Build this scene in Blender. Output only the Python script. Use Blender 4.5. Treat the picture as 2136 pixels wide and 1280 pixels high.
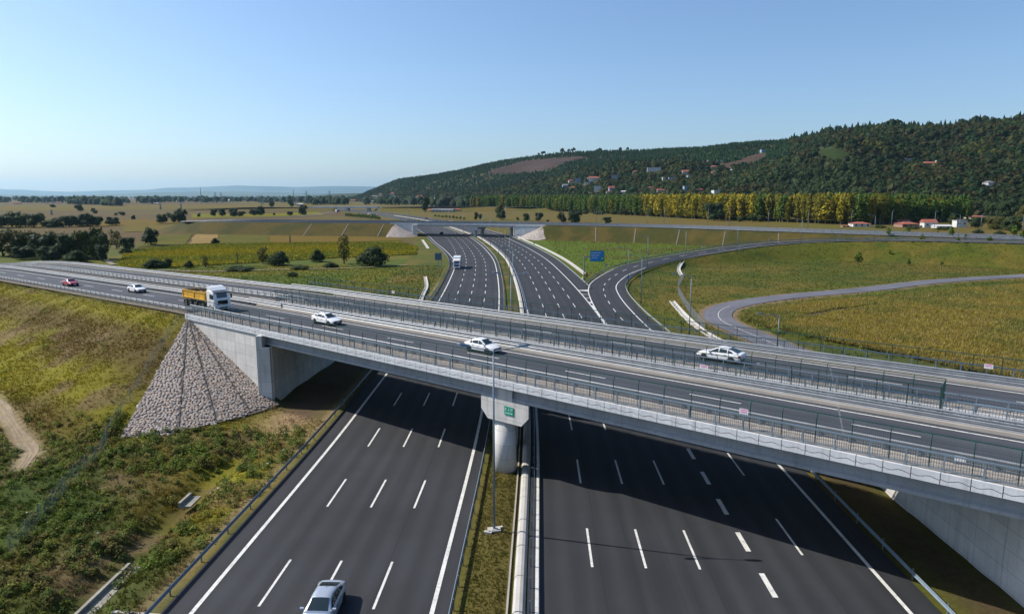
import bpy, bmesh, math, random
import numpy as np
from mathutils import Vector
R = math.radians
rnd = random.Random(7)
rng = np.random.default_rng(11)
scn = bpy.context.scene
for o in list(bpy.data.objects):
    bpy.data.objects.remove(o)

# ------------------------------------------------------------------ camera, sky, sun, exposure
CAM_Z = 25.0
PITCH = math.atan((640 - 409) / 1424.0)
cd = bpy.data.cameras.new('camera')
cd.sensor_width = 36.0
cd.lens = 24.0
cd.clip_end = 90000.0
cd.clip_start = 0.5
cam = bpy.data.objects.new('camera', cd)
scn.collection.objects.link(cam)
cam.location = (0, 0, CAM_Z)
cam.rotation_euler = (R(90) - PITCH, 0, 0)
scn.camera = cam

SUN_AZ = math.atan2(-15.5, 3.9)          # compass angle of the sun from +Y (negative: to the left)
SUN_EL = R(41)
world = bpy.data.worlds.new('World')
scn.world = world
world.use_nodes = True
wn = world.node_tree
bg = wn.nodes['Background']
sky = wn.nodes.new('ShaderNodeTexSky')
sky.sky_type = 'NISHITA'
sky.sun_disc = False
sky.sun_elevation = SUN_EL
sky.sun_rotation = SUN_AZ
sky.altitude = 50
sky.air_density = 0.97
sky.dust_density = 1.15
sky.ozone_density = 5.5
wn.links.new(sky.outputs[0], bg.inputs[0])
bg.inputs[1].default_value = 0.126
sd = bpy.data.lights.new('sun', 'SUN')
sd.energy = 5.0
sd.angle = R(0.5)
sd.color = (1.0, 0.94, 0.86)
sun = bpy.data.objects.new('sun', sd)
scn.collection.objects.link(sun)
tosun = Vector((math.sin(SUN_AZ) * math.cos(SUN_EL), math.cos(SUN_AZ) * math.cos(SUN_EL), math.sin(SUN_EL)))
sun.rotation_euler = tosun.to_track_quat('Z', 'Y').to_euler()
sun.location = (-60, 20, 80)
scn.view_settings.view_transform = 'Standard'
scn.view_settings.look = 'None'
scn.view_settings.exposure = 0.36
scn.view_settings.gamma = 1.0
scn.view_settings.use_curve_mapping = False
scn.cycles.max_bounces = 6
scn.cycles.transparent_max_bounces = 8
scn.cycles.volume_bounces = 0

# ------------------------------------------------------------------ survey: sight lines of the photograph met with a level at height z
CP, SP, FPX, VH = math.cos(PITCH), math.sin(PITCH), 1424.0, 409.0
def P2(px, py, z=0.0):
    zc = FPX * (CAM_Z - z) / (CP * (py - VH))
    return ((px - 1068) / FPX * zc, (zc - (CAM_Z - z) * SP) / CP)
def zat(Y, py):                     # height seen at row py above a spot Y metres ahead
    q = (py - VH) * CP / FPX
    return CAM_Z - q * Y * CP / (1 - q * SP)
def at_dist(px, py, zc):            # point on a sight line at depth zc
    up = -(py - 640) / FPX * zc
    return ((px - 1068) / FPX * zc, zc * CP + up * SP, CAM_Z - zc * SP + up * CP)
def proj(x, y, z):                  # numpy: where a point falls
    zc = y * CP + (CAM_Z - z) * SP
    dn = (CAM_Z - z) * CP - y * SP
    return 1068 + FPX * x / zc, 640 + FPX * dn / zc
def srgb(r, g, b):
    f = lambda c: (c / 12.92) if c <= 0.04045 else ((c + 0.055) / 1.055) ** 2.4
    return tuple(.82 * f(c / 255) for c in (r, g, b))

# ------------------------------------------------------------------ helpers
COL = scn.collection.objects
def tag(o, label=None, cat=None, group=None, kind=None):
    if label: o['label'] = label
    if cat: o['category'] = cat
    if group: o['group'] = group
    if kind: o['kind'] = kind
    return o
def empty(name, loc=(0, 0, 0), rz=0.0, label=None, cat=None, group=None):
    o = bpy.data.objects.new(name, None)
    COL.link(o)
    o.location = loc
    o.rotation_euler = (0, 0, rz)
    o.empty_display_size = 0.2
    return tag(o, label, cat, group)
def link(name, me, parent=None, loc=None, rot=None, scale=None, kind=None):
    o = bpy.data.objects.new(name, me)
    COL.link(o)
    if parent is not None: o.parent = parent
    if loc is not None: o.location = loc
    if rot is not None: o.rotation_euler = rot
    if scale is not None: o.scale = scale
    if kind: o['kind'] = kind
    return o
class MB:
    def __init__(s): s.v, s.f, s.mi, s.uv = [], [], [], None
    def add(s, vs, fs, m=0):
        b = len(s.v)
        s.v += [tuple(v) for v in vs]
        s.f += [tuple(b + i for i in f) for f in fs]
        s.mi += [m] * len(fs)
        return s
    def box(s, c, d, rz=0.0, m=0):
        ca, sa = math.cos(rz), math.sin(rz)
        vs = []
        for z in (-.5, .5):
            for x, y in ((-.5, -.5), (.5, -.5), (.5, .5), (-.5, .5)):
                X, Y = x * d[0], y * d[1]
                vs.append((c[0] + X * ca - Y * sa, c[1] + X * sa + Y * ca, c[2] + z * d[2]))
        return s.add(vs, [(3, 2, 1, 0), (4, 5, 6, 7), (0, 1, 5, 4), (1, 2, 6, 5), (2, 3, 7, 6), (3, 0, 4, 7)], m)
    def bar(s, p, q, r, n=4, r2=None, m=0, caps=True):
        p, q = Vector(p), Vector(q)
        a = (q - p).normalized()
        u = a.cross(Vector((0, 0, 1)))
        u = u.normalized() if u.length > 1e-4 else Vector((1, 0, 0))
        w = a.cross(u)
        r2 = r if r2 is None else r2
        vs = []
        for c, rr in ((p, r), (q, r2)):
            for k in range(n):
                t = 2 * math.pi * (k + .5) / n
                vs.append(c + u * (rr * math.cos(t)) + w * (rr * math.sin(t)))
        fs = [(k, (k + 1) % n, n + (k + 1) % n, n + k) for k in range(n)]
        if caps: fs += [tuple(range(n))[::-1], tuple(range(n, 2 * n))]
        return s.add(vs, fs, m)
    def prism(s, poly, fn, t0, t1, m=0):      # polygon swept between two stations; fn(u, v, t) -> point
        n = len(poly)
        vs = [fn(u, v, t0) for u, v in poly] + [fn(u, v, t1) for u, v in poly]
        return s.add(vs, [tuple(range(n)), tuple(range(n, 2 * n))[::-1]] + [(k, n + k, n + (k + 1) % n, (k + 1) % n) for k in range(n)], m)
    def loft(s, rings, closed=True, caps=True, m=0):
        n = len(rings[0])
        vs = [p for r in rings for p in r]
        fs = []
        for i in range(len(rings) - 1):
            for k in range(n if closed else n - 1):
                a, b = i * n + k, i * n + (k + 1) % n
                fs.append((a, b, b + n, a + n))
        if caps and closed:
            fs += [tuple(range(n))[::-1], tuple((len(rings) - 1) * n + k for k in range(n))]
        return s.add(vs, fs, m)
    def mesh(s, name, mat=None, smooth=False, off=None):
        me = bpy.data.meshes.new(name)
        vs = s.v if off is None else [(v[0] - off[0], v[1] - off[1], v[2] - off[2]) for v in s.v]
        me.from_pydata(vs, [], s.f)
        for mm in (mat if isinstance(mat, (list, tuple)) else [mat]):
            if mm: me.materials.append(mm)
        if any(s.mi): me.polygons.foreach_set('material_index', s.mi)
        if s.uv: 
            ul = me.uv_layers.new(name='UVMap')
            for l in me.loops: ul.data[l.index].uv = s.uv[l.vertex_index]
        if smooth: me.polygons.foreach_set('use_smooth', [True] * len(me.polygons))
        me.update()
        return me
    def build(s, name, mat, parent=None, smooth=False, world=True, kind=None):
        off = tuple(parent.location) if (parent is not None and world) else None
        return link(name, s.mesh(name, mat, smooth, off), parent, kind=kind)
def fixn(o):                                  # outward normals
    bm = bmesh.new(); bm.from_mesh(o.data)
    bmesh.ops.recalc_face_normals(bm, faces=bm.faces)
    bm.to_mesh(o.data); bm.free()
    return o
def np_mesh(name, v, f, mat, col=None, smooth=False, uv=None):
    v = np.asarray(v, np.float32).reshape(-1, 3); f = np.asarray(f, np.int32)
    k = f.shape[1]
    me = bpy.data.meshes.new(name)
    me.vertices.add(len(v)); me.vertices.foreach_set('co', v.ravel())
    me.loops.add(f.size); me.loops.foreach_set('vertex_index', f.ravel())
    me.polygons.add(len(f)); me.polygons.foreach_set('loop_start', np.arange(0, f.size, k, dtype=np.int32))
    me.polygons.foreach_set('use_smooth', np.full(len(f), smooth))
    for mm in (mat if isinstance(mat, (list, tuple)) else [mat]): me.materials.append(mm)
    if col is not None:
        a = me.color_attributes.new('tint', 'FLOAT_COLOR', 'POINT')
        c = np.ones((len(v), 4), np.float32); c[:, :3] = col
        a.data.foreach_set('color', c.ravel())
    if uv is not None:
        ul = me.uv_layers.new(name='UVMap')
        ul.data.foreach_set('uv', np.asarray(uv, np.float32)[f.ravel()].ravel())
    me.update(calc_edges=True)
    me.validate()
    return me
def crom(pts, step):                          # smooth curve through points, resampled
    P = np.array(pts, float)
    P = np.vstack([2 * P[0] - P[1], P, 2 * P[-1] - P[-2]])
    out = []
    for i in range(1, len(P) - 2):
        p0, p1, p2, p3 = P[i - 1], P[i], P[i + 1], P[i + 2]
        n = max(2, int(np.linalg.norm((p2 - p1)[:2]) / step) + 1)
        # centripetal weights avoid loops on uneven spacing
        t = np.linspace(0, 1, n, endpoint=False)[:, None]
        m1 = (p2 - p0) * np.linalg.norm(p2 - p1) / max(1e-6, np.linalg.norm(p2 - p1) + np.linalg.norm(p1 - p0))
        m2 = (p3 - p1) * np.linalg.norm(p2 - p1) / max(1e-6, np.linalg.norm(p3 - p2) + np.linalg.norm(p2 - p1))
        out.append((2 * t**3 - 3 * t**2 + 1) * p1 + (t**3 - 2 * t**2 + t) * m1 + (-2 * t**3 + 3 * t**2) * p2 + (t**3 - t**2) * m2)
    out.append(P[-2][None])
    Q = np.vstack(out)
    L = np.concatenate([[0], np.cumsum(np.linalg.norm(np.diff(Q[:, :2], axis=0), axis=1))])
    s = np.linspace(0, L[-1], max(2, int(L[-1] / step) + 1))
    return np.stack([np.interp(s, L, Q[:, k]) for k in range(Q.shape[1])], 1)
class Path:
    def __init__(s, pts, step=2.0):
        Q = crom([(p[0], p[1], p[2] if len(p) > 2 else 0.0) for p in pts], step)
        s.Q = Q
        s.L = np.concatenate([[0], np.cumsum(np.linalg.norm(np.diff(Q[:, :2], axis=0), axis=1))])
        s.len = s.L[-1]
    def p(s, t):
        return tuple(float(np.interp(t, s.L, s.Q[:, k])) for k in range(3))
    def tan(s, t):
        a, b = s.p(max(0, t - .5)), s.p(min(s.len, t + .5))
        d = Vector((b[0] - a[0], b[1] - a[1])).normalized()
        return d.x, d.y
    def at(s, t, o=0.0, z=0.0):               # o metres to the right of the direction of travel
        p, (tx, ty) = s.p(t), s.tan(t)
        return (p[0] + ty * o, p[1] - tx * o, p[2] + z)
    def stations(s, a, b, step):
        n = max(1, int(round((b - a) / step)))
        return [a + (b - a) * i / n for i in range(n + 1)]
def sweep(mb, path, ts, prof, o=0.0, closed=False, caps=False, m=0):
    rings = [[path.at(t, o + u, v) for u, v in prof] for t in ts]
    mb.loft(rings, closed, caps, m)
def ribbon(name, path, ts, o0, o1, mat, z=0.0, parent=None, kind=None, nx=1, crown=0.0):
    v, uv, f = [], [], []
    o0 = o0 if callable(o0) else (lambda t, c=o0: c)
    o1 = o1 if callable(o1) else (lambda t, c=o1: c)
    for t in ts:
        a, b = o0(t), o1(t)
        for k in range(nx + 1):
            o = a + (b - a) * k / nx
            v.append(path.at(t, o, z)); uv.append((o, t))
    n = nx + 1
    for i in range(len(ts) - 1):
        for k in range(nx):
            a = i * n + k
            f.append((a, a + n, a + n + 1, a + 1)[::-1])
    off = np.array(parent.location) if parent is not None else 0
    me = np_mesh(name, np.array(v) - off, f, mat, uv=uv)
    return link(name, me, parent, kind=kind)

# ------------------------------------------------------------------ value noise in numpy
_perm = rng.random((256, 256)).astype(np.float32)
def vnoise(x, y):
    xi, yi = np.floor(x).astype(int), np.floor(y).astype(int)
    fx, fy = x - xi, y - yi
    fx, fy = fx * fx * (3 - 2 * fx), fy * fy * (3 - 2 * fy)
    g = lambda a, b: _perm[a & 255, b & 255]
    return (g(xi, yi) * (1 - fx) + g(xi + 1, yi) * fx) * (1 - fy) + (g(xi, yi + 1) * (1 - fx) + g(xi + 1, yi + 1) * fx) * fy
def fbm(x, y, sc, oct=4):
    x, y = np.asarray(x, float) / sc, np.asarray(y, float) / sc
    t, a, w = 0, 1.0, 0
    for k in range(oct):
        t = t + a * vnoise(x + 17.3 * k, y + 9.1 * k); w += a
        a *= .5; x, y = x * 2.03, y * 2.03
    return t / w
def sstep(a, b, x):
    t = np.clip((np.asarray(x, float) - a) / (b - a), 0, 1)
    return t * t * (3 - 2 * t)

# ------------------------------------------------------------------ materials
def nmat(name):
    m = bpy.data.materials.new(name); m.use_nodes = True
    nt = m.node_tree
    return m, nt, nt.nodes['Principled BSDF']
def N(nt, t, **kw):
    n = nt.nodes.new(t)
    for k, v in kw.items(): setattr(n, k, v)
    return n
def mixcol(nt, fac, a, b, blend='MIX'):
    n = N(nt, 'ShaderNodeMix', data_type='RGBA', blend_type=blend)
    for sock, v in ((n.inputs['Factor'], fac), (n.inputs['A'], a), (n.inputs['B'], b)):
        if hasattr(v, 'is_linked') or hasattr(v, 'links'): nt.links.new(v, sock)
        elif isinstance(v, (int, float)): sock.default_value = v
        else: sock.default_value = (*v[:3], 1)
    # colour sockets share names with the float ones: pick by type
    return n
def MIX(nt, fac, a, b, blend='MIX'):
    n = N(nt, 'ShaderNodeMix', data_type='RGBA', blend_type=blend)
    ins = [n.inputs[0], n.inputs[6], n.inputs[7]]
    for sock, v in zip(ins, (fac, a, b)):
        if isinstance(v, bpy.types.NodeSocket): nt.links.new(v, sock)
        elif isinstance(v, (int, float)): sock.default_value = v
        else: sock.default_value = (*v[:3], 1)
    return n.outputs[2]
def NOISE(nt, scale, detail=4.0, rough=.6, vec=None, dist=0.0):
    n = N(nt, 'ShaderNodeTexNoise')
    n.inputs['Scale'].default_value = scale; n.inputs['Detail'].default_value = detail
    n.inputs['Roughness'].default_value = rough; n.inputs['Distortion'].default_value = dist
    if vec is not None: nt.links.new(vec, n.inputs['Vector'])
    return n.outputs['Fac']
def RAMP(nt, fac, stops):
    n = N(nt, 'ShaderNodeValToRGB')
    e = n.color_ramp.elements
    while len(e) < len(stops): e.new(.5)
    for el, (p, c) in zip(e, stops):
        el.position = p; el.color = (*((c, c, c) if isinstance(c, (int, float)) else c), 1)
    nt.links.new(fac, n.inputs[0])
    return n.outputs[0]
def COORD(nt, which='Object', scale=None, rot=None):
    tc = N(nt, 'ShaderNodeTexCoord')
    if scale is None and rot is None: return tc.outputs[which]
    mp = N(nt, 'ShaderNodeMapping')
    nt.links.new(tc.outputs[which], mp.inputs[0])
    if scale: mp.inputs['Scale'].default_value = scale
    if rot: mp.inputs['Rotation'].default_value = (0, 0, rot)
    return mp.outputs[0]
def POS(nt, scale=None):
    g = N(nt, 'ShaderNodeNewGeometry')
    if not scale: return g.outputs['Position']
    mp = N(nt, 'ShaderNodeMapping'); nt.links.new(g.outputs['Position'], mp.inputs[0])
    mp.inputs['Scale'].default_value = scale
    return mp.outputs[0]
def BUMP(nt, bsdf, h, strength=.3, dist=.05):
    b = N(nt, 'ShaderNodeBump'); b.inputs['Strength'].default_value = strength; b.inputs['Distance'].default_value = dist
    nt.links.new(h, b.inputs['Height']); nt.links.new(b.outputs[0], bsdf.inputs['Normal'])
def plain(name, c, rough=.6, metal=0.0, var=.25, scale=1.5, spec=.5, wear=None):
    m, nt, b = nmat(name)
    c = tuple(.84 * q for q in c)
    n = NOISE(nt, scale, 5, .65, POS(nt))
    lo = tuple(x * (1 - var) for x in c); hi = tuple(min(1, x * (1 + var)) for x in c)
    col = RAMP(nt, n, [(.3, lo), (.7, hi)])
    if wear:
        n2 = NOISE(nt, scale * 4, 6, .7, POS(nt, (1, 1, .25)))
        col = MIX(nt, RAMP(nt, n2, [(.50, 0), (.70, .8)]), col, wear)
    nt.links.new(col, b.inputs['Base Color'])
    b.inputs['Roughness'].default_value = rough; b.inputs['Metallic'].default_value = metal
    b.inputs['Specular IOR Level'].default_value = spec
    return m
M = {}
def asphalt(name, c, lane, first, amt=.17):
    m, nt, b = nmat(name)
    c = tuple(.80 * q for q in c)
    p = POS(nt)
    n1 = NOISE(nt, .09, 5, .6, p); n2 = NOISE(nt, 14.0, 3, .7, p)
    col = RAMP(nt, n1, [(.3, tuple(x * .80 for x in c)), (.7, tuple(x * 1.2 for x in c))])
    col = MIX(nt, .35, col, RAMP(nt, n2, [(.3, .55), (.7, 1.45)]), 'MULTIPLY')
    uv = N(nt, 'ShaderNodeTexCoord').outputs['UV']
    sx = N(nt, 'ShaderNodeSeparateXYZ'); nt.links.new(uv, sx.inputs[0])
    ma = N(nt, 'ShaderNodeMath', operation='MULTIPLY_ADD'); nt.links.new(sx.outputs[0], ma.inputs[0])
    ma.inputs[1].default_value = 2 * math.pi * 2 / lane; ma.inputs[2].default_value = -2 * math.pi * 2 * first / lane
    si = N(nt, 'ShaderNodeMath', operation='COSINE'); nt.links.new(ma.outputs[0], si.inputs[0])
    mp = N(nt, 'ShaderNodeMapping'); nt.links.new(uv, mp.inputs[0]); mp.inputs['Scale'].default_value = (.5, .012, 1)
    n3 = NOISE(nt, 1.0, 4, .6, mp.outputs[0])
    mu = N(nt, 'ShaderNodeMath', operation='MULTIPLY'); nt.links.new(si.outputs[0], mu.inputs[0]); nt.links.new(n3, mu.inputs[1])
    tr = N(nt, 'ShaderNodeMapRange'); nt.links.new(mu.outputs[0], tr.inputs[0])
    tr.inputs[1].default_value = -.7; tr.inputs[2].default_value = .7; tr.inputs[3].default_value = 1 + amt; tr.inputs[4].default_value = 1 - amt
    col = MIX(nt, 1.0, col, tr.outputs[0], 'MULTIPLY')
    fr = N(nt, 'ShaderNodeMath', operation='MULTIPLY_ADD'); nt.links.new(sx.outputs[0], fr.inputs[0]); fr.inputs[1].default_value = .5 / lane; fr.inputs[2].default_value = .535
    fc = N(nt, 'ShaderNodeMath', operation='FRACT'); nt.links.new(fr.outputs[0], fc.inputs[0])
    lt = N(nt, 'ShaderNodeMath', operation='LESS_THAN'); nt.links.new(fc.outputs[0], lt.inputs[0]); lt.inputs[1].default_value = .010
    sm = N(nt, 'ShaderNodeMath', operation='MULTIPLY'); nt.links.new(lt.outputs[0], sm.inputs[0]); sm.inputs[1].default_value = .45
    col = MIX(nt, sm.outputs[0], col, tuple(x * .4 for x in c))     # paving seams between the laid strips
    # long streaks of oil and dust along the lanes
    n4 = NOISE(nt, 2.2, 5, .65, mp.outputs[0])
    col = MIX(nt, RAMP(nt, n4, [(.5, 0), (.72, .55)]), col, tuple(x * .6 for x in c))
    nt.links.new(col, b.inputs['Base Color'])
    b.inputs['Roughness'].default_value = .82
    b.inputs['Specular IOR Level'].default_value = .25
    BUMP(nt, b, n2, .12, .01)
    return m
M['asphalt'] = asphalt('motorway_asphalt', (.037, .0385, .043), 3.65, 0.0)
M['asphalt_over'] = asphalt('overpass_asphalt', (.064, .071, .084), 3.3, 3.7)
M['asphalt_old'] = asphalt('old_asphalt', (.15, .15, .17), 3.0, 0.0, .06)
M['paint'] = plain('road_paint', (.72, .71, .66), .6, var=.15, scale=.8, wear=(.20, .20, .195))
def concrete(name, c, streak=True, scale=.5, joints=False):
    m, nt, b = nmat(name)
    c = tuple(.80 * q for q in c)
    p = POS(nt)
    n1 = NOISE(nt, scale, 6, .65, p); n2 = NOISE(nt, 9, 4, .7, p)
    col = RAMP(nt, n1, [(.28, tuple(x * .84 for x in c)), (.72, tuple(x * 1.08 for x in c))])
    col = MIX(nt, .2, col, RAMP(nt, n2, [(.3, .6), (.7, 1.4)]), 'MULTIPLY')
    if streak:
        ps = POS(nt, (1.6, 1.6, .12))
        n3 = NOISE(nt, 1.3, 5, .7, ps)
        col = MIX(nt, RAMP(nt, n3, [(.5, 0), (.78, .65)]), col, tuple(x * .45 for x in c))
    if joints:                                     # boards of the formwork
        sx = N(nt, 'ShaderNodeSeparateXYZ'); nt.links.new(p, sx.inputs[0])
        m1 = N(nt, 'ShaderNodeMath', operation='MULTIPLY_ADD'); nt.links.new(sx.outputs[0], m1.inputs[0]); m1.inputs[1].default_value = .79
        m2 = N(nt, 'ShaderNodeMath', operation='MULTIPLY'); nt.links.new(sx.outputs[1], m2.inputs[0]); m2.inputs[1].default_value = -.93
        nt.links.new(m2.outputs[0], m1.inputs[2])
        cx = N(nt, 'ShaderNodeCombineXYZ'); nt.links.new(m1.outputs[0], cx.inputs[0]); nt.links.new(sx.outputs[2], cx.inputs[1])
        bk = N(nt, 'ShaderNodeTexBrick'); nt.links.new(cx.outputs[0], bk.inputs[0])
        bk.offset = 0.0; bk.inputs['Scale'].default_value = 1.0; bk.inputs['Brick Width'].default_value = 2.6; bk.inputs['Row Height'].default_value = 1.35
        bk.inputs['Mortar Size'].default_value = .018; bk.inputs['Color1'].default_value = (1, 1, 1, 1); bk.inputs['Color2'].default_value = (.86, .86, .87, 1); bk.inputs['Mortar'].default_value = (.55, .55, .55, 1)
        col = MIX(nt, 1.0, col, bk.outputs[0], 'MULTIPLY')
    nt.links.new(col, b.inputs['Base Color'])
    b.inputs['Roughness'].default_value = .9; b.inputs['Specular IOR Level'].default_value = .25
    BUMP(nt, b, n2, .15, .02)
    return m
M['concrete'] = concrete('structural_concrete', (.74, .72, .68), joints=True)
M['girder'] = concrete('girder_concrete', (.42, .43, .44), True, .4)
M['panel'] = concrete('precast_concrete', (.69, .71, .73), True, .35)
M['kerb'] = concrete('walkway_concrete', (.42, .38, .33), False, .4)
M['drain'] = concrete('channel_concrete', (.52, .50, .46), False, .6)
M['steel'] = plain('galvanised_steel', (.31, .33, .35), .5, .3, .18, 1.2)
M['steel_dark'] = plain('weathered_steel', (.22, .26, .30), .5, .6, .2, 1.2)
M['rail_dark'] = plain('dark_baluster_paint', (.10, .13, .15), .5, .2, .15, 1.0)
M['rail_paint'] = plain('blue_grey_rail_paint', (.19, .25, .30), .5, .2, .12, 1.0)
M['fence_green'] = plain('dark_green_fence_paint', (.012, .06, .048), .45, .0, .2, 2)
M['dark'] = plain('dark_rubber', (.012, .012, .013), .8, var=.2)
M['black'] = plain('black_gap', (.01, .01, .01), .9)
M['pole'] = plain('lamp_pole_steel', (.17, .23, .28), .5, .3, .12, .6)
def stone(name, stops):
    m, nt, b = nmat(name)
    oi = N(nt, 'ShaderNodeObjectInfo'); at = N(nt, 'ShaderNodeAttribute', attribute_name='tint')
    n = NOISE(nt, 3.0, 5, .7, POS(nt))
    n0 = NOISE(nt, 2.6, 2, .6, POS(nt))
    c = RAMP(nt, n0, stops)
    c = MIX(nt, .5, c, RAMP(nt, n, [(.3, .5), (.7, 1.5)]), 'MULTIPLY')
    c = MIX(nt, 1.0, c, RAMP(nt, oi.outputs['Random'], [(0, .75), (1, 1.25)]), 'MULTIPLY')
    nt.links.new(c, b.inputs['Base Color']); b.inputs['Roughness'].default_value = .85
    return m
M['stone'] = stone('pitching_stone', [(.28, (.19, .165, .15)), (.42, (.33, .295, .265)), (.50, (.24, .205, .185)), (.60, (.31, .22, .15)), (.74, (.40, .37, .34))])
M['mortar'] = plain('mortar_bed', (.15, .13, .115), .95, var=.4, scale=3)
def foliage(name, c1, c2, trans=.25, dead=None):
    m, nt, b = nmat(name)
    oi = N(nt, 'ShaderNodeObjectInfo'); at = N(nt, 'ShaderNodeAttribute', attribute_name='tint')
    c = MIX(nt, oi.outputs['Random'], c1, c2)
    n = NOISE(nt, .9, 4, .6, COORD(nt, 'Object'))
    c = MIX(nt, RAMP(nt, n, [(.35, 0), (.7, .6)]), c, dead or tuple(x * 1.5 for x in c2))
    c = MIX(nt, 1.0, c, at.outputs['Color'], 'MULTIPLY')
    nt.links.new(c, b.inputs['Base Color'])
    b.inputs['Roughness'].default_value = .75; b.inputs['Specular IOR Level'].default_value = .2
    tr = N(nt, 'ShaderNodeBsdfTranslucent'); nt.links.new(c, tr.inputs[0])
    mx = N(nt, 'ShaderNodeMixShader'); mx.inputs[0].default_value = trans
    nt.links.new(b.outputs[0], mx.inputs[1]); nt.links.new(tr.outputs[0], mx.inputs[2])
    nt.links.new(mx.outputs[0], nt.nodes['Material Output'].inputs[0])
    return m
M['leaf'] = foliage('broad_leaves', (.034, .056, .014), (.052, .072, .016))
M['leaf_dark'] = foliage('dark_leaves', (.026, .048, .016), (.036, .056, .017))
M['leaf_olive'] = foliage('autumn_olive_leaves', (.075, .07, .014), (.06, .065, .014))
M['poplar_green'] = foliage('poplar_green_leaves', (.052, .105, .014), (.078, .118, .014))
M['poplar_mid'] = foliage('poplar_turning_leaves', (.14, .135, .014), (.10, .12, .014), dead=(.26, .19, .01))
M['poplar_yellow'] = foliage('poplar_yellow_leaves', (.29, .235, .012), (.21, .19, .012), dead=(.33, .255, .01))
M['bark'] = plain('bark', (.10, .08, .06), .9, var=.3, scale=3)
M['bark_pale'] = plain('pale_bark', (.25, .23, .19), .9, var=.3, scale=3)
def tinted(name, rough=.9, trans=0.0, nsc=1.0, amt=.4, bd=.12, bs=.5):
    m, nt, b = nmat(name)
    at = N(nt, 'ShaderNodeAttribute', attribute_name='tint')
    c = at.outputs['Color']
    n = NOISE(nt, nsc, 6, .7, POS(nt)); n2 = NOISE(nt, nsc * 9, 4, .75, POS(nt))
    c = MIX(nt, amt, c, RAMP(nt, n, [(.28, .25), (.72, 1.75)]), 'MULTIPLY')
    c = MIX(nt, amt, c, RAMP(nt, n2, [(.28, .3), (.72, 1.7)]), 'MULTIPLY')
    nt.links.new(c, b.inputs['Base Color'])
    b.inputs['Roughness'].default_value = rough; b.inputs['Specular IOR Level'].default_value = .15
    if trans:
        tr = N(nt, 'ShaderNodeBsdfTranslucent'); nt.links.new(c, tr.inputs[0])
        mx = N(nt, 'ShaderNodeMixShader'); mx.inputs[0].default_value = trans
        nt.links.new(b.outputs[0], mx.inputs[1]); nt.links.new(tr.outputs[0], mx.inputs[2])
        nt.links.new(mx.outputs[0], nt.nodes['Material Output'].inputs[0])
    else: BUMP(nt, b, n2, bs, bd)
    return m
M['ground'] = tinted('ground_cover', .95, 0, .35, .3)
M['tuft'] = tinted('grass_blades', .8, .4, .5, .25)
M['wood'] = tinted('woodland', .9, 0, .06, .35)
M['canopy'] = tinted('canopy_leaves', .9, 0, .16, .5, 1.6, 1.0)
M['field'] = None

# ------------------------------------------------------------------ alignment of the motorway, the overpass and the ramps
mwp = [(-12.0, -120), (-7.6, -30)] + [P2(*q) for q in ((900, 1280), (1003, 870), (1041, 633.5), (1034, 554.8), (1023, 532.4), (997.8, 507), (969.7, 490))] + [(-103, 742), (-332, 1325), (-640, 1950), (-1250, 3000)]
MW = Path(mwp, 4.0)
def Cx(y): return np.interp(y, MW.Q[:, 1], MW.Q[:, 0])
def rel(x, y):
    m = (Cx(y + 2) - Cx(y - 2)) / 4
    return (x - Cx(y)) / np.sqrt(1 + m * m)
def mws(Y): return float(np.interp(Y, MW.Q[:, 1], MW.L))

OA = (-44.8, 92.15); OD = (.7884, -.6152); ON = (.6152, .7884)   # near edge of the overpass: start, direction, across
def zd(s):
    t = max(0.0, -5.0 - s)
    return 8.85 - .016 * t - .0008 * max(0.0, t - 95) ** 2
def zd_np(s):
    t = np.maximum(0.0, -5.0 - s)
    return 8.85 - .016 * t - .0008 * np.maximum(0.0, t - 95) ** 2
class Over:
    """the overpass as a path: t along it, o metres across from its near edge"""
    len = 1e9
    def at(s, t, o=0.0, z=0.0):
        return (OA[0] + OD[0] * t + ON[0] * o, OA[1] + OD[1] * t + ON[1] * o, zd(t) + z)
    def tan(s, t): return OD
    def stations(s, a, b, step):
        n = max(1, int(round((b - a) / step)))
        return [a + (b - a) * i / n for i in range(n + 1)]
OV = Over()
def so(p):
    dx, dy = p[0] - OA[0], p[1] - OA[1]
    return dx * OD[0] + dy * OD[1], dx * ON[0] + dy * ON[1]
OV_RZ = math.atan2(OD[1], OD[0])
S0, S1 = -215.0, 140.0

OV2 = Path([(-285, 640, 1.0), (-268, 560, 3.5), (-226, 484, 7.2), (-149, 456, 7.8), (-63, 437, 7.8), (0, 419, 7.8), (53, 396, 7.8), (87, 374, 7.8), (142, 325, 7.8), (174, 297, 7.8), (205, 271, 7.8), (260, 226, 7.6), (330, 175, 7.0)], 3.0)
OV3 = Path([(-560, 1175, 1), (-460, 1170, 6), (-340, 1165, 7.5), (-230, 1165, 7.5), (-100, 1175, 7.5), (40, 1200, 6), (140, 1240, 1.0)], 6.0)
def rs(pl, n):
    P = np.array(pl, float)
    L = np.concatenate([[0], np.cumsum(np.linalg.norm(np.diff(P[:, :2], axis=0), axis=1))])
    s = np.linspace(0, L[-1], n)
    return np.stack([np.interp(s, L, P[:, k]) for k in range(P.shape[1])], 1)
def surv(l): return [(*P2(a, b, z), z) for a, b, z in l]
ramp_l = surv([(1262, 672, 0), (1242, 643.6, 0), (1228.5, 614, 0), (1227.6, 601.4, 0), (1232, 590.6, .05), (1252, 576, .25), (1280.6, 561, .6), (1310, 551, 1.0), (1359.6, 538.5, 1.8), (1431.5, 526.8, 2.9), (1480, 519.6, 3.7), (1568, 508, 5.0), (1673, 500.5, 6.1), (1813, 497.6, 7.0), (1945, 499.0, 7.4), (2136, 503.5, 7.55), (2330, 509, 7.6)])
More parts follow.
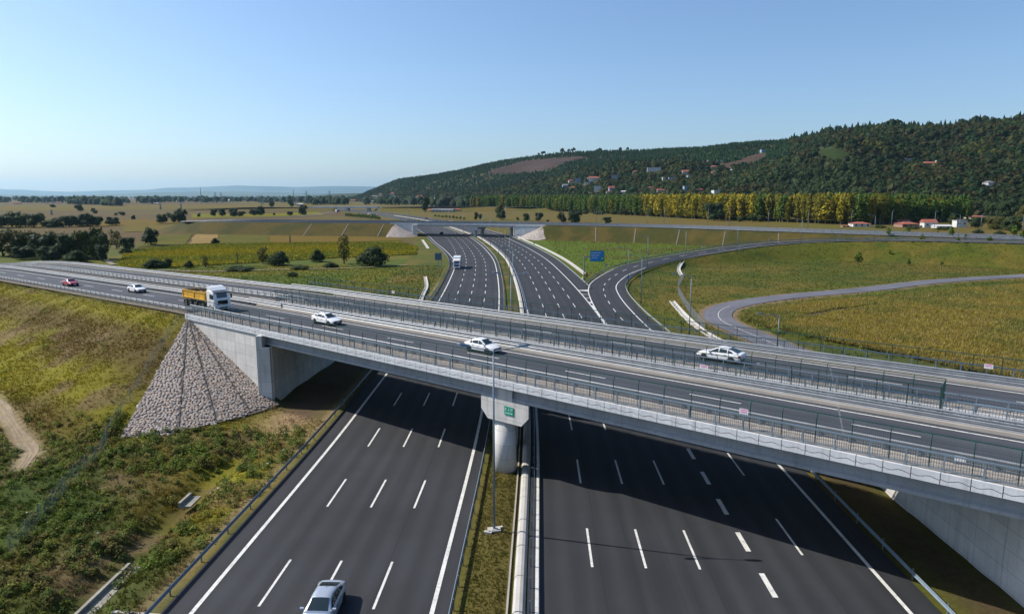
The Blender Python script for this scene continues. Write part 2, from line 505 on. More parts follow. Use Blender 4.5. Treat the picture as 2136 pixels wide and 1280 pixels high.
ramp_r = surv([(1365, 694.8, 0), (1327.3, 658.9, 0), (1298.6, 626.5, 0), (1286, 605, 0), (1286, 594.2, .05), (1295, 583.4, .25), (1313, 570.8, .5), (1332.7, 562.7, .8), (1359.6, 554.7, 1.2), (1431.5, 537.2, 2.3), (1480, 528.6, 3.2), (1568, 515.6, 4.6), (1673, 507.5, 5.8), (1813, 503.8, 6.8), (1945, 505, 7.3), (2136, 510, 7.5), (2330, 516.5, 7.55)])
RL, RR = Path(ramp_l, 3.0), Path(ramp_r, 3.0)
_a, _b = rs(RL.Q, 90), rs(RR.Q, 90)
_c = (_a + _b) / 2
_c = np.vstack([[[23.4, 70, 0], [22.9, 95, 0]], _c[2:]])
RAMP_P = Path(_c[::3], 3.0)
RHW = 4.05                                     # half width between the ramp's edge lines
lane_c = surv([(1760, 775, 0), (1638, 727, 0), (1572.5, 699, 0), (1506.7, 670, 0), (1497, 652.8, 0), (1515.5, 639.7, 0), (1563.7, 628.7, 0), (1638, 618.6, 0), (1813.5, 602.4, 0), (1945, 587, 0), (2136, 574.8, 0), (2400, 562, 0)])
LANE = Path(lane_c, 2.0)
dirt_c = [(*P2(a, b), 0) for a, b in ((-170, 756), (-90, 795), (-34, 830), (-2, 860), (36, 902), (66, 940), (46, 972))]
DIRT = Path(dirt_c, 1.0)

# ------------------------------------------------------------------ terrain
def seg_dist(px, py, a, b):
    ax, ay = a; bx, by = b
    L2 = (bx - ax) ** 2 + (by - ay) ** 2
    t = np.clip(((px - ax) * (bx - ax) + (py - ay) * (by - ay)) / L2, 0, 1)
    return np.hypot(px - ax - t * (bx - ax), py - ay - t * (by - ay)), t
def path_emb(X, Y, Q, hw, slope, o=0.0):
    """height of an embankment carrying a road along Q"""
    H = np.full(X.shape, -50.0)
    x0, x1, y0, y1 = Q[:, 0].min() - 45, Q[:, 0].max() + 45, Q[:, 1].min() - 45, Q[:, 1].max() + 45
    m = (X > x0) & (X < x1) & (Y > y0) & (Y < y1)
    if not m.any(): return H
    px, py = X[m], Y[m]
    best = np.full(px.shape, 1e9); zz = np.zeros(px.shape)
    for i in range(len(Q) - 1):
        d, t = seg_dist(px, py, Q[i, :2], Q[i + 1, :2])
        u = d < best
        best[u] = d[u]; zz[u] = (Q[i, 2] + t * (Q[i + 1, 2] - Q[i, 2]))[u]
    H[m] = zz - np.maximum(0, best - hw) / slope
    return H
ov2c = np.array([OV2.at(t, -13.6) for t in OV2.stations(0, OV2.len, 6)])
ov3c = OV3.Q
SL = 2.45
A0 = math.atan2(-24.4, 3.6); A1 = math.atan2(OD[1], OD[0])          # left edge of the pitched cone .. wing wall
def slope_at(dx, dy, s):
    f = np.clip((A1 - np.arctan2(dy, dx)) / (A1 - A0), 0, 1)
    return 2.40 + .46 * np.where(np.asarray(s) < 0, 1.0, f)
def _blk(ta, tb, na, nb):
    near = [OV2.at(t, .2) for t in OV2.stations(ta[0], ta[1], 8)]
    farr = [OV2.at(t, -27.3) for t in OV2.stations(tb[0], tb[1], 8)]
    return near, farr
def _sx(x): return float(np.interp(x, OV2.Q[:, 0], OV2.L))
_b2 = [_blk((0, _sx(-75.5)), (0, _sx(-84)), 0, 0), _blk((_sx(19.5), OV2.len), (_sx(8.0), OV2.len), 0, 0)]
def emb2(X, Y):
    H = np.full(X.shape, -50.0)
    m = (X > -340) & (X < 400) & (Y > 120) & (Y < 720)
    if not m.any(): return H
    px, py = X[m], Y[m]; h = np.full(px.shape, -50.0)
    for k, (near, farr) in enumerate(_b2):
        ring = near + farr[::-1]
        ins = np.zeros(px.shape, bool); best = np.full(px.shape, 1e9); zz = np.zeros(px.shape)
        n = len(ring)
        for i in range(n):
            a, b = ring[i], ring[(i + 1) % n]
            ins ^= ((b[1] > py) != (a[1] > py)) & (px < (b[0] - a[0]) * (py - a[1]) / (b[1] - a[1] + 1e-9) + a[0])
            d, t = seg_dist(px, py, a[:2], b[:2]); u = d < best
            best[u] = d[u]; zz[u] = (a[2] + t * (b[2] - a[2]))[u]
        h = np.maximum(h, zz - np.where(ins, 0, best) / 2.0)
    H[m] = h
    return H
def terrain(X, Y, fine=True):
    X = np.asarray(X, float); Y = np.asarray(Y, float)
    r = rel(X, Y)
    far = sstep(150, 260, Y)
    Z = -.22 + (fbm(X, Y, 14, 3) - .5) * .9 * (1 - far) + (fbm(X + 50, Y, 4, 3) - .5) * .35 * (1 - far)
    # ditch along the left carriageway
    dd = np.abs(X + 27.4 + .6 * (fbm(Y, Y * 0, 9, 2) - .5))
    Z = Z - .75 * (1 - sstep(.5, 2.6, dd)) * (1 - sstep(66, 76, Y))
    flat = sstep(-20.5, -17.5, r) * (1 - sstep(31.5, 34, r))
    Z = Z * (1 - flat) + flat * (-.06)
    med = sstep(1.5, 2.4, r) * (1 - sstep(4.0, 4.7, r))
    Z = Z + med * .14
    # overpass approach embankments
    dx, dy = X - OA[0], Y - OA[1]
    s, o = dx * OD[0] + dy * OD[1], dx * ON[0] + dy * ON[1]
    fe = 27.6
    def dist(poly, inside):
        d = np.full(X.shape, 1e9)
        for a, b in poly: d = np.minimum(d, seg_dist(s, o, a, b)[0])
        return np.where(inside, 0, d)
    send = -12.5 * o / fe
    dl = dist([((-400, .4), (0, .4)), ((0, .4), (-12.5, fe)), ((-12.5, fe), (-400, fe))], (o > .4) & (o < fe) & (s < send))
    HL = zd_np(np.minimum(s, 0)) - .28 - dl / slope_at(dx - ON[0] * .4, dy - ON[1] * .4, s)
    cut = sstep(-29.6, -28.6, X)
    HL = np.where((s > -20) & (o > 1.0), HL * (1 - cut) - 3 * cut, HL)
    sr = 112 - 26 * o / fe
    dr = dist([((112, .4), (400, .4)), ((112, .4), (86, fe)), ((86, fe), (400, fe))], (o > .4) & (o < fe) & (s > sr))
    HR = zd_np(s * 0) - .28 - dr / 2.0
    HR = np.where(X < 34.2, -9, HR)
    rough = (fbm(X, Y, 7, 4) - .5) * .7
    for H in (HL, HR):
        w = sstep(-.5, .6, H - Z) * (1 - sstep(8.1, 8.5, H) * .9)
        Z = np.maximum(Z, H + rough * w * np.clip(dl + dr, 0, 2) * .25)
    # second overpass, third overpass, ramp
    inside = (r > -30.5) & (r < 28.6)
    H2 = emb2(X, Y)
    H2 = np.where(inside, -9, H2 - .25)
    H3 = np.where((r > -34) & (r < 34), -9, path_emb(X, Y, ov3c, 9, 2.0) - .25)
    H4 = path_emb(X, Y, RAMP_P.Q, RHW + 2.6, 2.2) - .16
    H4 = np.where(Y < 150, np.minimum(H4, -.05), H4)
    Z = np.maximum(np.maximum(Z, H2), np.maximum(H3, np.where(H4 > -5, H4, -50)))
    inr = path_emb(X, Y, RAMP_P.Q * (1, 1, 0) , RHW + 2.2, .2)
    rz = path_emb(X, Y, RAMP_P.Q, 500, 1.0)
    Z = np.where((inr > -.5) & (rz > -40), np.minimum(Z, rz - .12), Z)
    # country lane and dirt track beds
    l = path_emb(X, Y, LANE.Q, 3.3, 1.0)
    Z = np.where(l > -1.5, np.where(l > -.2, -.12, Z * np.clip(-l / 1.5, 0, 1)), Z)
    return Z
def tz(x, y): return float(terrain(np.array([x]), np.array([y]))[0])

GA = srgb(102, 96, 28); GB = srgb(94, 80, 40); GC = srgb(64, 78, 24); GD = srgb(118, 112, 26)
MEAD = srgb(82, 86, 25); MEADB = srgb(98, 90, 34); LOOP = srgb(82, 98, 20); GOLD = srgb(100, 86, 34); PLAIN = srgb(90, 72, 38)
BROWN = srgb(84, 68, 38); SAND = srgb(150, 128, 98)
def lerp3(a, b, w):
    a = np.broadcast_to(np.asarray(a, float), w.shape + (3,)); b = np.broadcast_to(np.asarray(b, float), w.shape + (3,))
    return a + (b - a) * w[..., None]
def ground_col(X, Y):
    X = np.asarray(X, float); Y = np.asarray(Y, float)
    r = rel(X, Y)
    dx, dy = X - OA[0], Y - OA[1]
    s, o = dx * OD[0] + dy * OD[1], dx * ON[0] + dy * ON[1]
    n1, n2, n3 = fbm(X, Y, 22, 4), fbm(X + 300, Y, 9, 4), fbm(X, Y + 500, 45, 3)
    c = lerp3(MEAD, MEADB, sstep(.42, .62, n1))
    c = lerp3(c, GC, sstep(.52, .66, n2) * .7)
    # left embankment and the foot of it
    emb = (1 - sstep(-1.0, 1.0, o)) * (1 - sstep(-24, -21, X))
    e = lerp3(GA, GB, sstep(.44, .58, fbm(X + 90, Y + 20, 16, 4)))
    band = np.exp(-((o + 13.5 + (n1 - .5) * 10) / 3.5) ** 2) + .9 * np.exp(-((o + 1.6) / 2.2) ** 2)
    e = lerp3(e, GD, np.clip(band, 0, 1))
    e = lerp3(e, lerp3(GC, GB, sstep(.45, .62, n2)), sstep(-17, -23, o + (n1 - .5) * 9))
    c = c + (e - c) * emb[..., None]
    gr = emb * sstep(-20, -27, o) * sstep(-.1, .6, (n3 - .35) * 4)
    c = lerp3(c, srgb(58, 72, 24), gr * .75)
    c = lerp3(c, srgb(112, 94, 66), emb * sstep(.60, .68, fbm(X + 11, Y + 70, 6, 4)) * .7)
    # bare dirt near the abutment and along the edge of the carriageway
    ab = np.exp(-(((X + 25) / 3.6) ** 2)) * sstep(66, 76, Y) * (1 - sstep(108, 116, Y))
    c = lerp3(c, lerp3(srgb(96, 80, 60), SAND, 1 - sstep(-.8, .4, o)), np.clip(ab * 1.1, 0, 1))  # soil turns darker under the deck: shade put into its colour
    edge = np.exp(-((r + 17.6) / .55) ** 2) * (Y < 200)
    c = lerp3(c, SAND, edge * .6)
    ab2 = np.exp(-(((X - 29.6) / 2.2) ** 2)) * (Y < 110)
    c = lerp3(c, lerp3(srgb(82, 70, 48), srgb(128, 108, 78), 1 - sstep(-6, -3, o)), ab2)  # right side: deck shade painted into the soil tone, paler outside
    med = sstep(.9, 1.4, r) * (1 - sstep(4.6, 5.2, r))
    c = lerp3(c, lerp3(srgb(72, 78, 26), srgb(98, 88, 44), sstep(.50, .66, n2)), med)
    # loop between the ramp and the second overpass
    loop = (r > 22) & (Y > 160) & (H2z(X, Y) < -.2) & (Y < 420) & (ramp_side(X, Y) > 0)
    c = np.where(loop[..., None], lerp3(LOOP, MEAD, sstep(.5, .64, n1)), c)
    h2 = H2z(X, Y)
    sl = (h2 > -.3) & (h2 < 9)
    c = np.where(sl[..., None], lerp3(srgb(82, 72, 32), srgb(64, 64, 26), sstep(.42, .6, n2)), c)
    beyond = ov2_side(X, Y) > 0
    g = lerp3(GOLD, srgb(94, 88, 32), sstep(.42, .6, n3))
    c = np.where((beyond & (Y > 180) & (h2 < -.3) & (r > -34))[..., None], g, c)
    left = (r < -34) & (Y > 130) & (o > 30)
    g2 = lerp3(lerp3(srgb(98, 96, 22), srgb(76, 90, 20), sstep(.4, .6, n1)), lerp3(PLAIN, srgb(92, 82, 36), sstep(.42, .6, fbm(X, Y * 3, 160, 3))), sstep(230, 420, Y))
    c = np.where((left & (h2 < -.3))[..., None], g2, c)
    dl = path_emb(X, Y, LANE.Q, 3.0, 1.0)
    c = lerp3(c, srgb(140, 118, 96), sstep(-1.6, -.2, dl) * .8)
    dk = path_emb(X, Y, DIRT.Q * (1, 1, 0), .35, 1.0)
    c = lerp3(c, srgb(152, 134, 106), sstep(-.6, .0, dk + (n2 - .5) * 1.6) * .9)
    return np.clip(c, 0, 1)
_ov2x = np.array([OV2.at(t, -13.6) for t in OV2.stations(0, OV2.len, 4)])
def ov2_side(X, Y): 
    i = np.argsort(_ov2x[40:, 0]); Q = _ov2x[40:][i]
    return Y - np.interp(X, Q[:, 0], Q[:, 1])
def H2z(X, Y): return emb2(X, Y)
def ramp_side(X, Y):
    Q = RAMP_P.Q; i = np.argsort(Q[:, 0])
    return Y - np.interp(X, Q[i, 0], Q[i, 1])
def axis(*runs):
    out = []
    for a, b, st in runs: out += list(np.arange(a, b, st))
    return np.array(out)
gx = axis((-35000, -6000, 2900), (-6000, -1500, 400), (-1500, -300, 40), (-300, -110, 4), (-110, 62, .8), (62, 300, 2.6), (300, 1500, 40), (1500, 6000, 400), (6000, 35001, 2900))
gy = axis((-400, 14, 30), (14, 130, .8), (130, 480, 2.4), (480, 1400, 24), (1400, 6000, 200), (6000, 35001, 2900))
GX, GY = np.meshgrid(gx, gy, indexing='xy')
GZ = terrain(GX, GY)
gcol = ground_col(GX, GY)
nx_, ny_ = len(gx), len(gy)
idx = (np.arange(ny_ - 1)[:, None] * nx_ + np.arange(nx_ - 1)[None]).ravel()
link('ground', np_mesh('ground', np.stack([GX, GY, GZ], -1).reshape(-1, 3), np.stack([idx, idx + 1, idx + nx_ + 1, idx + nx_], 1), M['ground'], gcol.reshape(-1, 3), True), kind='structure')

# ------------------------------------------------------------------ field sheets on the plain
def field_mat(name, c1, c2, ang, w, amt=.5):
    m, nt, b = nmat(name)
    v = COORD(nt, 'Object', (1, 1, 1), ang)
    wv = N(nt, 'ShaderNodeTexWave'); nt.links.new(v, wv.inputs[0])
    wv.inputs['Scale'].default_value = .31 / w; wv.inputs['Distortion'].default_value = 1.5; wv.inputs['Detail'].default_value = 3; wv.inputs['Detail Scale'].default_value = 2.0
    n = NOISE(nt, .05, 6, .65, POS(nt)); n2 = NOISE(nt, 1.3, 4, .75, POS(nt))
    c = MIX(nt, RAMP(nt, n, [(.38, 0), (.62, 1)]), c1, c2)
    c = MIX(nt, amt, c, RAMP(nt, wv.outputs['Fac'], [(0, .45), (1, 1.35)]), 'MULTIPLY')
    c = MIX(nt, .6, c, RAMP(nt, n2, [(.3, .35), (.7, 1.6)]), 'MULTIPLY')
    nt.links.new(c, b.inputs['Base Color']); b.inputs['Roughness'].default_value = .95; b.inputs['Specular IOR Level'].default_value = .1
    BUMP(nt, b, n2, .6, .3)
    return m
def field(px, mat, z=.05, name='crop_field', grow=1.0):
    P = [P2(a, b) for a, b in px]
    pts = []
    for i in range(len(P)):
        a, b = P[i], P[(i + 1) % len(P)]
        n = max(1, int(math.hypot(b[0] - a[0], b[1] - a[1]) / 8))
        for k in range(n):
            t = k / n
            j = .6 if k else 0
            pts.append((a[0] + (b[0] - a[0]) * t + rnd.uniform(-j, j), a[1] + (b[1] - a[1]) * t + rnd.uniform(-j, j), z))
    mb = MB(); mb.add(pts, [tuple(range(len(pts)))])
    o = mb.build(name, mat, kind='structure')
    bm = bmesh.new(); bm.from_mesh(o.data); bmesh.ops.triangulate(bm, faces=bm.faces)
    for f in bm.faces:
        if f.normal.z < 0: f.normal_flip()
    bm.to_mesh(o.data); bm.free()
    return o
FY = field_mat('yellow_green_crop', srgb(124, 114, 10), srgb(98, 102, 12), .25, 2.2, .35)
FG = field_mat('green_crop', srgb(98, 92, 20), srgb(82, 84, 22), .1, 2.0, .3)
FB = field_mat('ripe_brown_crop', srgb(116, 90, 32), srgb(102, 90, 26), .3, 2.5, .35)
FT = field_mat('cut_stubble', srgb(148, 124, 74), srgb(134, 110, 62), 1.1, 2.6, .4)
FP = field_mat('ploughed_soil', srgb(92, 72, 54), srgb(104, 82, 58), .2, 3.0, .3)
FGo = field_mat('golden_crop', srgb(112, 94, 38), srgb(98, 90, 32), .4, 6.0, .25)
field([(243, 556), (262, 523), (400, 510), (560, 507), (700, 506), (832, 503), (872, 516), (868, 530), (700, 537), (520, 548), (330, 558)], FY)
field([(562, 487), (690, 488), (818, 492), (838, 502), (700, 505), (562, 506)], FB)
field([(458, 483), (560, 485), (560, 506.5), (458, 508)], FG)
field([(409, 486.5), (456, 486), (454, 507), (394, 509)], FT)
field([(330, 490), (402, 488), (388, 509), (284, 516)], FG)
field([(0, 462), (300, 458), (420, 462), (300, 470), (0, 474)], FB)
field([(250, 471), (420, 466), (400, 478), (260, 484)], FGo)
field([(400, 446.5), (560, 445), (665, 442), (676, 448), (560, 452), (400, 455)], FY)
field([(0, 430), (380, 427), (690, 426), (640, 432), (300, 437), (0, 440)], FGo)
field([(480, 439), (640, 436), (650, 441), (470, 446)], FP)
field([(820, 435), (990, 436), (985, 441), (830, 440)], FP)

# ------------------------------------------------------------------ roads with their markings
def marks(parent, path, pairs, o, w, z, name='lane_dash'):
    cache = {}
    for a, b in pairs:
        mid = (a + b) / 2; L = b - a
        key = round(L, 2)
        if key not in cache:
            mb = MB(); mb.add([(-L / 2, -w / 2, 0), (L / 2, -w / 2, 0), (L / 2, w / 2, 0), (-L / 2, w / 2, 0)], [(0, 1, 2, 3)])
            cache[key] = mb.mesh('lane_dash', M['paint'])
        p = path.at(mid, o, z); tx, ty = path.tan(mid)
        q0, q1 = path.at(a, o, z), path.at(b, o, z)
        link(name, cache[key], parent, p, (0, -math.atan2(q1[2] - q0[2], L), math.atan2(ty, tx)))
def line(parent, path, a, b, o, w, z, step=4.0, name='edge_line'):
    of = o if callable(o) else (lambda t, c=o: c)
    return ribbon(name, path, path.stations(a, b, step), lambda t: of(t) - w / 2, lambda t: of(t) + w / 2, M['paint'], z, parent)
def dash_stuff(parent, path, a, b, o, w, z, L, per, ph=0.0, name='far_lane_dashes'):
    mb = MB(); t = a + ph
    of = o if callable(o) else (lambda t, c=o: c)
    while t < b:
        mb.add([path.at(t, of(t) - w / 2, z), path.at(t, of(t) + w / 2, z), path.at(t + L, of(t + L) + w / 2, z), path.at(t + L, of(t + L) - w / 2, z)], [(0, 1, 2, 3)])
        t += per
    return mb.build(name, M['paint'], parent, kind='stuff')

def wl(t):      # left edge line of the left carriageway: a joining lane widens it towards the second overpass
    return -14.6 - 9.6 * float(sstep(mws(228), mws(425), t)) + 9.6 * float(sstep(mws(560), mws(760), t))
def wr(t):      # right edge of the paved right side
    return 31.0 - 5.7 * float(sstep(mws(112), mws(172), t))
sa, sb = mws(-100), mws(1900)
st = MW.stations(sa, sb, 5)
lc = ribbon('motorway_road', MW, st, lambda t: wl(t) - 1.9, 1.15, M['asphalt'], 0.0, kind='structure', nx=6)
rc = ribbon('motorway_road', MW, st, 5.75, wr, M['asphalt'], 0.0, kind='structure', nx=8)
line(lc, MW, sa, sb, lambda t: wl(t), .28, .008)
line(lc, MW, sa, sb, 0.0, .28, .008)
D0 = mws(47.6) ; PER = 13.75
LDO, RDO = (-10.8, -7.2, -3.65), (10.15, 13.8, 17.45)
def dashes(parent, offs, y0, y1, ph):
    for k, o in enumerate(offs):
        t = D0 + ph - PER * 3
        prs = []
        while t < mws(y1):
            if t > mws(y0): prs.append((t - 2.75, t + 2.75))
            t += PER
        marks(parent, MW, prs, o, .17, .008)
        dash_stuff(parent, MW, prs[-1][0] + PER, mws(1100), o, .2, .008, 5.5, PER)
dashes(lc, LDO, 20, 250, -6.6)
dashes(rc, RDO, 20, 250, -1.2)
dash_stuff(lc, MW, mws(255), mws(520), lambda t: -14.6, .22, .008, 2.6, 8.0, name='lane_dash')
line(rc, MW, sa, sb, 6.4, .26, .008)
# exit lanes: broad short dashes, outer dashes, solid outer line
T1 = mws(150)
prs = []; t = D0 - 5.7 * 6
while t < T1 - 24:
    prs.append((t - 1.4, t + 1.4)); t += 5.7
marks(rc, MW, prs, 21.45, .36, .008)
t = D0 + 1.0 - PER * 2; prs = []
while t < mws(98):
    prs.append((t - 2.75, t + 2.75)); t += PER
marks(rc, MW, prs, 25.1, .17, .008)
line(rc, MW, sa, mws(103), 29.1, .26, .008)
line(rc, MW, mws(132), sb, 21.3, .28, .008)
# ramp
RT0 = 0.0
ramp = ribbon('ramp_road', RAMP_P, RAMP_P.stations(0, RAMP_P.len, 4), -RHW - .7, RHW + 2.0, M['asphalt'], .005, kind='structure', nx=4)
def ramp_o(Pth):
    """offset from the ramp axis that follows a surveyed edge line"""
    Q = Pth.Q
    def f(t):
        p, (tx, ty) = RAMP_P.p(t), RAMP_P.tan(t)
        d = (Q[:, 0] - p[0]) * ty - (Q[:, 1] - p[1]) * tx
        a = np.abs((Q[:, 0] - p[0]) * tx + (Q[:, 1] - p[1]) * ty)
        return float(d[np.argmin(a + .02 * np.abs(d))])
    return f
ol, orr = ramp_o(RL), ramp_o(RR)
RS_ = RAMP_P.stations(34, RAMP_P.len - 2, 4)
line(ramp, RAMP_P, 34, RAMP_P.len - 2, lambda t: max(-4.6, min(-3.4, ol(t))), .26, .014)
line(ramp, RAMP_P, 30, RAMP_P.len - 2, lambda t: max(3.3, min(4.5, orr(t))), .26, .014)
prs = []; t = 32.0
while t < 330:
    prs.append((t, t + 4.6)); t += 11.3
marks(ramp, RAMP_P, prs, 0.15, .18, .014)
# nose of the exit: white wedge and cross bars
gm = MB()
def gore_pts(Y):
    a = MW.at(mws(Y), 21.3, .02)
    d = (RL.Q[:, 1] - Y); k = int(np.argmin(np.abs(d)))
    return a, (RL.Q[k, 0], RL.Q[k, 1], .02)
for y0, y1 in ((140, 156), ):
    n = 8
    for i in range(n):
        ya, yb = y0 + (y1 - y0) * i / n, y0 + (y1 - y0) * (i + 1) / n
        (a, b), (c, d) = gore_pts(ya), gore_pts(yb)
        gm.add([a, b, d, c], [(0, 1, 2, 3)])
for ya in (160, 166.5, 173.5, 181):
    (a, b), (c, d) = gore_pts(ya), gore_pts(ya + .9)
    gm.add([a, b, d, c], [(0, 1, 2, 3)])
gm.build('nose_marking', M['paint'], rc)
# overpass carriageways
STV = OV.stations(S0, S1, 5)
on = ribbon('overpass_road', OV, STV, 2.3, 10.75, M['asphalt_over'], 0.0, kind='structure', nx=5)
of_ = ribbon('overpass_road', OV, STV, 17.1, 24.75, M['asphalt_over'], 0.0, kind='structure', nx=5)
for par, os_, od in ((on, (3.75, 10.0), 7.0), (of_, (17.9, 24.05), 21.0)):
    for o in os_: line(par, OV, S0, S1, o, .2, .008, 5)
    t = -130.0 + (3.2 if par is on else 0); prs = []
    while t < 110:
        prs.append((t, t + 4.3)); t += 12.3
    marks(par, OV, prs, od, .15, .008)
# expansion joints of the deck
for par, o0, o1 in ((on, 2.35, 10.7), (of_, 17.15, 24.7)):
    for s in (14.5, 83.5):
        mb = MB()
        for dlt in ((0, .42) if s < 50 else (0,)):
            k = .28
            mb.add([OV.at(s + dlt - k * o0, o0, .012), OV.at(s + dlt + .13 - k * o0, o0, .012), OV.at(s + dlt + .13 - k * o1, o1, .012), OV.at(s + dlt - k * o1, o1, .012)], [(0, 1, 2, 3)])
        mb.build('expansion_joint', M['asphalt_old'], par)
# approach shoulders and the concrete median of the approach
ribbon('verge', OV, OV.stations(S0, -.2, 5), .55, 2.3, plain('dusty_verge', srgb(112, 102, 82), .95, var=.35, scale=.6), -.06, kind='structure')
ribbon('verge', OV, OV.stations(S0, -9, 5), 24.75, 26.9, bpy.data.materials['dusty_verge'], -.06, kind='structure')
mc = MB()
sweep(mc, OV, OV.stations(S0, -.3, 6), [(11.35, -.1), (11.4, .42), (11.62, .42), (11.68, -.1)])
fixn(mc.build('median_kerb', M['drain'], kind='structure'))
ribbon('median_floor', OV, OV.stations(S0, -.3, 6), 10.7, 17.15, plain('dusty_gravel', srgb(92, 88, 82), .95, var=.3, scale=.7), -.05, kind='structure')
# second and third overpass roads, country lane, track
ribbon('far_overpass_road', OV2, OV2.stations(0, OV2.len, 4), -12.6, -1.6, M['asphalt_old'], .0, kind='structure', nx=3)
ribbon('far_overpass_road', OV2, OV2.stations(0, OV2.len, 4), -25.6, -14.6, M['asphalt_old'], .0, kind='structure', nx=3)
ribbon('far_overpass_road', OV3, OV3.stations(0, OV3.len, 10), -7, 7, M['asphalt_old'], .0, kind='structure')
lane = ribbon('country_lane', LANE, LANE.stations(0, LANE.len, 2), -3.0, 3.0, M['asphalt_old'], .0, kind='structure', nx=3)
line(lane, LANE, 6, 62, .1, .12, .01)
v, f, dcol, uv = [], [], [], []
for i, t in enumerate(DIRT.stations(0, DIRT.len, .8)):
    for k in range(7):
        o = (k / 6 - .5) * (1.15 + .4 * math.sin(t * .5))
        p = DIRT.at(t, o); rut = -.05 if k in (2, 4) else 0
        v.append((p[0], p[1], tz(p[0], p[1]) + .03 + rut)); uv.append((o, t))
    if i:
        for k in range(6):
            a = (i - 1) * 7 + k; f.append((a, a + 1, a + 8, a + 7))
link('dirt_track', np_mesh('dirt_track', v, f, plain('dry_pale_earth', srgb(150, 132, 106), .95, var=.3, scale=.8), uv=uv), kind='structure')
# slip road that loops away at the left of the second overpass, and a soil path in the field
sl = Path([(*P2(a, b, .05), .05) for a, b in ((700, 441.5), (668, 446), (620, 451), (560, 453.5), (480, 455), (420, 457))], 6)
ribbon('slip_road', sl, sl.stations(0, sl.len, 8), -3.5, 3.5, M['asphalt_old'], .03, kind='structure')
for pl, w in (([(330, 562), (420, 566), (500, 564), (600, 561), (720, 559), (850, 552)], 1.6), ([(236, 552), (205, 534), (180, 540)], 2.0)):
    pth = Path([(*P2(a, b, .05), .06) for a, b in pl], 4)
    ribbon('field_path', pth, pth.stations(0, pth.len, 4), -w / 2, w / 2, plain('trodden_earth', srgb(140, 126, 104), .95, var=.3), .03, kind='structure')

# ------------------------------------------------------------------ overpass structures
def ovfn(z_off=0.0):
    return lambda u, v, t: (OA[0] + OD[0] * t + ON[0] * u, OA[1] + OD[1] * t + ON[1] * u, v)
OVF = ovfn()
SE = 112.0
def panel_mesh(flip=1):
    L, Hh = 1.455, .70
    mb = MB()
    mb.box((0, .12, -Hh / 2), (L, .08, Hh))                     # backing slab
    n = 14
    top, wav = [], []
    for k in range(n + 1):
        x = -L / 2 + L * k / n
        zz = -.36 - .065 * math.sin(2 * math.pi * k / n * 1.25 - .25)
        top.append((x, -.005)); wav.append((x, zz))
    for y0, y1, up in ((-.025, .039, True), (-.022, .039, False)):
        for k in range(n):
            (xa, za), (xb, zb) = wav[k], wav[k + 1]
            if up: q = [(xa, za), (xb, zb), (xb, -.003), (xa, -.003)]
            else: q = [(xa, -Hh + .003), (xb, -Hh + .003), (xb, zb - .06), (xa, za - .06)]
            vs = [(x, y0, z) for x, z in q] + [(x, y1 + .04, z) for x, z in q]
            mb.add(vs, [(0, 1, 2, 3), (0, 4, 5, 1), (2, 6, 7, 3)] + ([(0, 3, 7, 4)] if k == 0 else []) + ([(1, 5, 6, 2)] if k == n - 1 else []))
    return mb.mesh('fascia_panel', M['panel'])
PANEL = panel_mesh()
def zt_profile(s): return zd(s) + .25
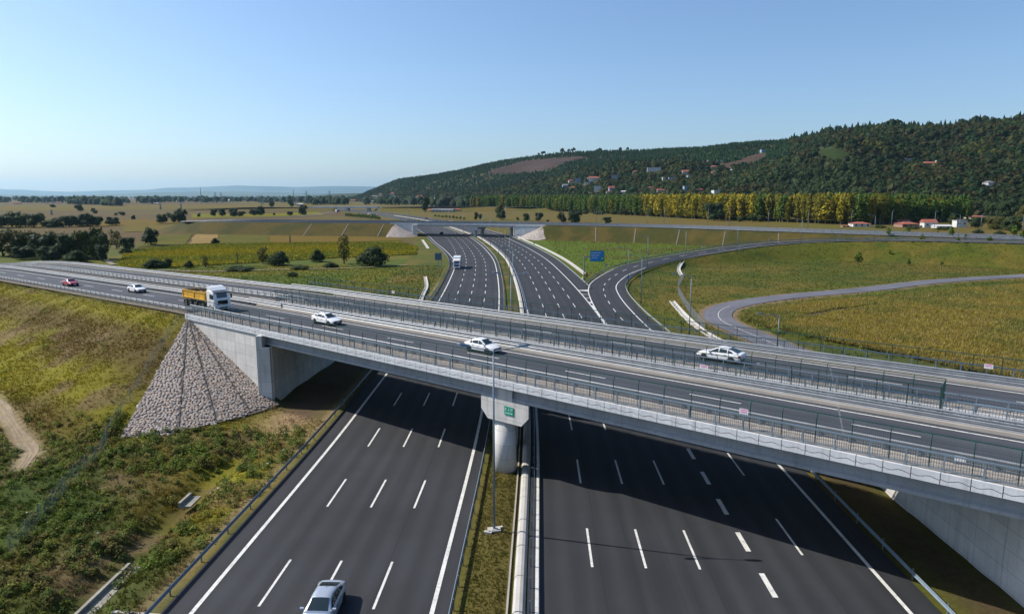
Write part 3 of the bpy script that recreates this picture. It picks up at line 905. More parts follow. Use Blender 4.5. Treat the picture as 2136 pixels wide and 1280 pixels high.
def bridge(o0, o1, label, pier_ahead, near):
    base = OV.at(0, o0, 0)
    root = empty('overpass_bridge', (base[0], base[1], 0), 0, label, 'bridge', 'twin overpass bridges')
    W = o1 - o0
    # deck slab with upstands (walkways)
    mb = MB()
    wk0, wk1 = (2.30, 10.75) if near else (17.10, 24.75)
    z0 = 8.85
    prof = [(o0 + .12, z0 - .42), (o1 - .12, z0 - .42), (o1 - .12, z0 + .24), (wk1 + .02, z0 + .24), (wk1, z0 - .03), (wk0, z0 - .03), (wk0 - .02, z0 + .24), (o0 + .12, z0 + .24)]
    mb.prism(prof, OVF, 0.02, SE + 18)
    fixn(mb.build('deck_slab', M['kerb'], root))
    # fascia panels on the outer edges
    rz = OV_RZ
    for e, fl in ((o0, 0), (o1, math.pi)):
        for k in range(int((SE + 12) / 1.5)):
            s = .75 + 1.5 * k
            p = OV.at(s, e, .25)
            if (fl and near) or (fl and k % 2): pass
            link('fascia_panel', PANEL, root, (p[0] - base[0], p[1] - base[1], zt_profile(s)), (0, 0, rz + fl))
    # coping along the top edge
    # longitudinal girders
    ng = 6
    for k in range(ng):
        c = o0 + .95 + (W - 1.9) * k / (ng - 1)
        mb = MB()
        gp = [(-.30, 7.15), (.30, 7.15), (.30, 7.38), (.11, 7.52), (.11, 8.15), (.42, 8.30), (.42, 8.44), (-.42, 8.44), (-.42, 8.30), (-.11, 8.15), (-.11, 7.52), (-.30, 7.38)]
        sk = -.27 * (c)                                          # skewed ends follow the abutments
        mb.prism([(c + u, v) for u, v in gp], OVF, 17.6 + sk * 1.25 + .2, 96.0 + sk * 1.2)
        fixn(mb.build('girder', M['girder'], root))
    # crosshead and columns in the median
    def medx(y): return float(Cx(y)) + 3.35
    cap = MB()
    yA = (45.1 + .5 - ON[0] * (-.3) - 0) / ON[1] + (o0 + .05) / ON[1] + .35
    hw = 2.12
    skew = OD[1] / OD[0]
    poly = [(-hw, 7.12), (-hw, 5.95), (-hw + .62, 5.1), (hw - .62, 5.1), (hw, 5.95), (hw, 7.12), (.72, 7.12), (.72, 8.43), (-.62, 8.43), (-.62, 7.12)]
    L = W / ON[1] - .5
    cx = medx(yA) 
    def capfn(u, v, t):
        y = yA + t + u * skew
        return (cx + u + (medx(yA + t) - cx), y, v)
    cap.prism(poly, capfn, 0.0, L)
    fixn(cap.build('pier_cap', M['concrete'], root))
    for k in range(3):
        y = yA + 1.45 + (L - 2.9) * k / 2
        mb = MB(); n = 28
        mb.loft([[(medx(y) + .05 + 1.0 * math.cos(2 * math.pi * j / n), y + 1.0 * math.sin(2 * math.pi * j / n), z) for j in range(n)] for z in (-.4, 5.1)])
        mb.build('column', M['concrete'], root, smooth=True)
        me = root.children[-1].data
        fl = [len(p.vertices) == 4 for p in me.polygons]; me.polygons.foreach_set('use_smooth', fl)
    return root
near_b = bridge(0.0, 13.2, 'near concrete bridge with wavy fascia panels crossing the motorway', 0, True)
far_b = bridge(14.75, 27.5, 'second concrete bridge behind the near one across the motorway', 0, False)

# abutments: front wall parallel to the motorway, wing wall under the near edge
ab = empty('abutment', (-29.2, 78.8, 0), 0, 'pale concrete abutment wall with triangular wing beside the stone pitching', 'abutment', 'overpass abutments')
mb = MB()
fx = lambda y: -29.35 + (y - 78.8) * .085
y0, y1 = 80.35, 106.0
for (xa, xb, za, zb) in ((0, -1.6, -1.5, 7.05), (-.9, -1.6, 7.05, 8.42)):
    q = [(xa, za), (xb, za), (xb, zb), (xa, zb)]
    mb.add([(fx(y0) + u, y0, v) for u, v in q] + [(fx(y1) + u, y1, v) for u, v in q], [(0, 1, 2, 3), (7, 6, 5, 4), (0, 4, 5, 1), (1, 5, 6, 2), (2, 6, 7, 3), (3, 7, 4, 0)])
fixn(mb.build('front_wall', M['concrete'], ab))
mb = MB()                                                         # wing wall, its lower edge buried in the pitching
mb.prism([(0.6, 8.40), (17.6, 8.40), (17.6, 7.05), (19.35, 7.05), (19.35, -1.2), (12, -1.2), (0.6, 6.0)], lambda u, v, t: (OA[0] + OD[0] * u + ON[0] * t, OA[1] + OD[1] * u + ON[1] * t, v), .17, .75)
fixn(mb.build('wing_wall', M['concrete'], ab))
ab2 = empty('abutment', (31.2, 50, 0), 0, 'shaded concrete abutment wall beside the exit lanes under the bridge', 'abutment', 'overpass abutments')
mb = MB()
gx_ = lambda y: 31.75 + (y - 40) * .035
for (xa, xb, za, zb) in ((0, 4.2, -1.5, 7.05), (.9, 4.2, 7.05, 8.42)):
    q = [(xa, za), (xb, za), (xb, zb), (xa, zb)]
    ya, yb = 33.5, 61.5
    mb.add([(gx_(ya) + u, ya, v) for u, v in q] + [(gx_(yb) + u, yb, v) for u, v in q], [(0, 1, 2, 3), (7, 6, 5, 4), (0, 4, 5, 1), (1, 5, 6, 2), (2, 6, 7, 3), (3, 7, 4, 0)])
fixn(mb.build('front_wall', M['concrete'], ab2))
mb = MB()
q = [(33.5, -1.5), (33.5, 7.05), (31.5, 6.2), (20, 1.2), (20, -1.5)]
mb.add([(gx_(y), y, z) for y, z in q] + [(gx_(y) + .6, y, z) for y, z in q], [(0, 1, 2, 3, 4), (9, 8, 7, 6, 5)] + [(k, (k + 1) % 5, 5 + (k + 1) % 5, 5 + k) for k in range(5)])
fixn(mb.build('wing_wall', M['concrete'], ab2))

# stone pitching round the left abutment
def cone_z(x, y, lift=0.0):
    dx, dy = x - OA[0], y - OA[1]
    s, o = dx * OD[0] + dy * OD[1], dx * ON[0] + dy * ON[1]
    return 8.57 - np.hypot(s, o - .4) / slope_at(dx - ON[0] * .4, dy - ON[1] * .4, np.abs(s)) + lift
pit = empty('stone_pitching', (OA[0], OA[1], 0), 0, 'cone shaped slope of mortared pale stones under the bridge corner', 'stone slope')
ribs0 = [A0 + (A1 - A0) * t for t in (.30, .52, .76)]
mb = MB(); nr, na = 26, 26
grid = []
for i in range(nr + 1):
    for j in range(na + 1):
        a = A0 + (A1 - A0) * j / na
        rr = .3 + (20.4 + 3.9 * (1 - j / na)) * i / nr
        x, y = OA[0] + ON[0] * .4 + rr * math.cos(a), OA[1] + ON[1] * .4 + rr * math.sin(a)
        grid.append((x, y, float(cone_z(x, y)) + .10))
mb.add(grid, [(i * (na + 1) + j, i * (na + 1) + j + 1, (i + 1) * (na + 1) + j + 1, (i + 1) * (na + 1) + j) for i in range(nr) for j in range(na)])
mb.build('mortar_bed', M['mortar'], pit)
mb = MB()
for a in ribs0:
    q = []
    for r_ in (1.5, 20.4 + 3.6 * (A1 - a) / (A1 - A0)):
        x, y = OA[0] + ON[0] * .4 + r_ * math.cos(a), OA[1] + ON[1] * .4 + r_ * math.sin(a)
        q.append((x, y, float(cone_z(x, y)) + .13))
    mb.bar(q[0], q[1], .022, 4)
mb.build('joint', M['black'], pit)
def stone_mesh(k):
    bm = bmesh.new(); bmesh.ops.create_icosphere(bm, subdivisions=1, radius=1.0)
    rr = random.Random(k)
    for v in bm.verts:
        v.co *= rr.uniform(.78, 1.12); v.co.z *= .5
        m = max(abs(v.co.x), abs(v.co.y)); 
        if m > .75: v.co.x *= .92; v.co.y *= .92
    me = bpy.data.meshes.new('stone'); bm.to_mesh(me); bm.free()
    me.materials.append(M['stone'])
    return me
SM = [stone_mesh(k) for k in range(5)]
stones = []
rr = .7
ribs = [A0 + (A1 - A0) * t for t in (.30, .52, .76)]
tilt = math.atan(1 / 2.6)
while rr < 25.2:
    n = max(2, int(abs(A1 - A0) * rr / .35))
    off = rnd.random()
    for j in range(n):
        a = A0 + (A1 - A0) * (j + off * .8 + rnd.uniform(-.28, .28) + .1) / n
        r_ = rr + rnd.uniform(-.10, .10)
        if a > A1 or a < A0 or any(abs(a - q) * r_ < .15 for q in ribs) or (rnd.random() < .02): continue
        x, y = OA[0] + ON[0] * .4 + r_ * math.cos(a), OA[1] + ON[1] * .4 + r_ * math.sin(a)
        edge = 20.7 + 3.9 * (A1 - a) / (A1 - A0) + .3 * math.sin(a * 9) + rnd.uniform(-.5, .4)
        if r_ > edge: continue
        stones.append((x, y, float(cone_z(x, y)) + .13, a, rnd.uniform(.165, .255), rnd.uniform(.8, 1.3), rnd.uniform(-.5, .5)))
    rr += .31
stones.sort(key=lambda q: math.dist(q[:3], (0, 0, 25)) / q[4])
def stone_mat(q):
    from mathutils import Matrix
    x, y, z, a, sc, asp, tw = q
    nrm = Vector((math.cos(a) * math.sin(tilt), math.sin(a) * math.sin(tilt), math.cos(tilt)))
    return Matrix.Translation((x - OA[0], y - OA[1], z)) @ nrm.to_track_quat('Z', 'Y').to_matrix().to_4x4() @ Matrix.Rotation(tw + a, 4, 'Z') @ Matrix.Diagonal((sc * asp, sc / asp, sc * .6, 1))
V, F = [], []
for i, q in enumerate(stones):
    mt = stone_mat(q)
    if i < 300:
        o = link('stone', SM[i % 5], pit)
        o.matrix_basis = mt
    else:
        me = SM[i % 5]; b = len(V)
        V += [tuple(mt @ v.co) for v in me.vertices]; F += [tuple(b + k for k in p.vertices) for p in me.polygons]
link('stones', np_mesh('stones', V, F, M['stone']), pit, kind='stuff')

# sign on the pier
PS = empty('kilometre_sign', (-.1, 57.9, 5.95), math.atan2(OD[1], OD[0]), 'small green K 117 plate fixed to the concrete pier cap', 'sign')
_y = (45.1 + .5 + .3 * ON[0]) / ON[1] + .35 + .05 / ON[1]
PS.location = (float(Cx(_y)) + 3.35 + .42, _y + .42 * OD[1] / OD[0] - .06, 6.25)
SG = plain('sign_green', (.0, .30, .19), .4, var=.05); SW = plain('sign_white', (.8, .8, .8), .4, var=.03); SB = plain('sign_blue', (.01, .24, .62), .4, var=.06)
mb = MB().box((0, 0, 0), (1.0, .03, .78)); mb.build('plate', SG, PS, world=False)
def text(parent, s, loc, size, mat, name='lettering', rot=(R(90), 0, 0), align='CENTER'):
    c = bpy.data.curves.new(name, 'FONT'); c.body = s; c.size = size; c.align_x = align; c.align_y = 'CENTER'; c.extrude = .003
    c.materials.append(mat)
    t = bpy.data.objects.new(name, c)
    me = bpy.data.meshes.new_from_object(t); bpy.data.objects.remove(t)
    return link(name, me, parent, loc, rot)
text(PS, 'K 117', (0, -.024, .12), .36, SW)
mb = MB()
for k in range(5): mb.box((-.33 + k * .165, -.02, -.2), (.12, .012, .07))
mb.build('small_print', SW, PS, world=False)

# ------------------------------------------------------------------ guardrails, parapets, fences
WB = [(-.0, -.155), (.045, -.13), (.045, -.075), (.0, -.03), (.0, .03), (.045, .075), (.045, .13), (.0, .155)]
def post_part(parent, me, path, ts, o, z, name='post', rz=0):
    b = parent.location
    for t in ts:
        p = path.at(t, o, z); tx, ty = path.tan(t)
        link(name, me, parent, (p[0] - b[0], p[1] - b[1], p[2] - b[2]), (0, 0, math.atan2(ty, tx) + rz))
def post_stuff(parent, me, path, ts, o, z, name='posts'):
    b = parent.location; V, F = [], []
    src = [v.co.copy() for v in me.vertices]; fs = [tuple(p.vertices) for p in me.polygons]
    for t in ts:
        p = path.at(t, o, z); tx, ty = path.tan(t); k = len(V)
        V += [(p[0] - b[0] + tx * c.x - ty * c.y, p[1] - b[1] + ty * c.x + tx * c.y, p[2] - b[2] + c.z) for c in src]
        F += [tuple(k + i for i in f) for f in fs]
    nm = bpy.data.meshes.new(name); nm.from_pydata(V, [], F); nm.materials.append(me.materials[0])
    return link(name, nm, parent, kind='stuff')
def posts(parent, me, path, ts, o, z, single):
    (post_part if single else post_stuff)(parent, me, path, ts, o, z)
def guardrail(label, path, a, b, o, side, step=2.0, single=True, h=.72, beams=(.55,), mat='steel', group=None, seg=4.0, tube=False, zbase=0.0, pmat=None, name='guardrail'):
    """side +1: the beam stands on the +o side of its posts"""
    p0 = path.at((a + b) / 2, o, zbase)
    root = empty(name, p0, 0, label, 'guardrail', group)
    pb = MB().box((0, 0, h / 2 - .25), (.10, .06, h + .5)).mesh('post', M[pmat or 'steel_dark'])
    ts = path.stations(a, b, step)
    posts(root, pb, path, ts, o, zbase, single)
    ss = path.stations(a, b, seg)
    for bz in beams:
        mb = MB(); sweep(mb, path, ss, [(side * (.10 + u), zbase + bz + v) for u, v in WB], o)
        mb.build('rail_beam', M[mat], root)
    if tube:
        mb = MB()
        sweep(mb, path, ss, [(.085 * math.cos(2 * math.pi * k / 8), zbase + tube + .085 * math.sin(2 * math.pi * k / 8)) for k in range(8)], o, True)
        mb.build('tube_rail', M[mat], root, smooth=True)
    return root
GW = 'W-beam guardrails along the motorway'
guardrail('steel guardrail on the grassy side of the left carriageway', MW, mws(15), mws(112), -16.9, 1, 4.0, mat='rail_paint', group=GW, h=.75)
guardrail('curving steel guardrail left of the oncoming lanes beyond the bridges', MW, mws(130), mws(240), -16.9, 1, 4.0, single=False, mat='rail_paint', group=GW)
gl = Path([MW.at(t, wl(t) - 2.2) for t in MW.stations(mws(241), mws(425), 8)], 4)
guardrail('long steel guardrail left of the oncoming lanes before the second overpass', gl, 0, gl.len, 0, 1, 4.0, single=False, mat='steel', group=GW)
guardrail('guardrail on the left edge of the grassy median', MW, mws(15), mws(150), 1.3, -1, 2.6, mat='rail_paint', group=GW, h=.75)
guardrail('guardrail on the left edge of the median beyond the bridges', MW, mws(151), mws(700), 1.3, -1, 4.0, single=False, group=GW)
guardrail('guardrail beside the pale concrete channel in the median', MW, mws(15), mws(150), 5.95, 1, 2.6, mat='rail_paint', group=GW, h=.75)
guardrail('guardrail right of the median beyond the bridges', MW, mws(151), mws(700), 5.75, 1, 4.0, single=False, group=GW)
guardrail('guardrail along the exit lanes in front of the shaded abutment', MW, mws(15), mws(75), 31.2, -1, 4.0, mat='rail_paint', group=GW, h=.78)
guardrail('guardrail right of the outgoing lanes behind the exit nose', MW, mws(184), mws(700), 25.0, -1, 4.0, single=False, group=GW)
guardrail('guardrail on the outer side of the ramp bend', RAMP_P, 52, RAMP_P.len - 4, RHW + 2.2, -1, 4.0, single=False, mat='steel', group='guardrails along the ramp')
guardrail('dark guardrail on the inner side of the ramp bend', RAMP_P, 118, RAMP_P.len - 4, -RHW - 1.2, 1, 4.0, single=False, mat='rail_paint', group='guardrails along the ramp')
GO = 'guardrails along the overpass approach'
guardrail('guardrail on the crest of the grassy embankment', OV, -150, -1, 1.55, 1, 1.9, h=.78, beams=(.6,), group=GO)
guardrail('guardrail on the lorry side of the pale median', OV, -150, 6, 11.15, -1, 1.9, h=.95, beams=(.42, .78), group=GO)
guardrail('guardrail on the far side of the pale median', OV, -150, 6, 16.7, 1, 1.9, h=.95, beams=(.42, .78), group=GO)
guardrail('guardrail on the far verge of the overpass approach', OV, -170, -10, 25.2, -1, 1.9, h=.85, beams=(.36, .68), group=GO)
GP = 'tube topped bridge parapets'
guardrail('tube topped parapet between the near walkway and the lane', OV, -2.5, SE + 12, 2.15, 1, 1.95, h=.68, beams=(.30,), tube=.70, zbase=.25, group=GP, name='bridge_parapet', pmat='rail_paint')
guardrail('tube topped parapet behind the car lanes of the near bridge', OV, -2.5, SE + 12, 11.25, -1, 1.95, h=.68, beams=(.12, .42), tube=.70, zbase=.25, group=GP, name='bridge_parapet')
guardrail('low guardrail on the fenced inner side of the second bridge', OV, -2.5, SE + 12, 16.3, 1, 1.95, h=.42, beams=(.22,), zbase=.25, group=GP, name='bridge_parapet', mat='rail_paint')
guardrail('tube topped parapet on the outer side of the second bridge', OV, -12, SE + 12, 25.15, -1, 1.95, h=.68, beams=(.12, .42), tube=.70, zbase=.25, group=GP, name='bridge_parapet')
# anchor ends of the parapet tubes
def handrail(label, a, b, o, single, bal=.135):
    root = empty('walkway_railing', OV.at((a + b) / 2, o, .25), 0, label, 'railing', 'walkway railings of the bridges')
    pm = MB().box((0, 0, .54), (.09, .09, 1.08)); pm.box((0, 0, .01), (.2, .2, .02))
    pm = pm.mesh('post', M['rail_paint'])
    ts = OV.stations(a, b, 1.95)
    posts(root, pm, OV, ts, o, .25, single)
    for z, r in ((1.07, .05), (.14, .025)):
        mb = MB(); sweep(mb, OV, [a, b], [(-r, .25 + z - r), (r, .25 + z - r), (r, .25 + z + r), (-r, .25 + z + r)], o, True)
        mb.build('top_rail' if z > 1 else 'bottom_rail', M['rail_paint'], root)
    mb = MB(); t = a
    while t < b:
        mb.bar(OV.at(t, o, .39), OV.at(t, o, 1.29), .013, 4, caps=False); t += bal
    mb.build('balusters', M['rail_dark'], root, kind='stuff')
    return root
handrail('railing with vertical bars along the near walkway above the wavy panels', .2, SE + 10, .22, True)
handrail('railing with vertical bars on the gap side of the near bridge', 2, SE + 10, 12.95, False, .2)
handrail('railing with vertical bars on the gap side of the second bridge', 2, SE + 10, 15.05, False, .2)
handrail('railing with vertical bars along the far walkway of the second bridge', -10, SE + 10, 27.25, False, .2)
def mesh_fence(label, a, b, o, lean, single, hz=2.05, vs=.11, ends=()):
    root = empty('mesh_fence', OV.at((a + b) / 2, o, .25), 0, label, 'fence', 'green mesh fences on the bridges')
    pm = MB(); n = 5; prev = (0, 0, 0)
    for k in range(1, n + 1):
        if k == 1: q = (0, 0, hz - .42)
        else:
            t = (k - 1) / (n - 1)
            q = (0, lean * .22 * t * t, hz - .42 + .42 * t)
        pm.bar(prev, q, .032, 5, caps=(k == n)); prev = q
    pm = pm.mesh('post', M['fence_green'])
    ts = OV.stations(a, b, 2.12)
    posts(root, pm, OV, ts, o, .25, single)
    mb = MB()
    for z, u, r in ((hz, .22, .03),):
        sweep(mb, OV, [a, b], [(lean * u - r, .25 + z - r), (lean * u + r, .25 + z - r), (lean * u + r, .25 + z + r), (lean * u - r, .25 + z + r)], o, True)
    mb.build('top_rail', M['fence_green'], root)
    mb = MB()
    for z in np.arange(.15, hz - .1, .3):
        mb.bar(OV.at(a, o, .25 + z), OV.at(b, o, .25 + z), .006, 3, caps=False)
    t = a
    while t < b:
        mb.bar(OV.at(t, o, .3), OV.at(t, o, .25 + hz - .42), .0048, 3, caps=False)
        mb.bar(OV.at(t, o, .25 + hz - .42), OV.at(t, o + lean * .2, .25 + hz), .004, 3, caps=False); t += vs
    mb.build('wire_mesh', M['fence_green'], root, kind='stuff')
    return root
mesh_fence('green mesh fence with bent posts along the near walkway', .3, SE + 10, .5, 1, True)
mesh_fence('green mesh fence on the gap side of the near bridge', 2.2, 87, 12.7, -1, True)
mesh_fence('green mesh fence on the gap side of the second bridge', 2.2, 87, 15.35, 1, True)
mesh_fence('green mesh fence along the far walkway of the second bridge', -10, SE + 10, 27.0, -1, True)
# closing frames at the ends of the inner fences
for s_, w_ in ((2.2, 'lorry end'), (87.0, 'right hand end')):
    root = empty('fence_end', OV.at(s_, 14, .25), 0, 'green mesh panel closing the fenced gap at its ' + ('end nearest the lorry' if s_ < 10 else 'end past the white coupe'), 'fence', 'fence ends')
    mb = MB()
    for o in (12.7, 13.6, 14.5, 15.35): mb.bar(OV.at(s_, o, .25), OV.at(s_, o, 2.3), .035, 5)
    mb.bar(OV.at(s_, 12.7, 2.28), OV.at(s_, 15.35, 2.28), .03, 4); mb.bar(OV.at(s_, 12.7, 1.2), OV.at(s_, 15.35, 1.2), .02, 4)
    mb.build('frame', M['fence_green'], root)
    mb = MB()
    for k in range(16): mb.bar(OV.at(s_, 12.7 + k * .175, .3), OV.at(s_, 12.7 + k * .175, 2.25), .006, 3, caps=False)
    mb.build('wire_mesh', M['fence_green'], root, kind='stuff')
# notice boards on the fences
PK = plain('pink_print', (.62, .06, .30), .5, var=.05)
for s, o, z, w, h, lab, face in ((None, .42, 0, .62, .46, 'white board with pink lines on the near fence', 0),):
    pass
def board(px, py, o, z, w, h, lab, kind='pink'):
    p = P2(px, py, z + 8.85); s = so(p)[0]
    q = OV.at(s, o, z)
    root = empty('notice_board', q, OV_RZ, lab, 'sign', 'notices wired to the fences')
    MB().box((0, 0, 0), (w, .02, h)).build('plate', SW, root, world=False)
    if kind == 'pink':
        mb = MB()
        for zz in (.34, .05): mb.box((0, -.014, zz * h), (w * .8, .008, h * .13))
        mb.build('pink_print', PK, root, world=False)
        mb = MB()
        for k in range(4): mb.box((-w * .28 + k * w * .19, -.014, -.22 * h), (w * .13, .008, h * .08))
        mb.build('small_print', M['steel'], root, world=False)
board(1565, 850, .44, 1.45, .60, .50, 'white board with pink lines on the near green fence')
board(1485, 757, 12.6, 1.0, .75, .38, 'pinkish board on the inner fence below the white coupe')
board(2060, 770, 26.92, 1.35, .65, .40, 'white and red board on the far fence by the ripe crop')
board(2008, 942, .44, 1.15, .55, .34, 'plain pale board on the near fence at the right', 'plain')
board(853, 604, 26.92, 1.35, .6, .4, 'white and red board on the far fence by the grassy ditch')

# ------------------------------------------------------------------ median channel, ditch concrete
ch = empty('drain_channel', MW.at(mws(45), 5.2), 0, 'pale rounded concrete drain along the motorway median', 'drain')
t = mws(14)
while t < mws(120):
    mb = MB()
    jz = rnd.uniform(-.02, .02)
    pr = [(4.85, -.15), (4.9, .1), (5.05, .26 + jz), (5.3, .3 + jz), (5.5, .24 + jz), (5.68, .0), (5.68, -.15)]
    sweep(mb, MW, [t, t + 1.95, t + 3.92], pr, 0, True, True)
    fixn(mb.build('channel_segment', M['drain'], ch)); t += 4.0
mb = MB(); sweep(mb, MW, MW.stations(mws(14), mws(120), 5), [(4.5, -.2), (4.5, .12), (4.62, .12), (4.62, -.2)], 0, True)
mb.build('gutter_edge', M['kerb'], ch)
t2 = empty('drain_channel', MW.at(mws(300), 5.2), 0, 'white concrete drain along the median before the second overpass', 'drain')
mb = MB(); sweep(mb, MW, MW.stations(mws(121), mws(900), 8), [(4.7, -.2), (4.75, .2), (5.1, .34), (5.5, .3), (5.6, -.1)]); mb.build('channel_segment', M['drain'], t2)
def chan(label, pts, w, depth, mat='drain', wallh=.12):
    w *= .62; wallh *= .7
    pth = Path([(p[0], p[1], float(np.mean([tz(p[0] + a, p[1] + b) for a in (-4, 0, 4) for b in (-4, 0, 4)])) + .1 if len(p) < 3 else p[2]) for p in pts], 2)
    root = empty('drain_channel', pth.p(pth.len / 2), 0, label, 'drain')
    mb = MB(); sweep(mb, pth, pth.stations(0, pth.len, 2), [(-w / 2 - .15, -.3), (-w / 2 - .15, wallh), (-w / 2, wallh), (-w * .3, wallh - depth), (w * .3, wallh - depth), (w / 2, wallh), (w / 2 + .15, wallh), (w / 2 + .15, -.3)])
    fixn(mb.build('channel_segment', M[mat], root))
    return root
chan('white concrete channel running down to the country lane bend', [P2(1530, 725), P2(1472, 695), P2(1432, 660), P2(1402, 628)], 1.6, .25, wallh=.3)
chan('crooked concrete channel beside the ramp bend', [P2(1423, 576), P2(1419, 569), P2(1416, 560), P2(1424, 553)], 1.4, .2, wallh=.3)
chan('long white concrete drain right of the outgoing lanes', [MW.at(t, 28.4 + .006 * max(0, 330 - t), 0)[:2] for t in MW.stations(mws(216), mws(412), 12)], 1.5, .15, wallh=.35)
chan('white concrete drain left of the oncoming lanes', [P2(881, 500), P2(888, 510), P2(893, 518)], 1.5, .15, wallh=.3)
chan('curved pale drain on the grass behind the far fence', [P2(868, 655), P2(882, 617), P2(890, 597), P2(887, 577)], 1.1, .15, wallh=.4)
dr = empty('drain_channel', (-27.6, 48, -.6), 0, 'broken concrete ditch lining among the weeds on the left', 'drain')
for (ya, yb, xo, zz, hh) in ((33, 44.5, -26.95, -.52, .36), (53.2, 55.2, -27.55, -.14, .42), (35.5, 37.6, -28.6, -.55, .35)):
    mb = MB(); mb.box((xo, (ya + yb) / 2, zz - hh / 2 + .1), (.22, yb - ya, hh), rnd.uniform(-.02, .02))
    if hh < .45: mb.box((xo + .5, (ya + yb) / 2, zz - hh * .7), (.8, yb - ya, .15), rnd.uniform(-.02, .02))
    mb.build('concrete_slab', plain('mossy_concrete', (.30, .28, .23), .95, var=.35, scale=1.2), dr)
# small concrete outlet at the carriageway edge, bottom left
ol_ = empty('drain_outlet', (-20.9, 37.5, 0), 0, 'small concrete gutter outlet cut into the verge by the carriageway', 'drain')
mb = MB(); mb.box((-22.3, 37.9, -.12), (4.2, .22, .3), -.12); mb.box((-22.3, 37.1, -.12), (4.2, .22, .3), .08); mb.box((-22.2, 37.5, -.24), (4.0, .7, .12))
mb.build('kerb_pieces', M['drain'], ol_)

# chain link fence at the foot of the embankment
cf = [(385, 655, 8.0), (350, 690, 6.2), (318, 745, 4.2), (285, 800, 2.6), (250, 875, .8), (205, 940, .0), (150, 1005, -.1), (95, 1070, -.1), (20, 1150, -.1)]
cfp = [(OA[0] + ON[0] * .4 + q * math.cos(A0 - 1.3 / (q + 2)), OA[1] + ON[1] * .4 + q * math.sin(A0 - 1.3 / (q + 2))) for q in (.6, 5, 10, 15, 20, 24)] + [P2(*q) for q in ((205, 955), (150, 1010), (95, 1075), (20, 1155))]
CF = Path([(x, y, tz(x, y)) for x, y in cfp], 1.0)
CF.Q[:, 2] = terrain(CF.Q[:, 0], CF.Q[:, 1])
root = empty('chain_link_fence', CF.p(CF.len / 2), 0, 'sagging grey chain link fence running down beside the stone slope', 'fence')
pm = MB().bar((0, 0, -.3), (.03, .06, 1.55), .035, 5).mesh('post', M['kerb'])
posts(root, pm, CF, CF.stations(0, CF.len, 2.6), 0, 0, True)
mb = MB()
ts = CF.stations(0, CF.len, 1.0)
for z in np.arange(.1, 1.5, .22):
    for a, b in zip(ts, ts[1:]): mb.bar(CF.at(a, 0, z), CF.at(b, 0, z), .005, 3, caps=False)
for t in CF.stations(0, CF.len, .22): mb.bar(CF.at(t, 0, .05), CF.at(t, 0, 1.5), .0045, 3, caps=False)
mb.build('wire_mesh', M['steel_dark'], root, kind='stuff')
# chain link fence by the country lane
CF2 = Path([(*P2(a, b), -.05) for a, b in ((1470, 690), (1445, 660), (1425, 630), (1414, 603), (1427, 577))], 2)
root = empty('chain_link_fence', CF2.p(CF2.len / 2), 0, 'grey chain link fence between the ramp and the country lane', 'fence')
posts(root, MB().bar((0, 0, -.2), (0, 0, 1.8), .05, 4).mesh('post', M['kerb']), CF2, CF2.stations(0, CF2.len, 3), 0, 0, False)
mb = MB()
for z in np.arange(.1, 1.8, .2): mb.bar
ts = CF2.stations(0, CF2.len, 3)
for z in np.arange(.1, 1.8, .2):
    for a, b in zip(ts, ts[1:]): mb.bar(CF2.at(a, 0, z), CF2.at(b, 0, z), .012, 3, caps=False)
for t in CF2.stations(0, CF2.len, .3): mb.bar(CF2.at(t, 0, 0), CF2.at(t, 0, 1.8), .01, 3, caps=False)
mb.build('wire_mesh', M['steel'], root, kind='stuff')

# ------------------------------------------------------------------ second overpass
def s_at_x(P, x): return float(np.interp(x, P.Q[:, 0], P.L))
B2 = empty('far_overpass_bridge', (-28, 430, 0), 0, 'second overpass farther along the motorway with a central pier', 'bridge')
sL, sR = s_at_x(OV2, -62.5), s_at_x(OV2, 19)
f2 = lambda u, v, t: OV2.at(t, u, v)
def slab2(name, o0, o1, z0, z1, a, b, mat):
    mb = MB(); ts = OV2.stations(a, b, 6)
    mb.loft([[OV2.at(t, o0, z0), OV2.at(t, o1, z0), OV2.at(t, o1, z1), OV2.at(t, o0, z1)] for t in ts])
    return fixn(mb.build(name, mat, B2))
slab2('deck_slab', -.3, -12.9, -.5, -.04, sL - 16, sR + 1, M['concrete'])
slab2('deck_slab', -14.3, -26.9, -.5, -.04, sL - 16, sR + 1, M['concrete'])
slab2('fascia', .02, -.3, -.75, .35, sL - 16, sR + 1, M['panel'])
slab2('fascia', -26.9, -27.2, -.75, .35, sL - 16, sR + 1, M['panel'])
def x2(side, t): pass
for k in range(4):
    slab2('girder', -1.0 - k * 3.4, -1.7 - k * 3.4, -1.75, -.5, sL + 1, s_at_x(OV2, 1.8), M['concrete'])
    slab2('girder', -15.2 - k * 3.4, -15.9 - k * 3.4, -1.75, -.5, sL + 1, s_at_x(OV2, 1.8), M['concrete'])
for relx, nm in ((-31.5, 'abutment_wall'), (28.7, 'abutment_wall')):
    mb = MB(); rings = []
    sg = -1 if relx < 0 else 1
    for y in np.linspace(418 if relx > 0 else 434.5, 446 if relx > 0 else 462, 6):
        x = float(Cx(y)) + relx * 1.01
        rings.append([(x, y, -.8), (x + sg * 3.2, y, -.8), (x + sg * 3.2, y, 6.9), (x, y, 6.9)])
    mb.loft(rings); fixn(mb.build(nm, M['concrete'], B2))
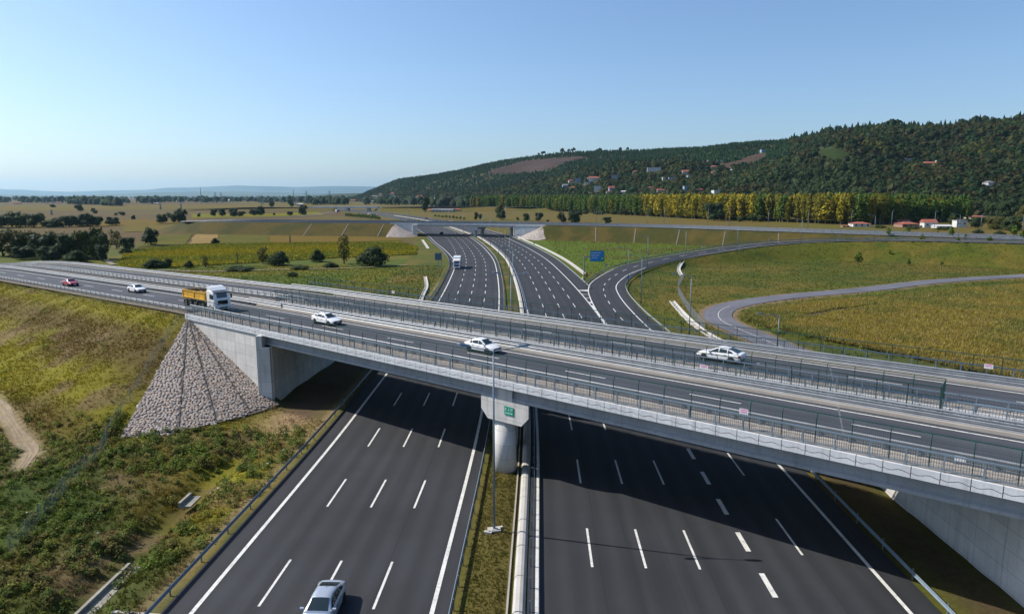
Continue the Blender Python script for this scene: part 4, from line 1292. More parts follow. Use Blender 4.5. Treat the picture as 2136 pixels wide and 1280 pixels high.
# wing walls facing the camera
for xa, xb in ((-62.6, -75), (1.4, 18.5)):
    ta, tb = s_at_x(OV2, xa), s_at_x(OV2, xb)
    mb = MB()
    a, b = OV2.at(ta, -.25), OV2.at(tb, -.25)
    poly = [(0, -.8), (0, 7.05), (1, 7.05), (1, 6.2), (.08, -.8)]
    vs = [(a[0] + (b[0] - a[0]) * u, a[1] + (b[1] - a[1]) * u, z) for u, z in poly]
    mb.add(vs + [(x, y + .7, z) for x, y, z in vs], [(0, 1, 2, 3, 4), (9, 8, 7, 6, 5)] + [(k, (k + 1) % 5, 5 + (k + 1) % 5, 5 + k) for k in range(5)])
    fixn(mb.build('wing_wall', M['panel'], B2))
for k, oo in enumerate((-1.5, -15.5)):
    mb = MB()
    t = s_at_x(OV2, float(Cx(428)) + 3.3)
    c = OV2.at(t, oo); 
    mb.box((c[0], c[1] + 5, 5.2 - .2), (3.9, 11, 2.0)); mb.box((c[0], c[1] + 5, 6.7), (1.5, 11, 1.0))
    mb.build('pier_cap', M['panel'], B2)
    for dy in (1.2, 8.5):
        MB().bar((c[0], c[1] + dy, -.3), (c[0], c[1] + dy, 4.1), 1.0, 14).build('column', M['concrete'], B2)
for dx in (0, 3.0):
    MB().bar((float(Cx(424)) + 25.3 + dx * .0, 424 + dx * 3, -.3), (float(Cx(424)) + 25.3, 424 + dx * 3, 6.2), .55, 10).build('column', M['panel'], B2)
STR = plain('stone_pitching_far', srgb(176, 164, 154), .95, var=.45, scale=.9)
for xa, ang0, ang1, lab in ((-75.5, -100, -18, 'pale stone slope on the left of the second overpass'), (19.5, -100 + 20, -176, 'pale stone slope on the right of the second overpass')):
    t = s_at_x(OV2, xa); c = OV2.at(t, -.3)
    root = empty('stone_slope', (c[0], c[1], 0), 0, lab, 'stone slope', 'stone slopes of the second overpass')
    mb = MB(); na, nr = 18, 14; g = []
    rn = random.Random(3)
    for i in range(nr + 1):
        for j in range(na + 1):
            a = R(ang0 + (ang1 - ang0) * j / na); r_ = 17.2 * i / nr
            g.append((c[0] + r_ * math.cos(a), c[1] + r_ * math.sin(a), 7.35 - r_ / 2.2 + rn.uniform(-.12, .12) + .25))
    mb.add(g, [(i * (na + 1) + j, i * (na + 1) + j + 1, (i + 1) * (na + 1) + j + 1, (i + 1) * (na + 1) + j) for i in range(nr) for j in range(na)])
    mb.build('pitching', STR, root)
for o, lab in ((-.6, 'guardrail on the near edge of the second overpass'), (-12.9, 'guardrail left of the middle of the second overpass'), (-14.3, 'guardrail right of the middle of the second overpass'), (-26.4, 'guardrail on the far edge of the second overpass')):
    guardrail(lab, OV2, 60, OV2.len, o, -1, 4.0, single=False, h=.8, beams=(.3, .62), seg=6, group='guardrails of the second overpass')
mf = empty('mesh_fence', OV2.at((sL + sR) / 2, -.2), 0, 'thin mesh fence on the near edge of the second overpass', 'fence')
mb = MB()
for t in OV2.stations(sL - 16, sR, 2.4): mb.bar(OV2.at(t, -.2, .3), OV2.at(t, -.2, 2.3), .05, 4)
for z in (.9, 1.6, 2.3):
    ts = OV2.stations(sL - 16, sR, 8)
    for a, b in zip(ts, ts[1:]): mb.bar(OV2.at(a, -.2, z), OV2.at(b, -.2, z), .03, 3, caps=False)
mb.build('posts_and_wires', M['fence_green'], mf)
# chute drains on its embankment
for k, (xa, ya, xb, yb) in enumerate(((1250, 476, 1236, 498), (1340, 479, 1327, 500), (1437, 482, 1428, 502), (1540, 486, 1533, 502), (1634, 487, 1632, 500), (838, 468, 785, 486) if 0 else (800, 468, 785, 485), (722, 468, 700, 480), (640, 468, 622, 480))):
    a = P2(xa, ya, 7.2); t = s_at_x(OV2, a[0])
    p, q = OV2.at(t, 1.3, -.25), OV2.at(t + (5.5 if a[0] > 0 else 1.5), 15.6, -7.75)
    root = empty('chute_drain', q, 0, ('pale chute drain down the second embankment, ' + ('number %d' % (k + 1) if 0 else ['first right of the stone slope', 'second right of the stone slope', 'behind the ramp lamps', 'near the ramp crest', 'rightmost above the ramp', 'just left of the stone slope', 'middle one of the left side', 'farthest from the bridge on the left side'][k])), 'drain', 'chute drains on the second embankment')
    mb = MB(); 
    p = (p[0], p[1], tz(p[0], p[1]) + .12); q = (q[0], q[1], tz(q[0], q[1]) + .12)
    pts = [tuple(p[i] + (q[i] - p[i]) * f for i in range(3)) for f in np.linspace(0, 1, 6)]
    pts = [(x, y, tz(x, y) + .15) for x, y, z in pts]
    mb.loft([[(x - .3, y, z), (x + .3, y, z), (x + .3, y, z + .12), (x - .3, y, z + .12)] for x, y, z in pts])
    fixn(mb.build('chute', plain('weathered_chute', (.20, .18, .14), .95, var=.3), root))
# third overpass
B3 = empty('far_overpass_bridge', OV3.at(s_at_x(OV3, -285)), 0, 'hazy third overpass far down the motorway', 'bridge')
a3, b3 = s_at_x(OV3, -335), s_at_x(OV3, -225)
mb = MB(); mb.loft([[OV3.at(t, -8, -2.4), OV3.at(t, 8, -2.4), OV3.at(t, 8, .4), OV3.at(t, -8, .4)] for t in OV3.stations(a3, b3, 12)])
fixn(mb.build('deck_slab', M['concrete'], B3))
for x in (-277, -262 + 20, -320):
    c = OV3.at(s_at_x(OV3, x)); MB().box((c[0], c[1], 2.2), (4.5, 12, 5.6)).build('pier', M['concrete'], B3)
for x in (-337, -223):
    c = OV3.at(s_at_x(OV3, x)); MB().box((c[0], c[1], 2.5), (8, 16, 7)).build('abutment_wall', M['panel'], B3)

# ------------------------------------------------------------------ lamp posts
def head_mesh():
    mb = MB()
    mb.loft([[(x, w, z0), (x, -w, z0), (x, -w * .6, z1), (x, w * .6, z1)] for x, w, z0, z1 in ((0, .06, -.03, .05), (.18, .15, -.06, .11), (.75, .17, -.06, .13), (1.0, .09, -.03, .05))])
    return mb.mesh('lamp_head', M['pole'])
HEAD = head_mesh()
def lamp(x, y, z, h, arms, label, group, L=1.9, base=False, rise=.25):
    """arms: directions (angles about Z) of the arms"""
    root = empty('street_lamp', (x, y, z), 0, label, 'street lamp', group)
    MB().bar((0, 0, 0), (0, 0, h), .105, 8, .055).build('pole', M['pole'], root, world=False, smooth=True)
    if base:
        mb = MB(); mb.box((0, 0, .08), (.95, .7, .26), .2); mb.box((0, 0, .23), (.42, .42, .06), .2); mb.box((-.45, -.4, .1), (.6, .28, .22), -.3); mb.box((.4, .35, .1), (.5, .22, .2), .5)
        mb.build('footing', M['drain'], root, world=False)
    for a in arms:
        am = MB().bar((0, 0, h - .1), (L * math.cos(a), L * math.sin(a), h + rise), .05, 6, .035)
        am.build('arm', M['pole'], root, world=False)
        link('lamp_head', HEAD, root, (L * math.cos(a) - .1 * math.cos(a), L * math.sin(a) - .1 * math.sin(a), h + rise), (0, -.16, a))
    return root
GM = 'double armed lamps along the motorway median'
words = ['before the overpass, on the rough concrete footing', 'standing right behind the overpass', 'second beyond the overpass', 'third beyond the overpass', 'fourth beyond the overpass', 'fifth beyond the overpass', 'sixth beyond the overpass', 'seventh beyond the overpass, nearest the second bridge']
lx, ly = P2(1031, 1108)
y = ly
for k in range(8):
    x = float(Cx(y)) + (lx - float(Cx(ly)))
    a = 0.0 if k else -.05
    lamp(x, y, 0.02, 14.0, (a, a + math.pi), 'double armed median lamp ' + words[k], GM, base=(k in (0, 2)), L=1.75)
    y += 47.5
for k, w in enumerate(('just past', 'farther past', 'third past')):
    y = 475 + 85 * k
    lamp(float(Cx(y)) + 3.3, y, 0, 13.6, (0, math.pi), 'double armed median lamp %s the second overpass' % w, GM)
RLAMP = [  # foot, height above ground, row of the top, arm to the left?
    (1310, 593, .1, 517, 'on the inner bend of the ramp behind the round blue sign'),
    (1336.7, 633.7, 0, 533, 'by the steel guardrail at the start of the ramp'),
    (1350, 561, .6, 492, 'where the ramp straightens after the bend'),
    (1429, 542, 2.2, 481, 'at the head of the crooked concrete channel'),
    (1537, 525.7, 3.4, 467, 'on the rising middle stretch of the ramp'),
    (1670, 510.5, 5.0, 458, 'on the ramp below the yellow poplars'),
    (1822, 504.8, 6.4, 449, 'on the ramp below the red roofed bungalow'),
    (1998, 503, 7.2, 447, 'on the ramp below the white villa'),
    (1437, 706, 0, 574, 'with its foot hidden behind the parapet by the white channel'),
    (1620, 745, 0, 657, 'standing in the ripe crop beside the country lane')]
for px, py, z, pt, w in RLAMP:
    x, y = P2(px, py, z)
    z = tz(x, y) if z > 0 else -.1
    h = zat(y, pt) - z
    near = px in (1437, 1620)
    lamp(x, y, z, min(13.5, h), (math.pi * (.97 if px != 1822 else 1.02),), 'single armed lamp ' + w, 'single armed lamps along the ramp', L=2.6 if near else 2.4, rise=.1)
OL2 = [(1053, 456, 428, 'nearest the central pier of the second overpass'), (1101, 459, 440, 'short one over the pale stone slope'), (1124, 461, 434, 'right of the pale stone slope'), (1169, 462.5, 440, 'short one left of the twin round trees'), (1247, 468, 430.6, 'tall one right of the twin round trees'), (1254, 465, 439, 'short one right of the twin round trees'), (1354, 467.5, 444, 'in front of the first yellow poplars'), (1381, 468, 431.7, 'in front of the brightest yellow poplars'), (1473, 470.6, 433.8, 'left of the big dark round tree'), (1524, 472.5, 431.7, 'right of the big dark round tree'), (1605, 474, 440, 'in front of the dark poplar gap'), (1688, 477.5, 440, 'in front of the second yellow poplar group'), (1768, 480.8, 438.8, 'left of the red roofed bungalow'), (1859, 484.5, 438.8, 'right of the red roofed bungalow'), (1944, 489.7, 440.8, 'in front of the white gabled house'), (2050, 494.8, 446, 'in front of the white villa'), (2130, 498.5, 447, 'rightmost on the second overpass')]
for px, py, pt, w in OL2:
    # foot on the far verge of the embankment
    best = min(OV2.stations(60, OV2.len, 3), key=lambda t: abs(proj(*[np.array(c) for c in OV2.at(t, -27.1, 0)])[0] - px))
    x, y, z = OV2.at(best, -27.1, 0)
    h = max(7.0, min(14.5, zat(y, pt) - z))
    lamp(x, y, z - .2, h, (-math.pi / 2 - .3,), 'lamp on the second overpass, ' + w, 'lamps along the second overpass', rise=.2)
for px, py, z, pt, w in ((770, 471, 8, 440, 'on the second overpass left of the bridge'), (857, 466, 8, 418, 'tall one over the left end of the second bridge')):
    best = min(OV2.stations(60, OV2.len, 3), key=lambda t: abs(proj(*[np.array(c) for c in OV2.at(t, -13.5, 0)])[0] - px))
    x, y, z = OV2.at(best, -13.5, 0)
    lamp(x, y, z, min(15, zat(y, pt) - z), (-1.9, 1.2), 'lamp ' + w, 'lamps along the second overpass')
# an out-of-frame neighbour throws no shadow here: the lamp before the overpass is the only one near

# ------------------------------------------------------------------ traffic signs
x, y = P2(1218, 584.5)
DS = empty('direction_sign', (x, y, 0), 0, 'blue direction sign with green border on a cantilever post at the exit nose', 'road sign')
mb = MB(); mb.bar((0, 0, 0), (0, 0, 7.2), .2, 8, .16); mb.bar((0, 0, 7.1), (2.2, 0, 7.1), .14, 8); mb.build('post', M['pole'], DS, world=False)
MB().box((3.85, -.06, 7.3), (4.2, .08, 3.3)).build('board', SG, DS, world=False)
MB().box((3.75, -.115, 7.3), (3.75, .03, 2.85)).build('blue_field', SB, DS, world=False)
mb = MB()
for r_, ws in ((8.25, (.5, .9, .35, .6)), (7.55, (.9, .4, .8)), (6.85, (.6, .5, .5))):
    u = 2.05
    for w_ in ws: mb.box((u + w_ / 2, -.14, r_), (w_, .02, .2)); u += w_ + .14
mb.build('destination_lines', SW, DS, world=False)
MB().box((5.2, -.14, 6.45), (.95, .03, .95)).build('arrow_field', SG, DS, world=False)
mb = MB(); mb.bar((4.95, -.17, 6.2), (5.4, -.17, 6.6), .07, 4); mb.add([(5.55, -.17, 6.8), (5.1, -.17, 6.75), (5.5, -.17, 6.4)], [(0, 1, 2)]); mb.build('arrow', SW, DS, world=False)
x, y = P2(1221.5, 583)
CH = empty('chevron_board', (x, y, 0), 0, 'black and yellow chevron board at the exit nose below the blue sign', 'road sign')
YE = plain('sign_yellow', (.62, .36, .01), .5, var=.05)
mb = MB(); mb.bar((0, 0, 0), (0, 0, 1.8), .05, 5); mb.build('post', M['pole'], CH, world=False)
MB().box((.25, -.06, 1.35), (.8, .05, 1.6)).build('plate', YE, CH, world=False)
mb = MB()
for k in range(3):
    zz = .85 + k * .5
    mb.add([(-.15, -.095, zz - .2), (.25, -.095, zz + .1), (.65, -.095, zz - .2), (.65, -.095, zz), (.25, -.095, zz + .3), (-.15, -.095, zz)], [(0, 1, 4, 5), (1, 2, 3, 4)])
mb.build('chevrons', M['black'], CH, world=False)
MB().bar((-.6, .3, 0), (-.6, .3, .8), .55, 10, .5).build('impact_drum', plain('lime_plastic', (.5, .62, .02), .5, var=.1), CH, world=False)
x, y = P2(919, 563)
BS = empty('direction_sign', (x - .2, y, 0), 0, 'blue grey sign left of the oncoming lanes seen from behind', 'road sign')
mb = MB(); mb.bar((-.6, 0, 0), (-.6, 0, 5.6), .1, 6); mb.bar((.6, 0, 0), (.6, 0, 5.6), .1, 6); mb.build('posts', M['pole'], BS, world=False)
MB().box((-.5, .08, 4.6), (2.3, .06, 2.4)).build('board', plain('sign_back_blue', (.05, .15, .24), .5), BS, world=False)
mb = MB()
for zz in (3.9, 4.6, 5.3): mb.box((-.5, .02, zz), (2.2, .05, .1))
mb.build('stiffeners', M['steel_dark'], BS, world=False)
RND = plain('sign_back_grey', (.30, .31, .33), .5)
def roundsign(px, py, z, pt, label, face, r=.42):
    x, y = P2(px, py, z); zz = max(tz(x, y), -.1)
    h = max(1.6, zat(y, pt) - zz)
    root = empty('round_sign', (x, y, zz), 0, label, 'road sign', 'small round road signs')
    MB().bar((0, 0, 0), (0, 0, h), .05, 5).build('post', M['pole'], root, world=False)
    mb = MB().bar((0, -.05, h), (0, -.1, h), r, 14); mb.build('disc', M['red_paint'] if face == 'white' else RND, root, world=False)
    if face == 'white': MB().bar((0, -.1, h), (0, -.115, h), r * .74, 14).build('face', SW, root, world=False)
    if face == 'blue': MB().bar((0, -.1, h), (0, -.115, h), r * .9, 14).build('face', SB, root, world=False)
M['red_paint'] = plain('sign_red', (.5, .02, .03), .4, var=.05)
roundsign(1309, 593, .1, 577, 'small round blue sign at the inner bend of the ramp', 'blue')
roundsign(1264.5, 566, 0, 552, 'small round sign back standing on the green loop', 'grey')
roundsign(1352, 542, 1.6, 530, 'small round sign back beside the ramp guardrail', 'grey')
roundsign(1463.5, 524, 3.4, 513, 'small white round sign where the ramp straightens', 'white')
roundsign(1603, 508, 5, 499.5, 'small white round sign halfway up the ramp', 'white')
roundsign(1749, 501, 6.4, 492, 'small white round sign near the top of the ramp', 'white')
roundsign(1920, 501, 7.2, 491.5, 'small white round sign right of the upper ramp saplings', 'white')
roundsign(2021, 498, 7.6, 489.5, 'small white round sign at the merge of ramp and second overpass', 'white')
roundsign(1114, 516, 0, 507, 'small round sign beside the long white drain', 'grey')

# ------------------------------------------------------------------ vehicles
def paint(name, c, rough=.25, coat=.6, metal=0.0):
    m, nt, b = nmat(name)
    n = NOISE(nt, .8, 4, .6, COORD(nt, 'Object'))
    nt.links.new(RAMP(nt, n, [(.3, tuple(x * .93 for x in c)), (.7, c)]), b.inputs['Base Color'])
    b.inputs['Roughness'].default_value = rough; b.inputs['Coat Weight'].default_value = coat; b.inputs['Metallic'].default_value = metal
    return m
WHITE = paint('white_car_paint', (.78, .78, .77)); SILVER = paint('silver_car_paint', (.50, .54, .58), .3, .6, .5); REDP = paint('red_car_paint', (.36, .02, .035))
GLASS, _nt, _b = nmat('car_glass')
_b.inputs['Base Color'].default_value = (.012, .022, .024, 1); _b.inputs['Roughness'].default_value = .06; _b.inputs['Specular IOR Level'].default_value = .8
TYRE = M['dark']; RIM = plain('alloy_rim', (.62, .63, .65), .4, .3, .1)
LAMPW = plain('headlamp_lens', (.72, .74, .74), .15, 0, .05); LAMPR = plain('tail_lamp_lens', (.42, .01, .015), .2, 0, .05)
def wheel(parent, x, y, r, w, side, n=18):
    t = MB()
    prof = [(r * .62, -w / 2), (r * .93, -w / 2), (r, -w * .36), (r, w * .36), (r * .93, w / 2), (r * .62, w / 2)]
    t.loft([[(x + rr * math.cos(2 * math.pi * k / n), y + ww, r + rr * math.sin(2 * math.pi * k / n)) for k in range(n)] for rr, ww in prof], True, False)
    wo = t.build('wheel', TYRE, parent, world=False, smooth=True)
    rm = MB(); yo = y + side * w * .34
    rm.bar((x, y, r), (x, yo, r), r * .62, n)
    link('rim', rm.mesh('rim', RIM), wo)
    sp = MB()
    for k in range(5):
        a = 2 * math.pi * k / 5
        sp.bar((x + .12 * r * math.cos(a + .5), yo + side * .012, r + .12 * r * math.sin(a + .5)), (x + .54 * r * math.cos(a + .63), yo + side * .012, r + .54 * r * math.sin(a + .63)), r * .07, 4)
    link('rim_openings', sp.mesh('rim_openings', M['black']), wo)
def lerp_tab(tab, x):
    xs = [t[0] for t in tab]
    return [float(np.interp(x, xs, [t[k] for t in tab])) for k in range(1, len(tab[0]))]
def car(name, label, loc, rz, pnt, L=4.5, W=1.78, H=1.46, style='sedan', scale=1.0, group='cars on the overpass', taxi=False, lights=True, pitch=0):
    root = empty(name, loc, rz, label, 'car', group)
    root.scale = (scale,) * 3
    root.rotation_euler = (0, pitch, rz)
    hl, hw = L / 2, W / 2
    k = L / 4.5
    tabs = {
        'sedan': ([(-2.25, .70, .44, .80), (-2.2, .84, .36, .90), (-2.0, .93, .28, .97), (-1.5, .985, .22, 1.0), (-.9, 1.0, .2, .98), (.8, 1.0, .2, .93), (1.2, .99, .22, .90), (1.75, .95, .24, .80), (2.05, .88, .28, .72), (2.2, .76, .34, .64), (2.25, .62, .42, .58)],
                  [(-1.80, .80, .985), (-1.35, .74, 1.20), (-.92, .69, 1.40), (-.3, .68, 1.46), (.18, .68, 1.42), (.62, .75, 1.20), (1.08, .84, .93)]),
        'coupe': ([(-2.25, .72, .46, .84), (-2.2, .85, .36, .98), (-2.0, .94, .28, 1.03), (-1.5, .985, .22, 1.02), (-.9, 1.0, .2, .99), (.8, 1.0, .2, .92), (1.2, .99, .22, .88), (1.75, .95, .24, .78), (2.05, .88, .28, .70), (2.2, .76, .34, .62), (2.25, .62, .42, .56)],
                  [(-1.95, .80, 1.03), (-1.4, .73, 1.24), (-.85, .68, 1.39), (-.25, .66, 1.45), (.2, .67, 1.40), (.68, .75, 1.16), (1.12, .84, .91)])}
    low, cab = tabs[style]
    low = [(a * k, b * hw, c, d * H / 1.46) for a, b, c, d in low]; cab = [(a * k, b * hw, c * H / 1.46) for a, b, c in cab]
    ax = (1.38 * k, -1.32 * k); R_ = .315
    def section(x):
        w, zb, zt = lerp_tab(low, x)
        half = [(w * .80, zb), (w * .97, zb + .06), (w * 1.0, zb + .24), (w * 1.0, zt - .26), (w * .975, zt - .08), (w * .90, zt - .012), (w * .5, zt + .02), (0, zt + .028)]
        return [(x, y, z) for y, z in half] + [(x, -y, z) for y, z in half[-2::-1]]
    xs = sorted(set([t[0] for t in low] + list(np.linspace(-hl * .97, hl * .97, 22))))
    mb = MB(); mb.loft([section(x) for x in xs])
    body = fixn(mb.build('body', pnt, root, world=False, smooth=True))
    zb_ = lambda x: lerp_tab(low, x)[2] - .03
    wb = .93 * hw
    def csec(x):
        w, zt = lerp_tab(cab, x); z0 = zb_(x)
        t = max(0.02, min(1, (zt - z0) / .5))
        half = [(wb * .99, z0 - .05), (wb + (w - wb) * t * .55, z0 + (zt - z0) * .5), (w * 1.0, zt - .07 * t), (w * .86, zt - .01), (w * .45, zt + .012 * t), (0, zt + .018 * t)]
        return [(x, y, z) for y, z in half] + [(x, -y, z) for y, z in half[-2::-1]]
    cx_ = sorted(set([t[0] for t in cab] + list(np.linspace(cab[0][0], cab[-1][0], 17))))
    mb = MB(); mb.loft([csec(x) for x in cx_])
    fixn(mb.build('cabin', pnt, root, world=False, smooth=True))
    def screen(nm, xa, xb, lift):
        mb = MB(); rows = []
        for x in np.linspace(xa, xb, 5):
            w, zt = lerp_tab(cab, x)
            rows.append([(x + lift * .7, y * w, zt + lift + .016 * (1 - abs(y)) ) for y in (-.84, -.45, 0, .45, .84)])
        mb.loft(rows, False, False); return mb.build(nm, GLASS, root, world=False, smooth=True)
    screen('windscreen', .27 * k, 1.0 * k, .012)
    screen('rear_window', cab[0][0] + .12, (-.98 if style == 'sedan' else -.95) * k, .012)
    def side_y(x, z):
        w, zt = lerp_tab(cab, x); z0 = zb_(x)
        t = max(0.02, min(1, (zt - z0) / .5)); f = (z - z0) / max(.02, zt - z0)
        if f < .5: return wb * .99 + (wb + (w - wb) * t * .55 - wb * .99) * f / .5
        ym = wb + (w - wb) * t * .55
        return ym + (w - ym) * min(1, (f - .5) / .42)
    for sd in (1, -1):
        wins = ((.80, .02), (-.06, -.82), (-.92, -1.28)) if style == 'sedan' else ((.84, -.02), (-.10, -.86), (-.94, -1.42))
        for xa, xb in wins:
            xa, xb = xa * k, xb * k
            g = []
            for x in np.linspace(xa, xb, 5):
                w, zt = lerp_tab(cab, x)
                z1 = min(zt - .085, 1.355 * H / 1.46); z0 = zb_(x) + .05
                z1 = max(z1, z0 + .01)
                g.append([(x, sd * (side_y(x, z) + .012), z) for z in (z0, (z0 + z1) / 2, z1)])
            mb = MB(); mb.loft(g, False, False); mb.build('side_window', GLASS, root, world=False)
        # doors, slightly proud of the flank
        for xa, xb in ((.95, .02), (0.0, -.90)):
            xa, xb = xa * k, xb * k; g = []
            for x in np.linspace(xa, xb, 5):
                w, zb, zt = lerp_tab(low, x)
                g.append([(x, sd * (w + .007), zb + .14), (x, sd * (w + .009), zb + .26), (x, sd * (w + .009), zt - .27), (x, sd * (w * .975 + .009), zt - .09)])
            mb = MB(); mb.loft(g, False, False); d = mb.build('door', pnt, root, world=False, smooth=True)
            hx = xb + .16 * k; w, zb, zt = lerp_tab(low, hx)
            link('handle', MB().box((hx, sd * (w + .018), zt - .17), (.18, .03, .035)).mesh('handle', M['steel']), d)
            sm = MB(); w, zb, zt = lerp_tab(low, xa); sm.box((xa + .012, sd * (w - .004), (zb + zt) / 2), (.018, .02, zt - zb - .3)); link('shut_line', sm.mesh('shut_line', M['black']), d)
        for x in ax:
            arch = MB().bar((x, sd * (hw * .80), R_ + .01), (x, sd * (hw + .004), R_ + .01), R_ + .05, 20); arch.build('wheel_arch', M['black'], root, world=False)
            wheel(root, x, sd * (hw - .078), R_, .21, sd)
        w, zb, zt = lerp_tab(low, hl * .90)
        mb = MB(); pts = []
        for x, dz in ((hl * .97, .0), (hl * .93, .03), (hl * .86, .06)):
            w, zb, zt = lerp_tab(low, x); pts.append([(x + .012, sd * (w * .97 + .012), zt - .22), (x + .012, sd * (w * .985 + .006), zt - .07), (x + .02, sd * w * .62, zt - .012 + .012)])
        mb.loft(pts, False, False); mb.build('headlight', LAMPW, root, world=False)
        mb = MB(); pts = []
        for x in (-hl * .985, -hl * .95, -hl * .87):
            w, zb, zt = lerp_tab(low, x); pts.append([(x - .012, sd * (w * 1.0 + .010), zt - .34), (x - .012, sd * (w * 1.0 + .010), zt - .18), (x - .014, sd * (w * .95 + .006), zt - .06)])
        mb.loft(pts, False, False); mb.build('taillight', LAMPR, root, world=False)
        mb = MB(); mx = .86 * k
        mb.loft([[(mx + u, sd * (hw * .95 + v), 1.0 + zz) for u, zz in ((-.05, -.07), (.07, -.06), (.07, .05), (-.05, .07))] for v in (0, .08, .2, .22)])
        fixn(mb.build('wing_mirror', pnt, root, world=False))
    mb = MB(); mb.box((hl - .02, 0, .50), (.08, hw * .95, .15)); mb.box((hl - .06, 0, .33), (.10, hw * 1.2, .09)); mb.build('grille', M['black'], root, world=False)
    MB().box((hl + .03, 0, .44), (.02, .5, .11)).build('number_plate', SW, root, world=False)
    MB().box((-hl - .01, 0, .66), (.02, .5, .11)).build('number_plate', SW, root, world=False)
    MB().box((-hl + .05, 0, .36), (.12, hw * 1.35, .1)).build('rear_valance', M['black'], root, world=False)
    MB().bar((-.75 * k, 0, 1.43 * H / 1.46), (-.95 * k, 0, 1.58 * H / 1.46), .018, 4).build('aerial', M['black'], root, world=False)
    if taxi:
        mb = MB()
        for xx in (-1.35, -1.0): mb.box((xx * k, -hw - .012, .72), (.22, .012, .16))
        mb.build('door_sticker', M['red_paint'], root, world=False)
    return root
def ovcar(px, py, s=None, o=None):
    return so(P2(px, py, 8.85))
CR = OV_RZ
def place(s, o): 
    p = OV.at(s, o, .01); return p
def ovpitch(s): return -math.atan2(zd(s + 2) - zd(s - 2), 4)
car('sedan_car', 'white four door sedan passing behind the lamp post head on the near bridge', place(46.3, 8.45), CR, WHITE, 4.25, 1.70, 1.44, scale=.97)
car('sedan_car', 'white sleek sedan on the near bridge between the lorry and the lamp head', place(20.3, 8.2), CR, WHITE, 4.7, 1.82, 1.46, 'coupe', scale=.97)
car('sedan_car', 'white car with red door marks on the embankment behind the lorry', place(-32.6, 7.9), CR, WHITE, 4.4, 1.76, 1.46, scale=.97, taxi=True, pitch=ovpitch(-32))
car('sedan_car', 'dark red car farthest left on the overpass approach', place(-54.5, 5.2), CR, REDP, 4.3, 1.74, 1.46, scale=.97, pitch=ovpitch(-54))
car('coupe_car', 'white coupe driving away on the second bridge', place(67.6, 20.0), CR + math.pi, WHITE, 4.6, 1.86, 1.45, 'coupe', scale=1.0)
sx, sy = P2(676, 1250, .7)
tx, ty = MW.tan(mws(sy))
car('sedan_car', 'silver blue car driving towards the viewer on the motorway at the lower edge', (-11.4, 37.75, .01), math.atan2(-ty, -tx), SILVER, 4.55, 1.8, 1.45, 'coupe', group='vehicles on the motorway')
for px, py, z, lab, pn, away in ((921, 489, 0, 'dark car in the shadow of the second overpass', M['dark'], False), (889, 456.5, 0, 'dark car on the outgoing lanes beyond the second overpass', M['dark'], True), (769, 447.5, 0, 'white car on the oncoming lanes far beyond the second overpass', WHITE, False)):
    x, y = P2(px, py, z); tx, ty = MW.tan(mws(y))
    car('distant_car', lab, (x, y, .01), math.atan2(ty, tx) + (0 if away else math.pi), pn, group='vehicles on the motorway', scale=1.15)

